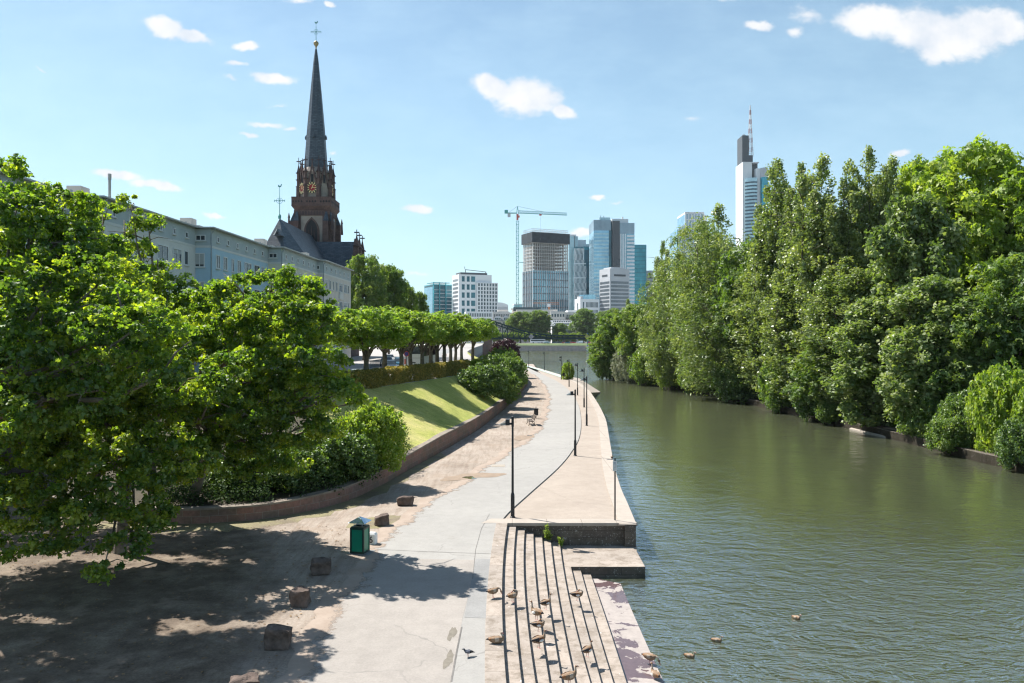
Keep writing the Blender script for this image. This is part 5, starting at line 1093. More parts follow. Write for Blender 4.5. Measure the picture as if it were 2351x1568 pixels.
# octagon with gables, pinnacles and clock
Ro = 3.45; mb = MB(); mb.lathe([(Ro / math.cos(PI / 8), zg0 + .3), (Ro / math.cos(PI / 8), zs0 - 1.0), (Ro * .8, zs0 + .2)], 8, m=0); mb.build('octagon', 'render_stone', ch)
gz = zs0 - 4.8
for k in range(8):
    a = -PI / 2 + k * PI / 4; nx, ny = math.cos(a), math.sin(a); tx, ty = -ny, nx
    def g3(u, o, z): return (nx * (Ro + o) + tx * u, ny * (Ro + o) + ty * u, z)
    g_ = MB(); hw = 1.38; zt = zs0 + .9
    for s_ in (-1, 1):   # steep gable rake
        g_.mesh([g3(s_ * hw, 0, gz), g3(s_ * (hw - .42), 0, gz), g3(0, 0, zt - .9), g3(0, 0, zt), g3(s_ * hw, .3, gz), g3(s_ * (hw - .42), .3, gz), g3(0, .3, zt - .9), g3(0, .3, zt)],
                [(0, 1, 2, 3), (7, 6, 5, 4), (0, 3, 7, 4), (1, 5, 6, 2), (0, 4, 5, 1), (2, 6, 7, 3)])
        for j in range(4):
            f_ = (j + .6) / 4.6; g_.mesh([g3(s_ * (hw + .12) * (1 - f_), .1, gz + (zt - gz) * f_ - .12), g3(s_ * (hw + .12) * (1 - f_) + s_ * .3, .1, gz + (zt - gz) * f_ + .05), g3(s_ * (hw + .12) * (1 - f_), .1, gz + (zt - gz) * f_ + .3), g3(s_ * (hw + .12) * (1 - f_), .3, gz + (zt - gz) * f_)], [(0, 1, 2), (0, 2, 3), (0, 3, 1), (1, 3, 2)], 1)
    g_.mesh([g3(-.85, .02, zg0 + .4), g3(.85, .02, zg0 + .4), g3(.85, .12, zg0 + .4), g3(-.85, .12, zg0 + .4), g3(-.85, .02, zg0 + 1.5), g3(.85, .02, zg0 + 1.5), g3(.85, .12, zg0 + 1.5), g3(-.85, .12, zg0 + 1.5)], [(0, 3, 2, 1), (4, 5, 6, 7), (0, 1, 5, 4), (1, 2, 6, 5), (2, 3, 7, 6), (3, 0, 4, 7)])
    go = g_.build('gable', ['redstone', 'darkstone', 'void'], ch)
    gw_ = MB(); gw_.mesh([g3(-.26, .13, zs0 - 3.6), g3(.26, .13, zs0 - 3.6), g3(.26, .2, zs0 - 3.6), g3(-.26, .2, zs0 - 3.6), g3(-.26, .13, zs0 - 1.7), g3(.26, .13, zs0 - 1.7), g3(.26, .2, zs0 - 1.7), g3(-.26, .2, zs0 - 1.7)], [(0, 3, 2, 1), (4, 5, 6, 7), (0, 1, 5, 4), (1, 2, 6, 5), (2, 3, 7, 6), (3, 0, 4, 7)], 2); gw_.build('window', ['void', 'void', 'void'], go)
    f_ = MB(); p0 = g3(0, .1, zt - .1); f_.tube([p0, (p0[0], p0[1], zt + 1.2)], [.14, .07], 6); f_.box(p0[0] - .42, p0[1] - .06, zt + .6, p0[0] + .42, p0[1] + .06, zt + .78); f_.build('finial', 'darkstone', go)
    # corner pier with pinnacle
    a2 = a + PI / 8; rr = (Ro + .2) / math.cos(PI / 8); px_, py_ = rr * math.cos(a2), rr * math.sin(a2)
    p_ = MB(); p_.tube_z([(px_, py_, zg0 + .4), (px_, py_, zs0 - 4.2), (px_, py_, zs0 - 4.0), (px_, py_, zs0 - 1.2)], [.62, .55, .42, .4], 4, 0, PI / 4 + a2)
    p_.tube_z([(px_, py_, zs0 - 1.2), (px_, py_, zs0 + .9)], [.48, .05], 4, 1, PI / 4 + a2)
    for zz in (zs0 - 4.4, zs0 - 2.8, zs0 - 1.2): p_.box(px_ - .55, py_ - .55, zz, px_ + .55, py_ + .55, zz + .16, 1)
    p_.tube([(px_, py_, zs0 + .8), (px_, py_, zs0 + 2.5)], .07, 6, 1); p_.box(px_ - .5, py_ - .07, zs0 + 1.5, px_ + .5, py_ + .07, zs0 + 1.72, 1); p_.build('pinnacle', ['redstone', 'darkstone'], ch)
# clocks on the front and the left side facets
for k, a in ((0, -PI / 2 - .0), (1, -PI / 2 - PI / 4), (2, -PI / 2 + PI / 2)):
    c_ = bpy.data.objects.new('clock', None); zc = lz(cz(1045))
    q = MB(); q.tube([(0, 0, 0), (0, 0, .14)], .78, 28); ck = q.build('clock', 'dialred', ch)
    bpy.data.objects.remove(c_)
    ck.location = ((Ro + .16) * math.cos(a), (Ro + .16) * math.sin(a), zc); ck.rotation_euler = (PI / 2, 0, a + PI / 2)
    n_ = MB()
    for j in range(12):
        aa = j * PI / 6; c0, s0 = math.cos(aa), math.sin(aa)
        n_.mesh([(c0 * r_ - s0 * w_, s0 * r_ + c0 * w_, z_) for r_, w_, z_ in ((.72, -.07, .08), (.72, .07, .08), (1.25, .15, .08), (1.25, -.15, .08), (.72, -.07, .2), (.72, .07, .2), (1.25, .15, .2), (1.25, -.15, .2))], [(0, 3, 2, 1), (4, 5, 6, 7), (0, 1, 5, 4), (1, 2, 6, 5), (2, 3, 7, 6), (3, 0, 4, 7)])
    n_.build('hour_marks', 'gold', ck)
    n_ = MB(); n_.tube([(0, 0, .02), (0, 0, .06)], 1.28, 28); n_.build('dial_ring', 'void', ck)
    h_ = MB(); h_.bar((-.25 * 0, 0, .2), (.98, -.02, .2), .11, .04); h_.bar((-.15, -.3, .22), (.34, .68, .22), .13, .04); h_.build('clock_hand', 'gold', ck)
# spire
mb = MB(); prof = [(2.6, zs0 - .6), (2.45, zs0 + 1.5), (1.92, zs0 + (ztop - zs0) * .33), (1.15, zs0 + (ztop - zs0) * .66), (.55, zs0 + (ztop - zs0) * .9), (.2, ztop)]
mb.lathe([(r_ / math.cos(PI / 8), z_) for r_, z_ in prof], 8); sp = mb.build('spire', 'slate', ch)
mb = MB()
for k in range(4):
    a = -PI / 2 + k * PI / 2; z_ = zs0 + (ztop - zs0) * .25; r_ = 2.3; x, y = r_ * math.cos(a), r_ * math.sin(a); mb.tube_z([(x, y, z_), (x, y, z_ + .5), (x, y, z_ + 1.1)], [.35, .35, .03], 4, 0)
mb.build('dormer', 'slate', sp)
mb = MB(); zt = ztop; mb.lathe([(.12, zt - .3), (.16, zt + .5), (.55, zt + 1.1), (.62, zt + 1.5), (.35, zt + 1.8), (.1, zt + 2.0)], 12); mb.build('orb', plain('old_gilt', (.30, .24, .12), .5, .5, .2, 2), ch, smooth=True)
def wcross(par, x, y, z, h, w, mat='verdigris', cock=True):
    mb = MB(); mb.tube([(x, y, z), (x, y, z + h)], [.08, .04], 6); zc = z + h * .52; mb.bar((x - w, y, zc), (x + w, y, zc), .1)
    for s_ in (-1, 1):
        mb.bar((x + s_ * w, y, zc - .22), (x + s_ * w, y, zc + .22), .09); mb.bar((x - .35, y, zc + s_ * .5), (x + .35, y, zc + s_ * .5), .07)
        mb.bar((x, y, zc), (x + .45 * s_, y, zc + .45), .05); mb.bar((x, y, zc), (x + .45 * s_, y, zc - .45), .05); mb.bar((x + s_ * w * .6, y, zc - .28), (x + s_ * w * .6, y, zc + .28), .07)
    o_ = mb.build('cross', mat, par)
    if cock:
        c_ = MB(); zz = z + h; s = .5
        pl = [(-.5, .1), (-.45, .75), (-.15, .55), (.0, .3), (.3, .38), (.42, .8), (.62, .95), (.8, .8), (.66, .72), (.6, .3), (.35, .0), (.05, -.08), (-.3, -.02)]
        c_.mesh([(x + a * s * 1.2, y - .06, zz + b * s * 1.2) for a, b in pl] + [(x + a * s * 1.2, y + .06, zz + b * s * 1.2) for a, b in pl], [tuple(range(13)), tuple(range(25, 12, -1))] + [(k, (k + 1) % 13, 13 + (k + 1) % 13, 13 + k) for k in range(13)])
        c_.build('weathercock', mat, par)
wcross(ch, 0, 0, ztop + 1.9, lz(cz(128)) - ztop - 1.9, 1.15)
# nave with polygonal east end, and the gabled side bay with pinnacles
ad = 156.0; ax_ = X(642, ad) - ox; ay = ad - oy; zr = lz(Z(502, ad)); ze = lz(21.2); hwv = 7.0
nv = MB(); E = [(ax_ - hwv, ay + 3), (ax_ - 3.4, ay - 6.2), (ax_ + 3.4, ay - 6.2), (ax_ + hwv, ay + 3)]
mb = MB(); apex = (ax_, ay, zr); rid = (ax_ * .1, -tw, zr)
yb = -tw - .1; R0 = (ax_ + hwv, yb); L0 = (ax_ - hwv, yb)
for a, b in zip(E, E[1:]): mb.face([(a[0], a[1], ze), (b[0], b[1], ze), apex])
mb.face([(E[3][0], E[3][1], ze), (R0[0], R0[1], ze), rid, apex]); mb.face([(L0[0], L0[1], ze), (E[0][0], E[0][1], ze), apex, rid]); mb.face([(R0[0], R0[1], ze), (L0[0], L0[1], ze), rid])
mb.face([(p[0], p[1], ze) for p in [L0, R0] + E[::-1]])
rf = mb.build('nave_roof', 'slate', ch)
mb = MB(); mb.prism([(p[0] * .985 + .02 * ax_, p[1] + .3 * 0) for p in E] + [R0, L0], 0, ze - .02); mb.build('nave', 'redstone', ch)
mb = MB(); mb.tube([apex, (apex[0], apex[1], zr + .5)], .3, 8); mb.tube([(apex[0], apex[1], zr + .5), (apex[0], apex[1], zr + .9)], [.35, .1], 8); mb.build('ridge_knob', 'verdigris', ch); wcross(ch, apex[0], apex[1], zr + .6, 5.6, 1.0, cock=True)
p = c2(178, 1275); dz = lz(Z(p[1], ad - 4.2)); dx_ = X(p[0], ad - 4.2) - ox; dy_ = ay - 4.0
mb = MB(); mb.mesh([(dx_ - .75, dy_ - .4, dz - .55), (dx_ + .75, dy_ - .4, dz - .55), (dx_, dy_ - .4, dz + .75), (dx_ - .75, dy_ + 2.2, dz - .55), (dx_ + .75, dy_ + 2.2, dz - .55), (dx_, dy_ + 2.2, dz + .75)], [(0, 1, 2), (3, 5, 4), (0, 2, 5, 3), (1, 4, 5, 2), (0, 3, 4, 1)]); dm = mb.build('dormer', 'slate', ch)
mb = MB(); mb.mesh([(dx_ - .35, dy_ - .44, dz - .4), (dx_ + .35, dy_ - .44, dz - .4), (dx_, dy_ - .44, dz + .25)], [(0, 1, 2)]); mb.mesh([(dx_ - .75, dy_ - .45, dz - .55), (dx_, dy_ - .45, dz + .75), (dx_, dy_ - .45, dz + .5), (dx_ - .5, dy_ - .45, dz - .55)], [(0, 1, 2, 3)], 1); mb.build('opening', ['void', 'band'], dm)
sd_ = 181.0; sy = sd_ - oy; zr2 = lz(Z(555, sd_)); xe2 = X(813, sd_) - ox; hb = 6.3; ze2 = lz(18.5); xs = -6
mb = MB(); mb.face([(xs, sy - hb, ze2), (xe2, sy - hb, ze2), (xe2, sy, zr2), (xs, sy, zr2)]); mb.face([(xe2, sy + hb, ze2), (xs, sy + hb, ze2), (xs, sy, zr2), (xe2, sy, zr2)]); mb.face([(xs, sy - hb, ze2), (xs, sy, zr2), (xs, sy + hb, ze2)]); mb.build('side_roof', 'slate', ch)
mb = MB(); mb.prism([(xs, sy - hb + .3), (xe2, sy - hb + .3), (xe2, sy + hb - .3), (xs, sy + hb - .3)], 0, ze2 - .02)
mb.mesh([(xe2 + .02, sy - hb - .2, ze2 - .5), (xe2 + .5, sy - hb - .2, ze2 - .5), (xe2 + .5, sy + hb + .2, ze2 - .5), (xe2 + .02, sy + hb + .2, ze2 - .5), (xe2 + .02, sy, zr2 + .7), (xe2 + .5, sy, zr2 + .7)], [(0, 1, 2, 3), (0, 4, 5, 1), (2, 5, 4, 3), (0, 3, 4), (1, 5, 2)]); mb.build('side_bay', 'redstone', ch)
for (px, py_, d_) in ((819, 527, 175.5), (825, 534, 181), (832, 541, 187)):
    x, y, z = X(px, d_) - ox, d_ - oy, lz(Z(py_, d_)); p_ = MB()
    p_.tube_z([(x, y, z - 9), (x, y, z - 3.6)], [.75, .6], 4, 0); p_.tube_z([(x, y, z - 3.6), (x, y, z - 1.2)], [.7, .1], 4, 0); p_.tube([(x, y, z - 1.4), (x, y, z)], .09, 6, 1)
    p_.box(x - .55, y - .1, z - .75, x + .55, y + .1, z - .5, 1); p_.box(x - .75, y - .75, z - 3.7, x + .75, y + .75, z - 3.5, 1); p_.build('pinnacle', ['redstone', 'darkstone'], ch)

# ------------------------------------------------------------------ skyline across the river
def glass(name, a, b, rough=.12, metal=.55, cell=(3.2, 3.6), spec=.6, contrast=.35):
    m = Mt(name); t = m.n.new('ShaderNodeTexBrick'); m.link(m.co('UV'), t.inputs['Vector']); t.offset = 0
    t.inputs['Color1'].default_value = (*a, 1); t.inputs['Color2'].default_value = (*b, 1); t.inputs['Mortar'].default_value = (*[c * .7 for c in a], 1)
    t.inputs['Scale'].default_value = 1; t.inputs['Brick Width'].default_value = cell[0]; t.inputs['Row Height'].default_value = cell[1]; t.inputs['Mortar Size'].default_value = .12
    c = m.mix(contrast, t.outputs['Color'], m.rmp(m.noise(.045, 4, .6), [(.35, tuple(x * .6 for x in a)), (.65, tuple(min(1, x * 1.7) for x in b))]))
    m.set(c, rough, metal, spec); return m.m
M['gl_blue'] = glass('blue_curtain_glass', (.20, .38, .52), (.30, .50, .62)); M['gl_teal'] = glass('teal_curtain_glass', (.03, .26, .32), (.08, .38, .44), .1, .5)
M['gl_dark'] = glass('dark_teal_glass', (.015, .08, .11), (.04, .15, .19), .1, .4); M['gl_pale'] = glass('pale_glass', (.36, .50, .56), (.45, .58, .62), .2, .4)
M['gl_mid'] = glass('tower_glass', (.12, .27, .34), (.26, .43, .50), .1, .5, (1.6, 3.4)); M['gl_steel'] = glass('steel_blue_cladding', (.22, .29, .34), (.27, .34, .39), .35, .5, (1.5, 40))
M['c_white'] = plain('white_cladding', (.76, .77, .78), .7, 0, .06, .05); M['c_grey'] = plain('grey_cladding', (.50, .51, .53), .7, 0, .08, .05); M['c_dark'] = plain('charcoal_cladding', (.075, .085, .095), .6, 0, .1, .05)
M['c_beige'] = plain('beige_stone', (.70, .65, .60), .85, 0, .08, .08); M['c_pink'] = plain('rosy_plaster', (.64, .56, .53), .85, 0, .06, .08); M['c_slate'] = plain('grey_slate_roof', (.15, .18, .21), .7, 0, .15, .15); M['c_concrete'] = plain('raw_concrete', (.50, .48, .46), .9, 0, .12, .1)
M['win_far'] = plain('far_window', (.05, .08, .10), .12, .2, .35, .3, spec=.7); M['net'] = plain('dark_scaffold_net', (.035, .045, .055), .9, 0, .3, .25); M['crane_teal'] = plain('teal_crane_paint', (.10, .36, .34), .5, .1, .1, 1); M['crane_red'] = plain('red_paint', (.5, .09, .06), .5, 0, .1, 1)
M['orange'] = plain('orange_crane_paint', (.55, .22, .10), .5, 0, .1, 1); M['net_c'] = None
ZC = 3.9
class Tw:
    """a rectangular tower set by the picture columns of its left edge, near corner and right edge"""
    def __init__(s, name, label, pl, pc, pr, ytop, d, th=.4, cat='skyscraper', group='city towers across the river', b=None, base=ZC):
        l, c, r = [(p - CX) / F for p in (pl, pc, pr)]; xc = c * d
        s.a = (r * d - xc) / (math.cos(th) - r * math.sin(th)) if pr > pc + .01 else 20
        s.b = b or ((xc - l * d) / (math.sin(th) + l * math.cos(th)) if pc > pl + .01 else 20)
        s.H = Z(ytop, d) - base; s.d = d; s.t = thing(name, label, cat, (xc, d, base), th, group); s.cap = {}; s.rest = {}; s.th = th
    def z(s, y): return Z(y, s.d) - ZC
    def box(s, name, x0, y0, z0, x1, y1, z1, mat, parent=None):
        mb = MB(); mb.box(x0, y0, z0, x1, y1, z1); return mb.build(name, mat, parent or s.t)
    def wins(s, face, us, zs, w, h, mat='win_far', name='window', thick=.5):
        """single windows; past 100 on one building the rest become one part"""
        if len(us) > 1: w = min(w, .56 * abs(us[1] - us[0]))
        if len(zs) > 1: h = min(h, .66 * abs(zs[1] - zs[0]))
        key = (name, w, h, face, mat)
        for z_ in zs:
            for u in us:
                n = s.cap.get(name, 0)
                if n < 100:
                    if key not in s.rest:
                        mb = MB()
                        if face == 'R': mb.box(-w / 2, -.14, 0, w / 2, thick, h)
                        else: mb.box(-.14, -w / 2, 0, thick, w / 2, h)
                        s.rest[key] = mb.data(name, mat)
                    o = bpy.data.objects.new(name, s.rest[key]); COL.objects.link(o); o.parent = s.t
                    o.location = (u, 0, z_) if face == 'R' else (0, u, z_)
                    s.cap[name] = n + 1
                else:
                    mb = s.rest.setdefault(('mb', mat), MB())
                    if face == 'R': mb.box(u - w / 2, -.14, z_, u + w / 2, thick, z_ + h)
                    else: mb.box(-.14, u - w / 2, z_, thick, u + w / 2, z_ + h)
    def done(s):
        for k, v in s.rest.items():
            if k[0] == 'mb': o = v.build('window', k[1], s.t); o['kind'] = 'stuff'
def lin(a, b, n): return [a + (b - a) * (k + .5) / n for k in range(n)]
p3 = lambda x: c3(x, 0)[0]
y3 = lambda y: c3(0, y)[1]
# a: teal office block
T = Tw('office_block', 'dark glass office block with teal fins, leftmost of the far towers', p3(137), p3(210), p3(372), y3(866), 760, .45)
T.box('body', 0, 0, 0, T.a, T.b, T.H, 'gl_dark'); T.box('side_facade', -.3, .2, 0, -.02, T.b - .2, T.H - 1.5, 'gl_blue')
mb = MB()
for u in (0.3, T.a * .33, T.a * .66): mb.box(u - .35, -1.6, 0, u + .35, -.02, T.H + 3)
for k in range(int(T.H / 3.5)): mb.box(.8, -.25, k * 3.5 + 1, T.a - .1, -.02, k * 3.5 + 1.5, 1)
mb.build('fins', ['gl_teal', 'c_grey'], T.t)
mb = MB(); mb.box(-.5, -1.2, T.H + .1, T.a, T.b, T.H + .9); mb.box(.8, 0, T.H + 2.2, T.a * .9, T.b * .8, T.H + 2.9); mb.build('roof_frame', 'gl_teal', T.t)
# b: white gridded tower
T = Tw('office_tower', 'white gridded office tower with dark glass bays, left of the crane', p3(375), p3(432), p3(712), y3(772), 740, .38)
T.box('body', 0, 0, 0, T.a, T.b, T.H, 'c_white')
T.wins('L', lin(1.5, T.b - 1.5, 5), [T.H * k / 17 + 1.2 for k in range(16)], T.b / 9.5, 2.2)
dn = T.a; rows = 8
T.wins('R', [dn * f for f in (.13, .28)], [4 + T.H * .95 * k / rows for k in range(rows)], dn * .105, T.H / rows * .66, 'gl_dark')
T.wins('R', [dn * .43], [4 + T.H * .95 * k / rows for k in range(rows)], dn * .12, T.H / rows * .84, 'gl_dark')
T.wins('R', lin(dn * .53, dn * .97, 6), [3 + T.H * .80 * k / 15 for k in range(15)], dn * .045, 2.5)
T.done(); T.box('lower_wing', dn * .52, -2.2, 0, T.a + 5.5, T.b * .5, T.H * .885, 'c_white')
mb = MB()
for k in range(15):
    for u in lin(dn * .54, T.a + 5, 7): mb.box(u - dn * .024, -2.36, 3 + T.H * .84 * k / 15, u + dn * .024, -2.0, 5.6 + T.H * .84 * k / 15)
o = mb.build('wing_windows', 'win_far', T.t); o['kind'] = 'stuff'
T.box('parapet', 3, 4, T.H, T.a - 3, T.b - 2, T.H + 2.2, 'c_dark'); mb = MB(); mb.bar((T.a * .25, 6, T.H + 5), (T.a * .9, 6, T.H + 3.4), .5); mb.bar((T.a * .25, 6, T.H + 5), (T.a * .22, 6, T.H + 8), .3); mb.bar((T.a * .26, 6, T.H + 2), (T.a * .26, 6, T.H + 5.2), .5); mb.bar((T.a * .88, 6, T.H + 2), (T.a * .88, 6, T.H + 3.6), .5); mb.build('roof_gantry', 'c_dark', T.t)
# c: low white block, then domed hall
T = Tw('office_building', 'low white gridded building in front of the white tower', p3(478), p3(490), p3(722), y3(1090), 700, .12, 'office building', b=18)
T.box('body', 0, 0, 0, T.a, T.b, T.H, 'c_white'); T.wins('R', lin(2, T.a - 1, 14), [T.H - 4.6 - 4.6 * k for k in range(5)], 2.1, 3.0); T.done()
T = Tw('hall', 'grey curved roof hall between white tower and crane', p3(726), p3(728), p3(852), y3(1050), 900, .1, 'hall', b=30)
mb = MB(); mb.box(0, 0, 0, T.a, T.b, T.H); mb.build('body', 'c_grey', T.t)
mb = MB(); n = 12
for k in range(n):
    x0, x1 = T.a * k / n, T.a * (k + 1) / n; h0, h1 = (5 * math.sin(PI * min(1, .3 + .55 * k / n)), 5 * math.sin(PI * min(1, .3 + .55 * (k + 1) / n))); mb.hexa([(x0, 0, T.H + .02), (x1, 0, T.H + .02), (x1, T.b, T.H + .02), (x0, T.b, T.H + .02)], [(x0, 0, T.H + h0), (x1, 0, T.H + h1), (x1, T.b, T.H + h1), (x0, T.b, T.H + h0)])
mb.build('roof', 'c_white', T.t)
T = Tw('office_building', 'pale low block seen through the crane mast foot', p3(902), p3(903), p3(975), y3(1032), 1000, .05, 'office building', b=30); T.box('body', 0, 0, 0, T.a, T.b, T.H, 'gl_pale'); T.box('roof_edge', -.3, -.3, T.H, T.a + .3, T.b, T.H + 1, 'c_white')
# f: tower under construction
T = Tw('unfinished_tower', 'tower under construction, bare concrete floors above new glass and dark netting on top', p3(978), p3(1062), p3(1366), y3(492), 820, .42); H0 = T.z(y3(738)); HN = T.H
T.box('glass_core', .4, .4, 0, T.a - .4, T.b - .4, H0, 'gl_mid')
mb = MB(); nr, nl = 16, 6; fl = 3.55
for k in range(nr + 1): u = T.a * k / nr; w = .36 if k % 2 == 0 else .2; mb.box(u - w, -.35, 0, u + w, .38, H0 + (4 if k < 6 else 0))
for k in range(nl + 1): u = T.b * k / nl; w = .36 if k % 2 == 0 else .2; mb.box(-.35, u - w + .2, 0, .38, u + w + .2, H0)
mb.build('facade_fins', 'c_grey', T.t)
mb = MB()
for k in range(int(H0 / (2 * fl)) + 1): z_ = k * 2 * fl; mb.box(.3, -.12, z_, T.a - .3, .36, z_ + .9); mb.box(-.12, .4, z_, .36, T.b - .3, z_ + .9)
mb.build('spandrels', 'c_dark', T.t)
ff = []; z_ = H0
sk = MB(); 
while z_ < HN + 2: sk.box(.2, .2, z_, T.a - .2, T.b - .2, z_ + .42); z_ += fl
sk.build('floor_slabs', 'c_concrete', T.t)
cl = MB()
for k in range(17):
    u = .6 + (T.a - 1.2) * k / 16; cl.box(u - .3, .3, H0, u + .3, .9, HN + 1); cl.box(u - .3, T.b - .9, H0, u + .3, T.b - .3, HN + 1)
for k in range(7):
    u = 1.6 + (T.b - 3.2) * k / 6; cl.box(.3, u - .45, H0, 1.1, u + .45, HN + 1); cl.box(T.a - 1.1, u - .45, H0, T.a - .3, u + .45, HN + 1)
cl.build('columns', 'c_concrete', T.t); T.box('concrete_core', T.a * .28, T.b * .35, H0, T.a * .72, T.b * .8, HN + 2, 'c_concrete')
HT = T.z(y3(412)); mb = MB(); mb.box(-1.2, -1.2, HN - 1, T.a + 1.2, -.9, HT); mb.box(-1.2, T.b + .9, HN - 1, T.a + 1.2, T.b + 1.2, HT); mb.box(-1.2, -.9, HN - 1, -.9, T.b + .9, HT); mb.box(T.a + .9, -.9, HN - 1, T.a + 1.2, T.b + .9, HT); mb.build('scaffold_net', 'net', T.t)
mb = MB(); HS = T.z(y3(382)); n = 16
for k in range(n + 1):
    u = T.a * k / n; mb.box(u - .12, 1, HT - 6, u + .12, 1.24, HS); mb.box(u - .12, T.b - 2, HT - 6, u + .12, T.b - 1.7, HS)
for z_ in (HT - .3, (HS + HT) / 2, HS): mb.box(0, .95, z_, T.a, 1.3, z_ + .3); mb.box(0, T.b - 2, z_, T.a, T.b - 1.7, z_ + .3); mb.box(.0, 1, z_, .3, T.b - 2, z_ + .3); mb.box(T.a - .3, 1, z_, T.a, T.b - 2, z_ + .3)
for k in range(8): mb.box(T.a * k / 8, 1.3, HS, T.a * k / 8 + .25, T.b - 2, HS + .3)
mb.build('scaffold', 'c_grey', T.t)
# tower crane
cd = 800.0; cx0 = X(p3(932), cd); ct = thing('tower_crane', 'teal tower crane with long jib left of the unfinished tower', 'crane', (cx0, cd, ZC)); zj = Z(y3(250), cd) - ZC; w = 1.25
mb = MB(); n = 34
for s1 in (-w, w):
    for s2 in (-w, w): mb.box(s1 - .22, s2 - .22, 0, s1 + .22, s2 + .22, zj - 8)
for k in range(n):
    z0, z1 = (zj - 8) * k / n, (zj - 8) * (k + 1) / n; a, b = (-w, w) if k % 2 else (w, -w)
    mb.bar((a, -w, z0), (b, -w, z1), .26); mb.bar((-w, a, z0), (-w, b, z1), .26); mb.bar((w, a, z0), (w, b, z1), .26); mb.bar((-w, -w, z1), (w, -w, z1), .24); mb.bar((-w, w, z1), (w, w, z1), .24)
mb.build('mast', 'crane_teal', ct)
mb = MB(); mb.box(-1.0, -1.0, zj - 7, 1.0, 1.0, zj - 1); mb.box(1.0, -1.2, zj - 4.6, 2.2, .4, zj - 2.6); mb.build('cab', 'crane_red', ct)
mb = MB(); zt = Z(y3(192), cd) - ZC; jr = X(p3(1353), cd) - cx0; jl = X(p3(822), cd) - cx0; zr_ = Z(y3(268), cd) - ZC
for s1 in (-1, 1): mb.bar((s1 * 1.1, -1, zj - 1), (0, 0, zt), .35); mb.bar((s1 * 1.1, 1, zj - 1), (0, 0, zt), .35)
for k in range(4): zz = zj + (zt - zj) * k / 4; mb.bar((-1.1 * (1 - k / 4), -1, zz), (1.1 * (1 - k / 4), -1, zz), .2)
mb.build('apex', 'crane_teal', ct)
mb = MB(); n = 30
for s2 in (-1, 1): mb.bar((1, s2, zj), (jr, s2, zr_), .35)
mb.bar((1, 0, zj + 2.4), (jr, 0, zr_ + 2.2), .35)
for k in range(n):
    f0, f1, fm = k / n, (k + 1) / n, (k + .5) / n
    P0 = lambda f, top: (1 + (jr - 1) * f, 0 if top else -1, zj + (zr_ - zj) * f + (2.3 if top else 0))
    mb.bar(P0(f0, 0), P0(fm, 1), .2); mb.bar(P0(fm, 1), P0(f1, 0), .2)
mb.build('jib', 'crane_teal', ct)
mb = MB(); mb.box(jl, -1.2, zj - .5, -1, 1.2, zj + .3); mb.box(jl, -1.3, zj + .3, jl + 3.5, 1.3, zj + 3); mb.build('counter_jib', 'crane_teal', ct)
mb = MB(); mb.box(jl + 3, -1.1, zj - 4, jl + 6, 1.1, zj - .5); mb.build('counterweight', 'c_grey', ct)
mb = MB(); mb.bar((0, 0, zt), (jr * .52, 0, zj + (zr_ - zj) * .5 + 2.4), .18); mb.bar((0, 0, zt), (jl + 4, 0, zj + .4), .18); mb.build('tie_rods', 'c_dark', ct)
mb = MB(); hx = X(p3(1128), cd) - cx0; hz_ = zj + (zr_ - zj) * .45; mb.box(hx - 1.2, -.8, hz_ - 1.6, hx + 1.2, .8, hz_ - .3); mb.build('trolley', 'crane_red', ct); mb = MB(); mb.bar((hx, 0, hz_ - 1.6), (hx, 0, hz_ - 24), .1); mb.box(hx - .5, -.3, hz_ - 26, hx + .5, .3, hz_ - 24); mb.build('hook_cable', 'c_dark', ct)
mb = MB(); mb.bar((w, 0, zj * .62), (X(p3(990), cd) - cx0, 8, zj * .62), .5); mb.bar((w, 0, zj * .29), (X(p3(990), cd) - cx0, 8, zj * .29), .5); mb.build('wall_tie', 'crane_teal', ct)
# small orange crane in front of the unfinished tower
t = thing('tower_crane', 'small orange crane low in front of the unfinished tower', 'crane', (X(p3(1200), 780), 780, ZC)); zz = Z(y3(1025), 780) - ZC
mb = MB(); mb.box(-.9, -.9, 0, .9, .9, zz); mb.build('mast', 'orange', t); mb = MB(); x0, x1 = X(p3(1065), 780) - X(p3(1200), 780), X(p3(1285), 780) - X(p3(1200), 780)
for zz_ in (zz, zz + 1.6): mb.bar((x0, 0, zz_), (x1, 0, zz_ - .5), .3)
for k in range(24): q = x0 + (x1 - x0) * k / 24; mb.bar((q, 0, zz), (q + 1.6, 0, zz + 1.5), .16)
mb.build('jib', 'orange', t); mb = MB(); mb.box(-1.5, -1.2, zz - 3, 1.5, 1.2, zz); mb.build('cab', 'c_white', t)
# g: group between the two big towers
T = Tw('office_tower', 'pale clad tower with vertical joint directly right of the unfinished tower', p3(1366), p3(1368), p3(1448), y3(447), 980, .05, b=40)
T.box('body', 0, 0, 0, T.a, T.b, T.H, 'gl_pale'); T.box('lower_facade', -1, -3, 0, T.a * .64, -.1, T.z(y3(668)), 'gl_pale'); T.box('joint', T.a * .62, -.5, T.z(y3(540)), T.a * .68, -.02, T.H, 'c_dark'); T.box('parapet', 0, 0, T.H, T.a * .8, T.b, T.H + 2, 'c_white')
T.wins('R', [3, 6, 9], [T.H * .06 * k + 4 for k in range(9)], .8, 1.2); T.done()
T = Tw('office_tower', 'glass tower wrapped in a white lattice, between pale tower and dark teal tower', p3(1416), p3(1416), p3(1516), y3(536), 960, .02, b=30); HL = T.z(y3(660))
T.box('upper_body', 0, 2, 0, T.a * .82, T.b, T.H, 'gl_dark'); T.box('body', 0, 0, 0, T.a, 1.9, HL, 'gl_dark')
mb = MB(); n = 9
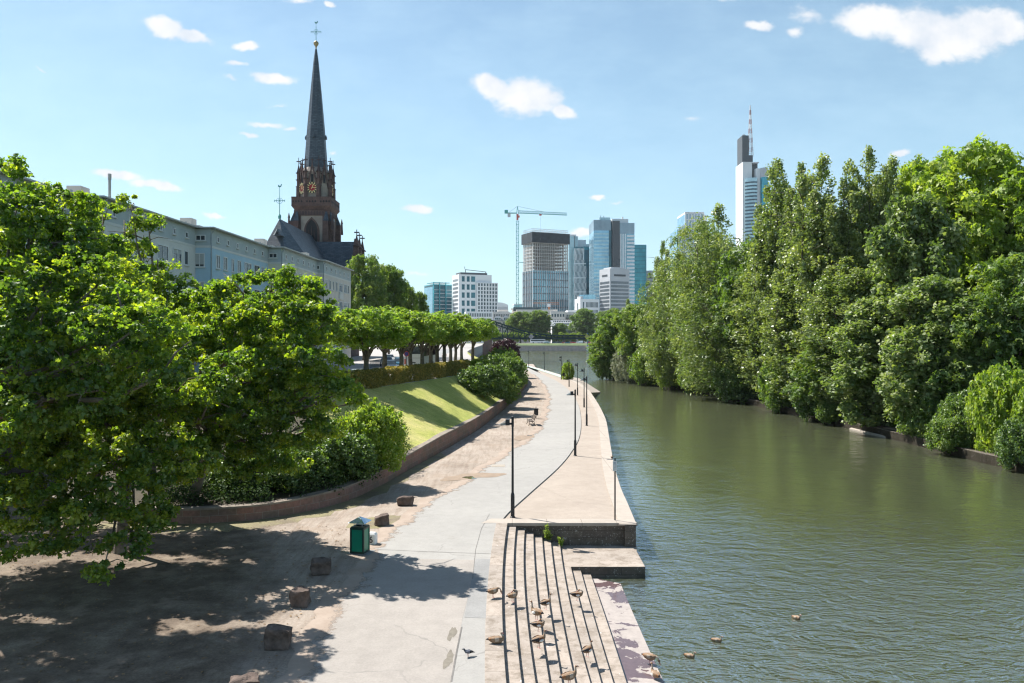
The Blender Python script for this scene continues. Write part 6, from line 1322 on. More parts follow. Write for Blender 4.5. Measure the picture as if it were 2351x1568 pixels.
for k in range(n + 1):
    x = T.a * k / n; zt_ = T.H if k < n * .82 else HL
    for j in range(int(zt_ / 7)): z0 = j * 7; q = T.a / n * (.45 if j % 2 else -.2); mb.bar((max(0, min(T.a, x)), -.5, z0), (max(0, min(T.a, x + q)), -.5, z0 + 7), .7)
for j in range(int(T.H / 17)): mb.box(0, -.8, j * 17 + 8, T.a * (1 if j * 17 < HL else .82), -.2, j * 17 + 9.2)
mb.build('lattice', 'c_white', T.t)
T = Tw('skyscraper', 'dark teal glass tower behind the lattice tower', p3(1497), p3(1500), p3(1584), y3(566), 1010, .05, b=40); T.box('body', 0, 0, 0, T.a, T.b, T.H, 'gl_dark'); T.box('top_glass', 0, .5, T.H, T.a, T.b - 1, T.z(y3(535)), 'gl_teal')
T.box('podium', -8, 8, T.z(y3(535)), T.a, T.b, T.z(y3(508)), 'c_white'); T.box('roof_plant', -14, 10, T.z(y3(508)), 4, T.b, T.z(y3(470)), 'c_white')
mb = MB(); mb.box(-17, 12, T.z(y3(508)), -16, 13, T.z(y3(462))); mb.box(-14, 12, T.z(y3(508)), -13.4, 13, T.z(y3(455))); mb.build('antenna', 'c_dark', T.t)
# h: blue banded tower with dark spine
T = Tw('skyscraper', 'broad blue tower with charcoal spine and striped right wing', p3(1583), p3(1583), p3(1712), y3(398), 900, .02, b=45); ht = T.z(y3(308))
T.box('body', 0, 0, 0, T.a, T.b, T.H, 'gl_blue'); T.box('crown', 0, 0, T.H, T.a * 1.14, T.b, ht, 'gl_steel')
mb = MB()
for k in range(int(T.H / 4)): mb.box(.2, -.22, k * 4 + 1, T.a - .2, -.01, k * 4 + 2.7)
mb.build('pale_bands', 'gl_pale', T.t)
xs0, xs1, xr = X(p3(1740), 900) - X(p3(1583), 900), X(p3(1800), 900) - X(p3(1583), 900), X(p3(1928), 900) - X(p3(1583), 900)
T.box('link_glass', T.a, 1.5, 0, xs0, T.b, T.z(y3(330)), 'gl_dark'); T.box('spine', xs0, -5, 0, xs1, T.b * .6, T.z(y3(321)), 'c_dark')
hr = T.z(y3(337)); T.box('striped_wing', xs1, -3, 0, xr, T.b, T.z(y3(430)), 'gl_mid'); T.box('wing_crown', xs1, -3, T.z(y3(430)), xr, T.b, hr, 'gl_steel')
mb = MB()
ww_ = xr - xs1
for k in range(4): u = xs1 + .4 + k * ww_ * .11; mb.box(u, -3.6, 0, u + ww_ * .06, -3.01, T.z(y3(430)))
z_ = 2
while z_ < T.z(y3(450)): mb.box(xs1 + ww_ * .48, -3.5, z_, xr, -3.01, z_ + 2.1); z_ += 4.0
mb.build('white_stripes', 'c_white', T.t)
T.box('roof_plant', T.a * .42, 5, ht, T.a * 1.12, T.b, ht + 3.5, 'gl_pale'); mb = MB(); mb.box(T.a * .5, 6, ht + 3.5, T.a * .5 + .4, 7, ht + 6); mb.box(T.a * .7, 6, ht + 3.5, T.a * .7 + .5, 7, ht + 5.5); mb.build('antenna', 'c_dark', T.t)
T.box('roof_plant', xs0 + .5, 3, hr - 2, xr - ww_ * .35, T.b, hr + 5.5, 'c_white'); T.box('roof_flue', xs1 + ww_ * .25, 4, hr + 5.5, xs1 + ww_ * .32, 7, hr + 8, 'c_grey')
# i: teal tower, k: small grey one
T = Tw('skyscraper', 'plain turquoise glass tower right of the striped wing', p3(1928), p3(1930), p3(2031), y3(520), 960, .03, b=40); T.box('glass_facade', 0, 0, 0, T.a, T.b, T.H, 'gl_teal')
mb = MB()
for k in range(24): z_ = k * T.H / 24; mb.box(0, -.2, z_, T.a, -.01, z_ + .5)
for k in range(15): u = k * T.a / 14; mb.box(u - .15, -.25, 0, u + .15, -.01, T.H)
mb.build('mullions', 'gl_dark', T.t)
T = Tw('office_tower', 'small grey block at the right end of the tower group', p3(2030), p3(2032), p3(2095), y3(742), 1000, .03, b=30); T.box('body', 0, 0, 0, T.a, T.b, T.H, 'c_grey'); T.wins('R', lin(1, T.a - 1, 9), [T.H - 6 - 4.2 * k for k in range(12)], 1.8, 2); T.done()
# j: grey box tower in front
T = Tw('office_tower', 'pale grey stone office block with rows of narrow windows in front of the blue tower', p3(1632), p3(1722), p3(1888), y3(722), 780, .42)
T.box('body', 0, 0, 0, T.a, T.b, T.H, 'c_grey'); zz = [2 + k * 3.7 for k in range(int((T.H - 12) / 3.7))]
T.wins('R', lin(1, T.a - 1, 17), zz[::-1], 1.45, 2.7); T.wins('L', lin(1, T.b - 1, 11), zz[::-1], 1.5, 2.7); T.done()
T.box('louvre', T.a * .2, -.2, T.H - 7.5, T.a * .8, .1, T.H - 5.6, 'c_dark'); T.box('louvre', -.2, T.b * .25, T.H - 7.5, .1, T.b * .75, T.H - 5.6, 'c_dark'); T.box('roof_plant', 3, 3, T.H, T.a - 4, T.b - 3, T.H + 1.6, 'c_grey')
# l: white low buildings
T = Tw('office_building', 'white stone block with slot windows and glass drum on its roof', p3(1420), p3(1468), p3(1628), y3(982), 760, .42, 'office building'); T.box('body', 0, 0, 0, T.a, T.b, T.H, 'c_white')
T.wins('R', lin(T.a * .3, T.a - 1, 10), [T.H - 8 - 7.5 * k for k in range(2)], 1.1, 5.6); T.wins('R', [3.5], [T.H - 13], 1.2, 10); T.wins('L', [T.b * .45], [T.H - 16], 1.6, 12); T.done()
mb = MB(); mb.tube([(T.a * .6, 8, T.H), (T.a * .6, 8, T.H + 4.2)], 8.5, 20); mb.build('roof_drum', 'gl_blue', T.t); T.box('roof_plant', T.a * .12, 4, T.H, T.a * .4, 11, T.H + 2.6, 'c_grey')
# m: long beige riverside building with stepped attic
def low(label, xl, xr, yt, d, mat, rows, ncol, wh=1.9, ww=1.3, name='apartment_building', b=16, th=.03, base=ZC, zoff=2.2, pitch=3.2):
    T = Tw(name, label, p3(xl), p3(xl + 1), p3(xr), y3(yt), d, th, 'building', 'riverside houses across the river', b=b)
    T.box('wall', 0, 0, 0, T.a, T.b, T.H, mat); T.wins('R', lin(.6, T.a - .6, ncol), [T.H - zoff - wh - pitch * k for k in range(rows)], ww, wh); T.done(); return T
T = low('long beige riverside block with flat stepped attic', 860, 1160, 1100, 715, 'c_beige', 5, 26); T.box('attic', 3, 4, T.H, T.a - 2, T.b, T.z(y3(1072)), 'c_beige'); 
mb = MB()
for u in lin(4, T.a - 3, 36): mb.box(u - .5, 3.8, T.H + 1.6, u + .5, 4.1, T.H + 5)
o = mb.build('attic_windows', 'win_far', T.t); o['kind'] = 'stuff'; T.box('stair_head', T.a * .05, 6, T.z(y3(1072)), T.a * .2, 12, T.z(y3(1062)), 'c_beige')
T = low('beige corner block with loggias, left of the slate roofed house', 1212, 1342, 1090, 708, 'c_beige', 4, 5, 2.6, 1.6, b=22, pitch=5.2); T.box('attic', -30, 5, T.H - 3, T.a * .5, T.b, T.z(y3(1072)), 'c_beige')
T = low('beige block with dark balconies under the grey stone tower', 1342, 1480, 1096, 712, 'c_beige', 4, 8, 1.9, 2.0, b=22, pitch=4.4); T.box('attic', 2, 4, T.H, T.a - 2, T.b, T.z(y3(1078)), 'c_white')
mb = MB()
for k in range(3): mb.box(0, -1.2, T.H - 6 - 5 * k, T.a * .7, -.1, T.H - 4.8 - 5 * k)
mb.build('balcony', 'c_dark', T.t)
T = low('beige townhouse with step-backed terrace above the mansard houses', 722, 865, 1092, 712, 'c_beige', 3, 9, 2.4, 1.8, b=20, pitch=4.6); T.box('attic', T.a * .28, 4, T.H, T.a - 1, T.b, T.z(y3(1074)), 'c_beige')
def mansard(label, xl, xr, ywall, ytop, d, mat, ncol, rows=5, dorm=3):
    T = low(label, xl, xr, ywall, d, mat, rows, ncol, 2.1, 1.25, 'townhouse', 14, .02, zoff=1.0, pitch=3.5); zt_ = T.z(y3(ytop))
    mb = MB(); mb.hexa([(-.3, -.5, T.H + .02), (T.a + .3, -.5, T.H + .02), (T.a + .3, T.b, T.H + .02), (-.3, T.b, T.H + .02)], [(1.5, 3.5, zt_), (T.a - 1.5, 3.5, zt_), (T.a - 1.5, T.b - 3, zt_), (1.5, T.b - 3, zt_)]); rf = mb.build('roof', 'c_slate', T.t)
    for u in lin(1, T.a - 1, dorm):
        mb = MB(); hh = (zt_ - T.H) * .6; mb.box(u - 1.0, -.2, T.H + .4, u + 1.0, 4, T.H + .4 + hh); mb.box(u - .6, -.3, T.H + .8, u + .6, -.15, T.H + hh, 1); mb.build('dormer', ['c_white', 'win_far'], rf)
    return T
mansard('rosy townhouse with slate mansard at the bridge pylon', 727, 800, 1168, 1130, 672, 'c_pink', 6, dorm=3); mansard('pale townhouse with slate mansard behind the bridge trusses', 802, 862, 1172, 1124, 675, 'c_white', 5, dorm=2); mansard('rosy townhouse next to the big dark far bank trees', 864, 925, 1160, 1132, 672, 'c_pink', 5, dorm=2)
T = low('white house with long grey roof between the far bank tree clumps', 1225, 1400, 1212, 670, 'c_white', 5, 15, 1.9, 1.1, 'townhouse', 14, .02, zoff=.8, pitch=3.3); zt_ = T.z(y3(1165))
mb = MB(); mb.mesh([(-.5, -.6, T.H + .02), (T.a + .5, -.6, T.H + .02), (T.a + .5, T.b, T.H + .02), (-.5, T.b, T.H + .02), (-.5, T.b * .5, zt_), (T.a + .5, T.b * .5, zt_)], [(0, 3, 2, 1), (0, 1, 5, 4), (2, 3, 4, 5), (0, 4, 3), (1, 2, 5)]); rf = mb.build('roof', plain('grey_metal_roof', (.33, .36, .39), .6, .1, .1, .3), T.t)
mb = MB()
for u in lin(1, T.a - 1, 10): mb.box(u - .5, 2.2, T.H + 3, u + .5, 3.4, T.H + 4.2)
mb.build('skylights', 'win_far', rf)
T = low('small building with white hipped roof half hidden by the island trees', 1755, 1815, 1108, 720, 'c_white', 2, 4); T.box('roof', -1, -1, T.H, T.a + 1, T.b, T.z(y3(1082)), 'gl_pale')
# n: white gridded blue tower behind the poplars
q4 = lambda x: c4(x, 0)[0]; w4 = lambda y: c4(0, y)[1]
T = Tw('skyscraper', 'white gridded blue tower with slanted left shoulder above the willows', q4(411), q4(411), q4(514), w4(700), 1050, .02, b=45); zt_ = T.z(w4(690))
T.box('glass_facade', 0, 0, 0, T.a, T.b, T.H, 'gl_blue'); xl = X(q4(367), 1050) - X(q4(411), 1050); xr = X(q4(545), 1050) - X(q4(411), 1050); hs0, hs1 = T.z(w4(790)), T.z(w4(752))
mb = MB(); mb.hexa([(xl, 3, 0), (0, 3, 0), (0, T.b, 0), (xl, T.b, 0)], [(xl, 3, hs0), (0, 3, hs1), (0, T.b, hs1), (xl, T.b, hs0)]); mb.build('shoulder', 'gl_blue', T.t)
mb = MB(); mb.hexa([(T.a, 2, 0), (xr, 10, 0), (xr, T.b, 0), (T.a, T.b, 0)], [(T.a, 2, zt_), (xr, 10, T.z(w4(712))), (xr, T.b, T.z(w4(712))), (T.a, T.b, zt_)]); mb.build('side_facade', 'c_white', T.t)
mb = MB()
for k in range(13): u = T.a * k / 12; mb.box(u - .45, -1, 0, u + .45, -.02, zt_)
for k in range(5): u = xl * k / 5; mb.box(u - .4, 2, 0, u + .4, 2.98, hs0 + (hs1 - hs0) * (1 - u / xl))
z_ = 10
while z_ < T.H: mb.box(0, -.8, z_, T.a, -.03, z_ + 1.0); mb.box(xl, 2.2, z_, -.4, 2.97, z_ + 1.0) if z_ < hs0 else None; z_ += 11.5
mb.box(0, -1, T.H, T.a, T.b, zt_); mb.build('white_grid', 'c_white', T.t)
# o: tall triangular bank tower with mast
T = Tw('skyscraper', 'tallest white skyscraper with black block and striped antenna mast above the poplars', q4(735), q4(735), q4(797), w4(410), 990, .0, b=30)
X0 = X(q4(735), 990); xx = lambda v: X(q4(v), 990) - X0
T.box('dark_block', xx(737), 3, T.z(w4(415)), xx(774), 25, T.z(w4(254)), 'c_dark'); T.box('dark_shoulder', xx(774), 3, T.z(w4(415)), xx(797), 25, T.z(w4(366)), 'c_dark')
T.box('white_shaft', 0, 0, 0, xx(788), 30, T.z(w4(412)), 'c_white'); T.box('dark_recess', xx(788), 6, 0, xx(828), 30, T.z(w4(414)), 'c_dark'); T.box('roof_cap', xx(735), -1, T.z(w4(412)), xx(828), 30, T.z(w4(408)), 'c_white')
mb = MB(); n = 10; xs = [xx(744) + (xx(806) - xx(744)) * k / n for k in range(n + 1)]; cvs = [(x, -9 * math.sin(PI * (.12 + .5 * k / n))) for k, x in enumerate(xs)]
zt0 = T.z(w4(503)); mb.prism(cvs + [(xs[-1], -.05), (xs[0], -.05)], 0, zt0); mb.build('curved_facade', 'gl_pale', T.t)
mb = MB(); z_ = 6
while z_ < zt0 - 4:
    for (a, b) in zip(cvs, cvs[1:]): mb.mesh([(a[0], a[1] - .15, z_), (b[0], b[1] - .15, z_), (b[0], b[1] - .15, z_ + 1.9), (a[0], a[1] - .15, z_ + 1.9), (a[0], a[1] + .1, z_), (b[0], b[1] + .1, z_), (b[0], b[1] + .1, z_ + 1.9), (a[0], a[1] + .1, z_ + 1.9)], [(0, 1, 2, 3), (7, 6, 5, 4), (0, 4, 5, 1), (3, 2, 6, 7)])
    z_ += 4.3
o = mb.build('window_bands', 'win_far', T.t)
T.box('white_pier', xx(806), -4, 0, xx(829), 20, T.z(w4(447)), 'c_white'); 
mb = MB(); cv2 = [(xx(829) + (xx(866) - xx(829)) * k / 8, -4 - 6 * math.sin(PI * (.1 + .6 * k / 8))) for k in range(9)]; mb.prism(cv2 + [(xx(866), 20), (xx(829), 20)], 0, T.z(w4(500))); mb.build('teal_facade', 'gl_teal', T.t)
mb = MB(); mb.prism([(x, y + .05) for x, y in cv2] + [(xx(866), 20), (xx(829), 20)], T.z(w4(500)) + .01, T.z(w4(447))); mb.build('upper_band', 'c_grey', T.t)
mb = MB(); ax0 = xx(792); za = T.z(w4(366)); zb_ = T.z(w4(75)); n = 22
for k in range(n):
    f0, f1 = k / n, (k + 1) / n; w0, w1 = 2.6 * (1 - f0) + .25, 2.6 * (1 - f1) + .25; z0, z1 = za + (zb_ - za) * f0, za + (zb_ - za) * f1; mi = k % 4 // 2
    for (a, b) in ((-1, -1), (1, -1), (1, 1), (-1, 1)): mb.bar((ax0 + a * w0, 10 + b * w0, z0), (ax0 + a * w1, 10 + b * w1, z1), .55, m=mi)
    mb.bar((ax0 - w0, 10 - w0, z0), (ax0 + w1, 10 - w1, z1), .4, m=mi); mb.bar((ax0 - w0, 10 - w0, z0), (ax0 + w0, 10 - w0, z0), .4, m=mi)
mb.build('antenna_mast', ['c_white', plain('mast_red', (.42, .27, .27), .6)], T.t)
mb = MB(); mb.bar((xx(745), 8, T.z(w4(246))), (xx(774), 8, T.z(w4(252))), .8); mb.bar((xx(750), 8, T.z(w4(240))), (xx(762), 8, T.z(w4(248))), .5); mb.build('roof_crane', 'c_grey', T.t)
# far roof seen over the trees left of the teal block
T = Tw('apartment_block', 'grey rooftop just visible over the yellowish tree', p3(10), p3(12), p3(118), y3(935), 500, .05, 'building', b=15); T.box('body', 0, 0, 0, T.a, T.b, T.H, 'c_grey'); T.box('roof_plant', T.a * .1, 2, T.H, T.a * .3, 6, T.H + 1.5, 'c_grey'); T.box('roof_plant', T.a * .6, 2, T.H, T.a * .75, 6, T.H + 1.2, 'c_grey')

# ------------------------------------------------------------------ iron footbridge
BD = 335.0; M['bridge'] = plain('dark_green_iron', (.035, .06, .058), .8, 0, .1, .5)
br = thing('footbridge', 'dark green iron footbridge with curved truss across the river', 'bridge', (0, BD, 0))
bz = Z(775, BD); xl = X(1060, BD); xp = X(1123, BD); xr_ = X(1520, BD)
top = [(1060, 768), (1085, 757), (1100, 746), (1112, 738), (1123, 735), (1132, 737), (1160, 747), (1190, 757), (1220, 764), (1260, 769.5), (1300, 771), (1340, 770), (1375, 768.5), (1410, 765), (1450, 757), (1485, 748), (1510, 740), (1530, 745)]
def topz(px):
    for a, b in zip(top, top[1:]):
        if a[0] <= px <= b[0]: return Z(a[1] + (b[1] - a[1]) * (px - a[0]) / (b[0] - a[0]), BD)
    return Z(768, BD)
mb = MB(); mb.box(xl - 30, -2.7, bz - .6, X(1530, BD), 2.7, bz - .2); mb.box(xl - 30, -2.9, bz - .75, X(1530, BD), -2.5, bz + .15); mb.box(xl - 30, 2.5, bz - .75, X(1530, BD), 2.9, bz + .15); mb.build('deck', 'bridge', br)
for sy in (-3.0, 3.0):
    mb = MB()
    for a, b in zip(top, top[1:]): mb.bar((X(a[0], BD), sy, Z(a[1], BD)), (X(b[0], BD), sy, Z(b[1], BD)), .55); mb.bar((X(a[0], BD), sy, Z(a[1], BD) - 1.0), (X(b[0], BD), sy, Z(b[1], BD) - 1.0), .45) if 1112 <= a[0] < 1230 else None
    mb.build('top_chord', 'bridge', br)
    mb = MB(); px = 1065.0
    while px < 1525:
        x = X(px, BD); x2 = X(px + 12.6, BD); zt_ = topz(px); mb.bar((x, sy, bz), (x, sy, zt_), .32)
        if zt_ - bz > 1.6 or topz(px + 12.6) - bz > 1.6:
            if px > 1123: mb.bar((x, sy, bz), (x2, sy, topz(px + 12.6)), .28)
            else: mb.bar((x, sy, zt_), (x2, sy, bz), .36)
        px += 12.6
    mb.bar((xl, sy, bz + 1.1), (X(1525, BD), sy, bz + 1.1), .1); mb.bar((xl, sy, bz + .6), (X(1525, BD), sy, bz + .6), .07); mb.build('web', 'bridge', br)
for px in (1123, 1510):
    mb = MB(); x = X(px, BD)
    for sy in (-3.0, 3.0):
        mb.box(x - .6, sy - .5, bz - 1, x + .6, sy + .5, Z(733, BD)); mb.box(x - 2.2, sy - .3, bz - 1, x - 1.6, sy + .3, Z(740, BD))
    for k in range(3): mb.box(x - .3, -3, bz + 4.4 + k * .9, x + .3, 3, bz + 4.7 + k * .9)
    mb.build('portal', 'bridge', br)
    mb = MB(); mb.box(x - 2.6, -4.6, -3, x + 1.6, 4.6, bz - 2.6); mb.box(x - 2.2, -4.0, bz - 2.6, x + 1.2, 4, bz - .8); mb.build('pier', 'redwall', br)
for px, c in ((1300, 0), (1434, 1)):
    pass
def sign_d(px, label, col):
    t = thing('river_sign', label, 'sign', (X(px, BD), BD - 3.4, bz + .35)); mb = MB(); s = 1.15
    mb.mesh([(-s, 0, 0), (0, 0, -s), (s, 0, 0), (0, 0, s), (-s, .12, 0), (0, .12, -s), (s, .12, 0), (0, .12, s)], [(0, 1, 2, 3), (7, 6, 5, 4), (0, 4, 5, 1), (1, 5, 6, 2), (2, 6, 7, 3), (3, 7, 4, 0)]); mb.build('board', plain('sign_' + str(px), col, .6), t)
    mb = MB(); s = .78; mb.mesh([(-s, -.03, 0), (0, -.03, -s), (s, -.03, 0), (0, -.03, s)], [(0, 1, 2, 3)]); mb.build('panel', plain('sign_in' + str(px), tuple(min(1, c * .6 + .1) for c in col), .6), t)
sign_d(1219, 'pale pink diamond river sign on the footbridge, left one', (.6, .5, .5)); sign_d(1346, 'yellow diamond river sign on the footbridge, right one', (.6, .55, .12))
# ------------------------------------------------------------------ lamp posts
LAMPS = [(1177, 1185), (1320.6, 1044.8), (1347, 976), (1341, 934), (1326, 906.7), (1306.6, 887), (1288.6, 871.4), (1249.7, 850.5), (1214, 843)]
llab = ['tall dark lamp post nearest the camera, at the head of the steps', 'second dark lamp post from the steps, at the path edge', 'third dark lamp post from the steps, near the quay coping', 'fourth dark lamp post from the steps', 'fifth dark lamp post from the steps', 'sixth dark lamp post from the steps, next to the small quay bush', 'seventh lamp post with two lamp heads and a waste bin at its foot', 'eighth lamp post from the steps at the far bend of the path', 'farthest lamp post, where the path meets the river bend']
def make_lamp(loc, lab):
    t = thing('lamp_post', lab, 'lamp post', loc, 0, 'lamp posts along the promenade')
    mb = MB(); mb.lathe([(.13, 0), (.13, .02), (.095, .05), (.095, 1.05), (.07, 1.15), (.06, 1.18), (.048, 4.3), (.062, 4.31), (.062, 4.78), (.04, 4.8)], 12); mb.build('pole', 'darkmetal', t, smooth=False)
    mb = MB(); mb.box(-.30, -.035, 4.40, -.055, .035, 4.50); mb.box(-.34, -.14, 4.38, -.14, .14, 4.66); h = mb.build('lamp_head', 'darkmetal', t, bevel=.01)
    mb = MB(); mb.hexa([(-.66, -.13, 4.38), (-.14, -.13, 4.68), (-.14, .13, 4.68), (-.66, .13, 4.38)], [(-.66, -.13, 4.395), (-.14, -.13, 4.70), (-.14, .13, 4.70), (-.66, .13, 4.395)]); mb.build('reflector', 'lampgrey', h)
    mb = MB(); mb.hexa([(-.58, -.09, 4.375), (-.34, -.09, 4.38), (-.34, .09, 4.38), (-.58, .09, 4.375)], [(-.58, -.09, 4.40), (-.34, -.09, 4.52), (-.34, .09, 4.52), (-.58, .09, 4.40)]); mb.build('lens', plain('lamp_lens', (.3, .33, .34), .2, 0, .1, 4), h)
    return t
x, y, z = P(*LAMPS[0]); L0_ = make_lamp((x, y, -.05), llab[0])
for k, (px, py) in enumerate(LAMPS[1:]):
    x, y, z = P(px, py); t = dup(L0_, (x, y, 0 if k > 4 else -.05), 0, llab[k + 1])
    if k == 5:
        hd = [c for c in t.children if c.name.startswith('lamp_head')][0]; h2 = hd.copy(); COL.objects.link(h2); h2.parent = t; h2.location = (0, 0, -.55)
        for g_ in hd.children: c_ = g_.copy(); COL.objects.link(c_); c_.parent = h2
x, y, z = P(1291, 871.4)
t = thing('waste_bin', 'small grey waste bin at the foot of the double headed lamp post', 'waste bin', (x + .25, y - .1, .7)); mb = MB(); mb.lathe([(.18, 0), (.24, .05), (.26, .6), (.2, .68)], 10); mb.build('body', 'darkmetal', t); mb = MB(); mb.box(-.3, -.03, .1, -.2, .03, .5); mb.build('bracket', 'darkmetal', t)
# sign post
x, y, z = P(1412, 1195); t = thing('sign_post', 'thin grey sign post with small white notice at the quay edge', 'sign', (x, y, -.05)); mb = MB(); mb.tube([(0, 0, 0), (0, 0, 2.95)], .035, 8); mb.build('pole', 'darkmetal', t)
mb = MB(); mb.box(-.11, -.05, 2.35, .08, -.035, 2.82); b_ = mb.build('notice', 'white', t, bevel=.004); mb = MB()
for k in range(4): mb.box(-.08, -.056, 2.44 + k * .07, .045, -.051, 2.455 + k * .07)
mb.box(-.07, -.056, 2.7, .03, -.051, 2.77); mb.build('print', plain('faded_print', (.4, .45, .5), .8), b_)
# bench and the bin behind it
x, y, z = P(1224, 978); t = thing('park_bench', 'slatted park bench with black iron frame on the dirt beside the path', 'bench', (x, y + 1.0, 0), math.radians(-84)); W2 = .95
s_ = MB()
for k in range(5): s_.box(-W2, -.02 - k * .095, .43 - .004 * k, W2, -.095 - k * .095, .46)
s_.build('seat', 'wood', t, bevel=.006); s_ = MB()
for k in range(5): s_.hexa([(-W2, .02 + k * .035, .53 + k * .1), (W2, .02 + k * .035, .53 + k * .1), (W2, .05 + k * .035, .53 + k * .1), (-W2, .05 + k * .035, .53 + k * .1)], [(-W2, .05 + k * .035, .605 + k * .1), (W2, .05 + k * .035, .605 + k * .1), (W2, .08 + k * .035, .605 + k * .1), (-W2, .08 + k * .035, .605 + k * .1)])
s_.build('backrest', 'wood', t)
for sx in (-.8, .8):
    s_ = MB(); s_.tube([(sx, .16, 0), (sx, .06, .2), (sx, .0, .42), (sx, .09, .7), (sx, .24, 1.05)], .028, 6); s_.tube([(sx, -.52, 0), (sx, -.42, .2), (sx, -.47, .42)], .028, 6); s_.tube([(sx, 0, .41), (sx, -.47, .41)], .024, 6); s_.tube([(sx, -.44, .18), (sx, -.2, .26), (sx, .04, .2)], .018, 6); s_.tube([(sx, .06, .66), (sx, -.3, .66), (sx, -.46, .62), (sx, -.46, .44)], .02, 6); s_.build('leg', 'black', t)
x, y, z = P(1229.5, 968); x += .15; y += 3.0
t = thing('waste_bin', 'black waste bin on a post directly behind the bench', 'waste bin', (x, y, 0)); mb = MB(); mb.tube([(0, .2, 0), (0, .2, 1.25)], .035, 8); mb.build('post', 'black', t); mb = MB(); mb.box(-.22, -.2, .35, .22, .15, 1.0); mb.build('body', 'black', t, bevel=.03); mb = MB(); mb.box(-.24, -.22, 1.03, .24, .17, 1.07); mb.build('lid', 'black', t)
# green bin
x, y, z = P(823, 1273); t = thing('waste_bin', 'square green waste bin with steel hood beside the path', 'waste bin', (x - .0, y + .3, 0), math.radians(-14)); hh = 1.03; w = .27
mb = MB()
for sx in (-1, 1):
    for sy in (-1, 1): mb.box(sx * (w + .025), sy * (w + .025), .03, sx * (w - .05), sy * (w - .05), hh)
for z0, z1 in ((.03, .1), (hh - .08, hh)):
    for s_ in (-1, 1): mb.box(-w + .05, s_ * (w + .025), z0, w - .05, s_ * (w - .05), z1); mb.box(s_ * (w + .025), -w + .05, z0, s_ * (w - .05), w - .05, z1)
mb.box(-w, -w, hh + .002, w, -w + .16, hh + .03); mb.box(-w, w - .16, hh + .002, w, w, hh + .03); mb.box(-w, -w + .16, hh + .002, -w + .1, w - .16, hh + .03); mb.box(w - .1, -w + .16, hh + .002, w, w - .16, hh + .03); mb.build('frame', 'bindark', t, bevel=.008)
for (x0, y0, x1, y1) in ((-w + .05, -w - .005, w - .05, -w + .01), (-w + .05, w - .01, w - .05, w + .005), (-w - .005, -w + .05, -w + .01, w - .05), (w - .01, -w + .05, w + .005, w - .05)):
    mb = MB(); mb.box(x0, y0, .1, x1, y1, hh - .08); mb.build('panel', 'bingreen', t)
mb = MB(); mb.box(-.15, -.12, hh - .3, .15, .12, hh - .02); mb.build('liner', 'void', t)
mb = MB()
for sx in (-1, 1):
    for sy in (-1, 1): mb.tube([(sx * .17, sy * .17, hh + .02), (sx * .17, sy * .17, hh + .22)], .012, 6)
mb.build('hood_rod', 'binroof', t); mb = MB(); r_ = .36; mb.mesh([(-r_, -r_, hh + .19), (r_, -r_, hh + .19), (r_, r_, hh + .19), (-r_, r_, hh + .19), (0, 0, hh + .40)], [(0, 3, 2, 1), (0, 1, 4), (1, 2, 4), (2, 3, 4), (3, 0, 4)]); mb.build('hood', 'binroof', t)
mb = MB(); mb.box(-.36, -.36, 0, .52, .36, .025); mb.build('base_plate', plain('bin_base', (.16, .17, .17), .8), t)
# marker stone with the number 6
x, y, z = P(854, 1250); t = thing('marker_stone', 'white painted marker stone with a black number 6 behind the green bin', 'marker stone', (x, y + .1, 0), math.radians(-8))
mb = MB(); q = .165; mb.prism([(-q, -q * .8), (-q * .75, -q), (q * .75, -q), (q, -q * .8), (q, q), (-q, q)], 0, .40); mb.hexa([(-q, -q, .4), (q, -q, .4), (q, q, .4), (-q, q, .4)], [(-q * .7, -q * .7, .47), (q * .7, -q * .7, .47), (q * .7, q * .7, .47), (-q * .7, q * .7, .47)]); mb.build('body', 'white', t)
fc = bpy.data.curves.new('six', 'FONT'); fc.body = '6'; fc.size = .36; fc.extrude = .003; fc.offset = .007; fo = bpy.data.objects.new('number', fc); COL.objects.link(fo); fo.parent = t; fo.location = (-.105, -q - .006, .09); fo.rotation_euler = (PI / 2, 0, 0)
bpy.context.view_layer.update(); me = bpy.data.meshes.new_from_object(fo); bpy.data.objects.remove(fo); me.materials.clear(); me.materials.append(M['black']); fo = bpy.data.objects.new('number', me); COL.objects.link(fo); fo.parent = t; fo.location = (-.105, -q - .006, .09); fo.rotation_euler = (PI / 2, 0, 0)
# rough sandstone blocks
def rock(px, py, w, h, dp, lab, seed, rot=0, tilt=0):
    r = random.Random(seed); x, y, z = P(px, py); w *= .92; h *= .92; dp *= .9; t_ = bmesh.new(); bmesh.ops.create_cube(t_, size=1); bmesh.ops.subdivide_edges(t_, edges=t_.edges, cuts=7, use_grid_fill=True)
    for v in t_.verts:
        c = v.co; m_ = max(abs(c.x), abs(c.y), abs(c.z)); s = sorted((abs(c.x), abs(c.y), abs(c.z)))[1]
        if s > .45: v.co *= .94
        v.co = Vector((v.co.x * w, v.co.y * dp, (v.co.z + .5) * h)); from mathutils import noise as mn
        n_ = mn.noise_vector(v.co * 4 + Vector((seed * 3.1, 0, 0))); v.co += n_ * .075; v.co.z += (v.co.x * .12 + v.co.y * .06) * math.sin(seed) if v.co.z > h * .5 else 0
        v.co.z = max(v.co.z, -.03)
    me = bpy.data.meshes.new('rock'); t_.to_mesh(me); t_.free(); me.materials.append(M['stoneblock']); o = bpy.data.objects.new('stone_block', me); COL.objects.link(o)
    o.location = (x, y + dp * .5, 0); o.rotation_euler = (0, 0, rot); tag(o, lab, 'stone block', 'rough sandstone blocks along the path edge'); return o
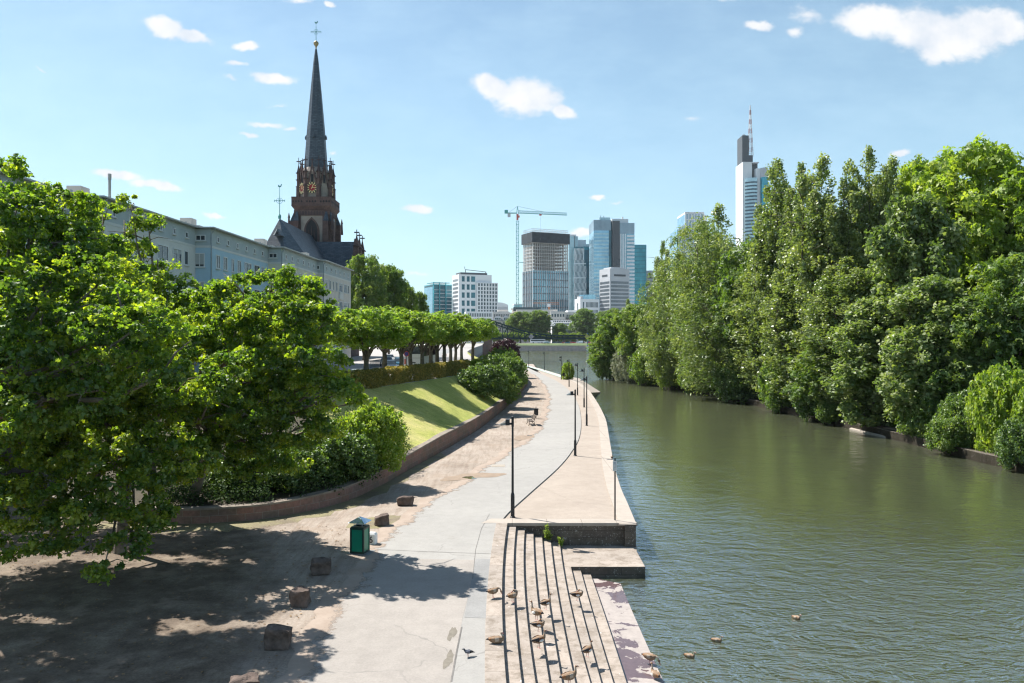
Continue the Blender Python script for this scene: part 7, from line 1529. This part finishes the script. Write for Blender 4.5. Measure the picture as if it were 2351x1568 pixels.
rock(928, 1162, .88, .47, .5, 'sandstone block farthest up the path, at the low wall', 1, .0); rock(875, 1208, .66, .50, .42, 'sunlit tilted sandstone block just beyond the green bin', 2, .35); rock(733, 1322, .74, .55, .62, 'rounded shaded sandstone block left below the green bin', 3, .2)
rock(686, 1396, .60, .58, .55, 'dark cubic sandstone block, second from the bottom edge of the row', 4, -.15); rock(632, 1494, .74, .60, .6, 'large dark sandstone block in the dappled shade', 5, .1); rock(552, 1612, .72, .5, .6, 'sandstone block cut by the bottom frame edge', 6, .3)
blobm = [(640, 1568), (560, 1600)]

# ------------------------------------------------------------------ geese and other birds
M['g_tan'] = plain('goose_tan', (.25, .17, .11), .9, 0, .22, 14); M['g_pale'] = plain('goose_pale', (.42, .35, .28), .9, 0, .12, 14); M['g_brown'] = plain('goose_brown', (.17, .08, .04), .9, 0, .3, 14)
M['g_black'] = plain('goose_black', (.015, .015, .018), .6, 0, .2, 8); M['g_white'] = plain('goose_white', (.72, .70, .66), .9, 0, .05, 8); M['g_pink'] = plain('goose_pink', (.50, .20, .18), .6, 0, .1, 8); M['g_rust'] = plain('goose_rust', (.26, .12, .05), .9, 0, .25, 14); M['g_grey'] = plain('pigeon_grey', (.13, .14, .17), .8, 0, .3, 20)
def goose(px, py, z, ang, lab, pose='stand', s=1.0, dark=False, water=False, grp='geese on the steps', name='goose'):
    """ang: heading in degrees, 0 = +x (right), 90 = away"""
    x, y, _ = P(px, py, z); t = thing(name, lab, 'goose', (x, y, z + .004), math.radians(ang), grp); t.scale = (s, s, s)
    bz = {'stand': .30, 'preen': .30, 'up': .31, 'sit': .115, 'swim': .03, 'graze': .29}[pose]
    body = [(-.33, 0, bz + .02), (-.27, 0, bz + .03), (-.18, 0, bz + .01), (-.04, 0, bz - .005), (.10, 0, bz), (.19, 0, bz + .03), (.235, 0, bz + .08)]; rb = [(.015, .01), (.06, .04), (.10, .09), (.128, .125), (.128, .13), (.095, .10), (.056, .06)]
    if pose == 'up': neck = [(.25, 0, bz + .15), (.25, 0, bz + .23), (.26, 0, bz + .30), (.29, 0, bz + .335), (.335, 0, bz + .325), (.37, 0, bz + .31), (.40, 0, bz + .30)]
    elif pose == 'preen': neck = [(.26, 0, bz + .14), (.22, .03, bz + .19), (.15, .06, bz + .20), (.09, .08, bz + .175), (.05, .09, bz + .14), (.02, .095, bz + .115), (-.0, .10, bz + .10)]
    elif pose == 'sit': neck = [(.23, 0, bz + .13), (.20, .01, bz + .18), (.17, .02, bz + .215), (.18, .03, bz + .235), (.215, .03, bz + .23), (.25, .03, bz + .21), (.28, .03, bz + .2)]
    elif pose == 'graze': neck = [(.29, 0, bz + .08), (.35, 0, bz + .06), (.40, 0, bz - .02), (.42, 0, bz - .1), (.44, 0, bz - .15), (.46, 0, bz - .19), (.48, 0, bz - .22)]
    else: neck = [(.25, 0, bz + .14), (.25, .0, bz + .19), (.25, 0, bz + .235), (.275, 0, bz + .26), (.315, 0, bz + .255), (.35, 0, bz + .24), (.38, 0, bz + .23)]
    rn = [.036, .030, .029, .037, .032, .017, .008]; mats = [3, 0, 0, 0, 0, 1, 1, 1, 1, 1, 2, 5, 5, 5]
    mb = MB(); mb.tube(body + neck, rb + rn, 12, [4, 0, 0, 0, 0, 0, 0, 1, 1, 2, 1, 5, 5])
    if pose in ('stand', 'up', 'preen', 'graze'):
        for sy in (-.045, .045):
            mb.tube([(.02, sy, bz - .06), (.015, sy, .12), (.0, sy, .012)], [.022, .009, .008], 6, 5); mb.mesh([(-.02, sy, .008), (.06, sy - .03, .002), (.07, sy, .002), (.06, sy + .03, .002)], [(0, 1, 2, 3)], 5)
    mb.tube([(neck[3][0] + .01, neck[3][1] + .033, neck[3][2] + .006), (neck[3][0] + .01, neck[3][1] - .033, neck[3][2] + .006)], .011, 6, 4)
    mb.build('body', ['g_tan', 'g_pale', 'g_brown', 'g_rust', 'g_black', 'g_pink'], t, smooth=True)
    for sy in (-1, 1):
        mb = MB(); mb.tube([(.16, sy * .088, bz + .05), (.08, sy * .116, bz + .045), (-.05, sy * .116, bz + .035), (-.18, sy * .082, bz + .035), (-.28, sy * .04, bz + .035), (-.36, sy * .015, bz + .025)], [(.012, .045), (.022, .072), (.024, .078), (.02, .055), (.014, .03), (.004, .01)], 10, [2, 0, 4, 4, 4] if dark else [1, 5, 1, 2, 4])
        wg = mb.build('wing', ['g_brown', 'g_tan', 'g_rust', 'g_tan', 'g_black', 'g_pale'], t, smooth=True)
        if dark or pose == 'up': mb = MB(); mb.tube([(.13, sy * .122, bz + .0), (.05, sy * .142, bz - .005), (-.05, sy * .136, bz + .0)], [(.012, .03), (.018, .055), (.008, .02)], 8); mb.build('wing_patch', 'g_white', wg, smooth=True)
    return t
def c8g(x, y): return c8(x, y)
G8 = [((203, 828), 0, 12, 'goose grazing with head down at the left edge of the top step', 'graze', 0), ((372, 868), -.146, 10, 'tan goose preening on the second step', 'preen', 0), ((658, 932), -.438, 18, 'dark winged goose standing alert, highest on the middle steps', 'up', 1), ((583, 1024), -.292, 118, 'slim goose with its back turned, just below the dark winged one', 'up', 0), ((593, 1122), -.292, 15, 'dark goose directly below the slim goose', 'preen', 1),
      ((598, 1268), -.292, 8, 'dark winged goose lower on the middle steps', 'stand', 1), ((232, 1222), 0, 22, 'goose sitting on the top landing near the path', 'sit', 0), ((930, 858), -.876, 14, 'goose preening on the lower steps near the landing', 'preen', 1), ((1020, 1345), -.876, 22, 'dark goose on the lower steps near the bottom', 'stand', 1), ((1560, 1405), -1.46, -25, 'pale goose grazing at the rim of the wet ledge', 'graze', 0), ((1612, 1560), -1.55, 95, 'goose walking away in the shallows at the bottom edge', 'up', 0), ((862, 1590), -.584, 5, 'goose cut by the bottom frame edge on the steps', 'stand', 0)]
for (p_, k, a, lab, pose, dk) in G8:
    px, py = c8(*p_); zz = k
    if pose == 'sit': zz = .014
    if k == 0: zz = .014
    goose(px, py, zz, a + {'preen': 28, 'stand': 24, 'graze': 20, 'sit': 30}.get(pose, 16) * (1 if len(lab) % 2 else -.6), lab, pose, .70 + .04 * (len(lab) % 4), bool(dk))
for (px, py, a, lab) in [(1828, 1420, -60, 'pale duck swimming alone, farthest out on the water'), (1645, 1472, -30, 'duck swimming between the other two swimming ducks'), (1583, 1508, -40, 'brown duck swimming closest to the sunken ledge')]:
    goose(px, py, WATER, a, lab, 'swim', .62, False, True, 'ducks swimming near the steps', 'duck')['category'] = 'duck'
# cormorants / ducks along the quay foot
for (px, py, lab) in [(1405, 1052, 'dark duck sitting on the coping by the shadow of the second lamp')]:
    goose(px, py, .0, 70, lab, 'sit', .6, True, False, None, 'duck')['category'] = 'duck'
x, y, z = P(1074, 1508, 0); t = thing('pigeon', 'grey pigeon walking on the asphalt near the bottom edge', 'pigeon', (x, y, .01), math.radians(200))
mb = MB(); mb.tube([(-.2, 0, .09), (-.12, 0, .105), (-.03, 0, .12), (.05, 0, .14), (.09, 0, .18), (.11, 0, .215), (.14, 0, .215), (.165, 0, .205)], [(.02, .006), (.035, .02), (.055, .05), (.048, .048), (.025, .025), (.024, .024), (.014, .014), (.004, .004)], 10, [1, 0, 0, 0, 1, 0, 1]); mb.tube([(0, -.02, .09), (.01, -.02, 0)], .006, 5, 2); mb.tube([(0, .02, .09), (-.02, .02, 0)], .006, 5, 2); mb.build('body', ['g_grey', 'g_black', 'g_pink'], t, smooth=True)
for sy in (-1, 1): mb = MB(); mb.tube([(.06, sy * .045, .14), (-.04, sy * .05, .13), (-.16, sy * .02, .11)], [(.01, .02), (.012, .04), (.003, .008)], 8, [0, 1]); mb.build('wing', ['g_grey', 'g_black'], t, smooth=True)

# ------------------------------------------------------------------ vehicles
def car_paint(name, col): 
    m = Mt(name); m.set(col, .3, .25, .5); m.b.inputs['Coat Weight'].default_value = .6; return m.m
def make_car(lab, loc, rot, paint, L_=4.3, hh=1.45, grp='cars on the riverside street', van=False):
    t = thing('parked_car', lab, 'van' if van else 'car', loc, rot, grp); W_ = .86
    if van: prof = [(-L_ / 2, .35), (-L_ / 2, 1.9), (-L_ / 2 + .3, 2.0), (L_ * .22, 2.0), (L_ * .38, 1.25), (L_ / 2 - .1, 1.05), (L_ / 2, .4)]
    else: prof = [(-L_ / 2, .38), (-L_ / 2 + .03, .85), (-L_ / 2 + .5, .96), (L_ * .2, .95), (L_ / 2 - .15, .78), (L_ / 2, .42)]
    def ext(mb, pts, w, m=0, tw=None):
        tw = tw or w; n = len(pts); zmx = max(p[1] for p in pts); zmn = min(p[1] for p in pts)
        vs = []
        for s_ in (-1, 1):
            for (a, b) in pts: f = (b - zmn) / (zmx - zmn); vs.append((a, s_ * (w + (tw - w) * f), b))
        mb.mesh(vs, [tuple(range(n)), tuple(range(2 * n - 1, n - 1, -1))] + [(k, n + k, n + (k + 1) % n, (k + 1) % n) for k in range(n)], m)
    mb = MB(); mb.mesh([], []); ext(mb, prof, W_, 0, W_ * (.9 if van else .96)); ext(mb, [(-L_ / 2 + .1, .22), (-L_ / 2 + .05, .376), (L_ / 2 - .05, .376), (L_ / 2 - .1, .22)], W_ * .97, 1)
    mb.build('body', [paint, 'black'], t, bevel=.05)
    if van: mb = MB(); ext(mb, [(L_ * .2, 1.3), (L_ * .2, 1.85), (L_ * .25, 1.87), (L_ * .385, 1.3)], W_ * .965, 0, W_ * .93); mb.build('windows', 'carglass', t)
    else:
        mb = MB(); ext(mb, [(-L_ / 2 + .42, .93), (-L_ / 2 + .95, hh - .06), (L_ * .07, hh - .05), (L_ * .24, .93)], W_ * .9, 0, W_ * .7); mb.build('windows', 'carglass', t)
        mb = MB(); ext(mb, [(-L_ / 2 + .95, hh - .055), (-L_ / 2 + 1.2, hh), (0, hh), (L_ * .06, hh - .05)], W_ * .7, 0, W_ * .64); mb.build('roof', paint, t)
        mb = MB()
        for s_ in (-1, 1):
            for xx_ in (-.55, .25): mb.bar((xx_ + .05, s_ * W_ * .905, .94), (xx_, s_ * W_ * .70, hh - .04), .07)
        mb.build('pillar', paint, t)
    for sx in (-1, 1):
        for sy in (-1, 1):
            x_ = sx * L_ * .31; wb = MB(); wb.tube([(x_, sy * (W_ - .14), .32), (x_, sy * (W_ + .02), .32)], .32, 16); wo = wb.build('wheel', 'rubber', t); rb_ = MB(); rb_.tube([(x_, sy * (W_ + .015), .32), (x_, sy * (W_ + .035), .32)], .19, 12); rb_.build('rim', 'binroof', wo)
    for sy in (-1, 1):
        mb = MB(); mb.box(L_ / 2 - .12, sy * .45, .58, L_ / 2 - .0, sy * .78, .74); mb.build('headlight', 'white', t); mb = MB(); mb.box(-L_ / 2 - .02, sy * .5, .62, -L_ / 2 + .12, sy * .8, .82); mb.build('tail_light', 'crane_red', t)
    mb = MB(); mb.box(L_ / 2 - .02, -.26, .42, L_ / 2 + .015, .26, .54); mb.build('plate', 'white', t)
    return t
pb, ps, pw, pr_, pd = car_paint('paint_dark_blue', (.02, .035, .05)), car_paint('paint_silver', (.45, .52, .56)), car_paint('paint_white', (.7, .7, .7)), car_paint('paint_red', (.5, .03, .03)), car_paint('paint_petrol', (.05, .17, .24))
c1 = cr(800, 820, 5.8775)
def sp(cx, cy, d): x = X(c1(cx, cy)[0], d); return (x, d, STREET + .01)
make_car('silver car half hidden behind the hedge and the first thick plane trunk', (X(c1(560, 0)[0], 72.5), 72.5, STREET), math.radians(25), ps)
make_car('dark car facing the camera beside the second thick plane trunk', sp(915, 395, 101), math.radians(-80), pb)
make_car('petrol blue car facing the camera, right of the dark car', sp(1050, 350, 112), math.radians(-84), pd)
make_car('silver car behind the dark car on the street', sp(870, 310, 118), math.radians(-75), ps)
make_car('white car farthest up the street behind the others', sp(900, 250, 136), math.radians(-76), pw)
make_car('dark blue parked car in the shade at the hedge end', (X(c1(430, 0)[0], 69), 69.5, STREET), math.radians(60), pb)
make_car('dark car parked behind the maples below the blue facade', (-24.5, 60.5, STREET), math.radians(50), pb); make_car('petrol car parked behind the maples nearest the retaining wall', (-29.5, 54, STREET), math.radians(50), pd)
# coach
bx, bd = X(c1(1225, 0)[0], 104) , 104.0
t = thing('coach', 'white touring coach seen from the back behind the plane trunks', 'bus', (bx + .2, bd, STREET), math.radians(-3)); Lb = 11.5; wB = 1.25
mb = MB(); mb.box(-wB, 0, .4, wB, Lb, 3.35); mb.build('body', 'white', t, bevel=.14); mb = MB(); mb.box(-wB + .2, -.03, 2.15, wB - .2, .06, 3.1); mb.build('rear_window', 'carglass', t, bevel=.03)
for s_ in (-1, 1):
    mb = MB(); mb.box(s_ * (wB - .03), .8, 1.85, s_ * (wB + .02), Lb - .4, 2.9); mb.build('side_window', 'carglass', t); mb = MB(); mb.box(s_ * (wB - .28), -.03, .8, s_ * (wB - .06), .04, 1.5); mb.build('tail_light', 'crane_red', t)
    for yy_ in (2.6, 8.8): mb = MB(); mb.tube([(s_ * (wB - .25), yy_, .48), (s_ * (wB + .03), yy_, .48)], .48, 16); mb.build('wheel', 'rubber', t)
mb = MB(); mb.box(-wB + .1, -.015, 1.62, wB - .1, .02, 1.65); mb.box(-.3, -.02, 1.0, .3, .02, 1.12); mb.box(-wB + .15, -.02, .42, wB - .15, .02, .62); mb.build('trim', 'black', t)
# street furniture: no stopping sign, bollards, kerb railings, walkers
x, y, z = sp(1150, 470, 88); t = thing('traffic_sign', 'round red traffic sign on a thin pole in front of the coach', 'sign', (x, y, STREET)); mb = MB(); mb.tube([(0, 0, 0), (0, 0, 2.95)], .035, 8); mb.build('pole', 'darkmetal', t)
mb = MB(); mb.tube([(0, -.05, 2.5), (0, -.07, 2.5)], .3, 20); dsk = mb.build('disc', 'crane_red', t); mb = MB(); mb.tube([(0, -.072, 2.5), (0, -.078, 2.5)], .21, 20); mb.build('inner_disc', plain('sign_blue', (.03, .08, .35), .5), dsk); mb = MB(); mb.bar((-.17, -.082, 2.67), (.17, -.082, 2.33), .05, .006); mb.bar((.17, -.084, 2.67), (-.17, -.084, 2.33), .05, .006); mb.build('cross_bars', 'crane_red', dsk)
BO = None
for k in range(18):
    f = k / 17; d = 72 + 58 * f; xl_ = X(885, 76) + (X(1040, 130) - X(885, 76)) * ((d - 76) / 54); loc = (xl_ - 1.2, d, STREET)
    lab = 'short dark street bollard between the plane trunks and the road'
    if BO is None:
        BO = thing('bollard', lab, 'bollard', loc, 0, 'bollards along the street behind the hedge'); mb = MB(); mb.lathe([(.06, 0), (.055, .8), (.07, .84), (.05, .95)], 8); mb.build('post', 'darkmetal', BO); mb = MB(); mb.lathe([(.063, .84), (.063, .88)], 8); mb.build('collar', 'white', BO)
    else: dup(BO, loc, 0, lab)
t = thing('railing', 'low grey pedestrian railing on the far side of the street', 'railing', (0, 0, STREET)); mb = MB(); a, b = (X(c1(620, 0)[0], 112), 112), (X(c1(790, 0)[0], 122), 122)
for z_ in (.3, 1.0): mb.bar((a[0], a[1], z_), (b[0], b[1], z_), .05)
for k in range(26): q = k / 25; mb.bar((a[0] + (b[0] - a[0]) * q, a[1] + (b[1] - a[1]) * q, 0), (a[0] + (b[0] - a[0]) * q, a[1] + (b[1] - a[1]) * q, 1.05), .04)
mb.build('bars', 'lampgrey', t)
def person(loc, rot, lab, shirt, legs, s=1.0):
    t = thing('person', lab, 'person', loc, rot); t.scale = (s, s, s)
    me = bpy.data.meshes.new('person'); V = [(0, 0, .95), (0, 0, 1.15), (0, .01, 1.38), (0, .01, 1.5), (0, 0, 1.60), (0, -.01, 1.73), (.2, .01, 1.40), (.26, .03, 1.12), (.24, -.1, .9), (-.2, .01, 1.40), (-.26, -.0, 1.12), (-.24, .1, .9), (.09, 0, .9), (.1, -.1, .5), (.1, -.05, .08), (.1, -.2, .04), (-.09, 0, .9), (-.1, .08, .5), (-.1, .22, .1), (-.1, .1, .04)]
    Ed = [(0, 1), (1, 2), (2, 3), (3, 4), (4, 5), (2, 6), (6, 7), (7, 8), (2, 9), (9, 10), (10, 11), (0, 12), (12, 13), (13, 14), (14, 15), (0, 16), (16, 17), (17, 18), (18, 19)]
    rr = [.14, .13, .14, .06, .085, .09, .055, .042, .035, .055, .042, .035, .09, .062, .042, .035, .09, .062, .042, .035]
    me.from_pydata(V, Ed, []); o = bpy.data.objects.new('body', me); COL.objects.link(o); o.parent = t; sk = o.modifiers.new('skin', 'SKIN'); 
    for k, r_ in enumerate(rr): me.skin_vertices[0].data[k].radius = (r_, r_ * .8)
    me.skin_vertices[0].data[0].use_root = True; o.modifiers.new('ss', 'SUBSURF').render_levels = 2
    m = Mt('clothes'); sx = m.n.new('ShaderNodeSeparateXYZ'); m.link(m.co('Object'), sx.inputs[0]); c = m.mix(m.math('GREATER_THAN', sx.outputs[2], .98), legs, shirt); c = m.mix(m.math('GREATER_THAN', sx.outputs[2], 1.5), c, (.45, .28, .2)); c = m.mix(m.math('GREATER_THAN', sx.outputs[2], 1.72), c, (.06, .04, .03)); m.set(c, .9); me.materials.append(m.m)
person((X(c1(1672, 0)[0], 135), 135, STREET), 1.2, 'person in pale shirt walking on the street beyond the coach, left one', (.55, .5, .48), (.05, .06, .1)); person((X(c1(1692, 0)[0], 136), 136, STREET), 2.0, 'person in dark clothes walking on the street beyond the coach, middle one', (.08, .06, .07), (.04, .04, .05)); person((X(c1(1708, 0)[0], 139), 139, STREET), .4, 'person in red top walking on the street beyond the coach, right one', (.45, .1, .08), (.3, .3, .32))
# far bank traffic
c2b = cr(1150, 740, 6.354)
FC = [(1205, 'white van on the far bank road, left of the cars', 'pw', 1), (1195, 'silver car parked in front of the white van across the river', 'ps', 0), (1325, 'dark car on the far bank road, left of a second dark one', 'pb', 0), (1385, 'second dark car on the far bank road', 'pb', 0), (1490, 'dark red car on the far bank lawn edge', 'pr', 0), (1520, 'petrol car beside the dark red car across the river', 'pd', 0), (1613, 'bright red car on the far bank road', 'pr', 0), (1715, 'white delivery van on the far bank road, right of the red car', 'pw', 1), (1870, 'red car behind the blue mooring post across the river', 'pr', 0)]
pm = dict(pw=pw, ps=ps, pb=pb, pr=pr_, pd=pd); proto = {}
for k, (cx_, lab, pc, vn) in enumerate(FC):
    d = 640 if k not in (1, 5) else 634; loc = (X(c2b(cx_, 0)[0], d), d, 3.92); rot = PI if k % 2 else 0; key = (pc, vn)
    if key in proto: dup(proto[key], loc, rot, lab)
    else: proto[key] = make_car(lab, loc, rot, pm[pc], 4.6 if not vn else 5.4, 1.5, 'cars on the far bank', bool(vn))
t = thing('coach', 'long white coach parked on the far bank behind the bridge', 'bus', (X(c2b(1060, 0)[0], 645), 645, 3.9)); mb = MB(); mb.box(-6, -1.2, .4, 6, 1.2, 3.5); mb.build('body', 'c_white', t, bevel=.2); mb = MB(); mb.box(-5.6, -1.25, 1.8, 5.8, -1.18, 2.7); mb.build('windows', 'carglass', t); mb = MB(); mb.tube([(-3.5, -1.25, .45), (-3.5, 1.25, .45)], .45, 12); mb.build('wheel', 'rubber', t); mb = MB(); mb.tube([(3.5, -1.25, .45), (3.5, 1.25, .45)], .45, 12); mb.build('wheel', 'rubber', t)
x = X(c2b(1838, 0)[0], 607); t = thing('mooring_post', 'blue mooring post with a white base at the far quay', 'mooring post', (x, 607, -2)); mb = MB(); mb.tube([(0, 0, 2), (0, 0, 14)], .5, 12); mb.build('pile', plain('pile_blue', (.06, .13, .3), .6), t); mb = MB(); mb.tube([(0, 0, 0), (0, 0, 4.2)], .9, 12); mb.build('base', 'c_white', t)
mb = MB(); mb.prism([(-400, 40), (-50, 41), (-47, 45), (-400, 44)], 4.2, 4.3)
# parasol-like white tent roofs at the far quay right
t = thing('white_tent', 'small white tent at the far quay by the island tip', 'tent', (X(c2b(1990, 0)[0], 630), 630, 3.6)); mb = MB(); mb.mesh([(-5, -2, 1.5), (5, -2, 1.5), (5, 2, 1.5), (-5, 2, 1.5), (-4, 0, 3.2), (4, 0, 3.2)], [(0, 3, 2, 1), (0, 1, 5, 4), (1, 2, 5), (2, 3, 4, 5), (3, 0, 4)]); mb.build('roof', 'c_white', t); mb = MB()
for a_ in (-4.6, 4.6):
    for b_ in (-1.8, 1.8): mb.tube([(a_, b_, 0), (a_, b_, 1.6)], .08, 6)
mb.build('poles', 'c_grey', t)
if HAZE:
    mb = MB(); mb.box(-4005, -505, -8, 4005, 3005, 340); hz_ = mb.build('haze', plain('haze_air', (1, 1, 1))); hz_['kind'] = 'stuff'
    mt_h = bpy.data.materials.new('haze_air'); mt_h.use_nodes = True; n_ = mt_h.node_tree.nodes; n_.clear(); o_ = n_.new('ShaderNodeOutputMaterial'); v_ = n_.new('ShaderNodeVolumePrincipled')
    v_.inputs['Color'].default_value = (.85, .93, 1, 1); v_.inputs['Density'].default_value = HAZE; v_.inputs['Anisotropy'].default_value = .3
    mt_h.node_tree.links.new(v_.outputs[0], o_.inputs['Volume']); hz_.data.materials.clear(); hz_.data.materials.append(mt_h)
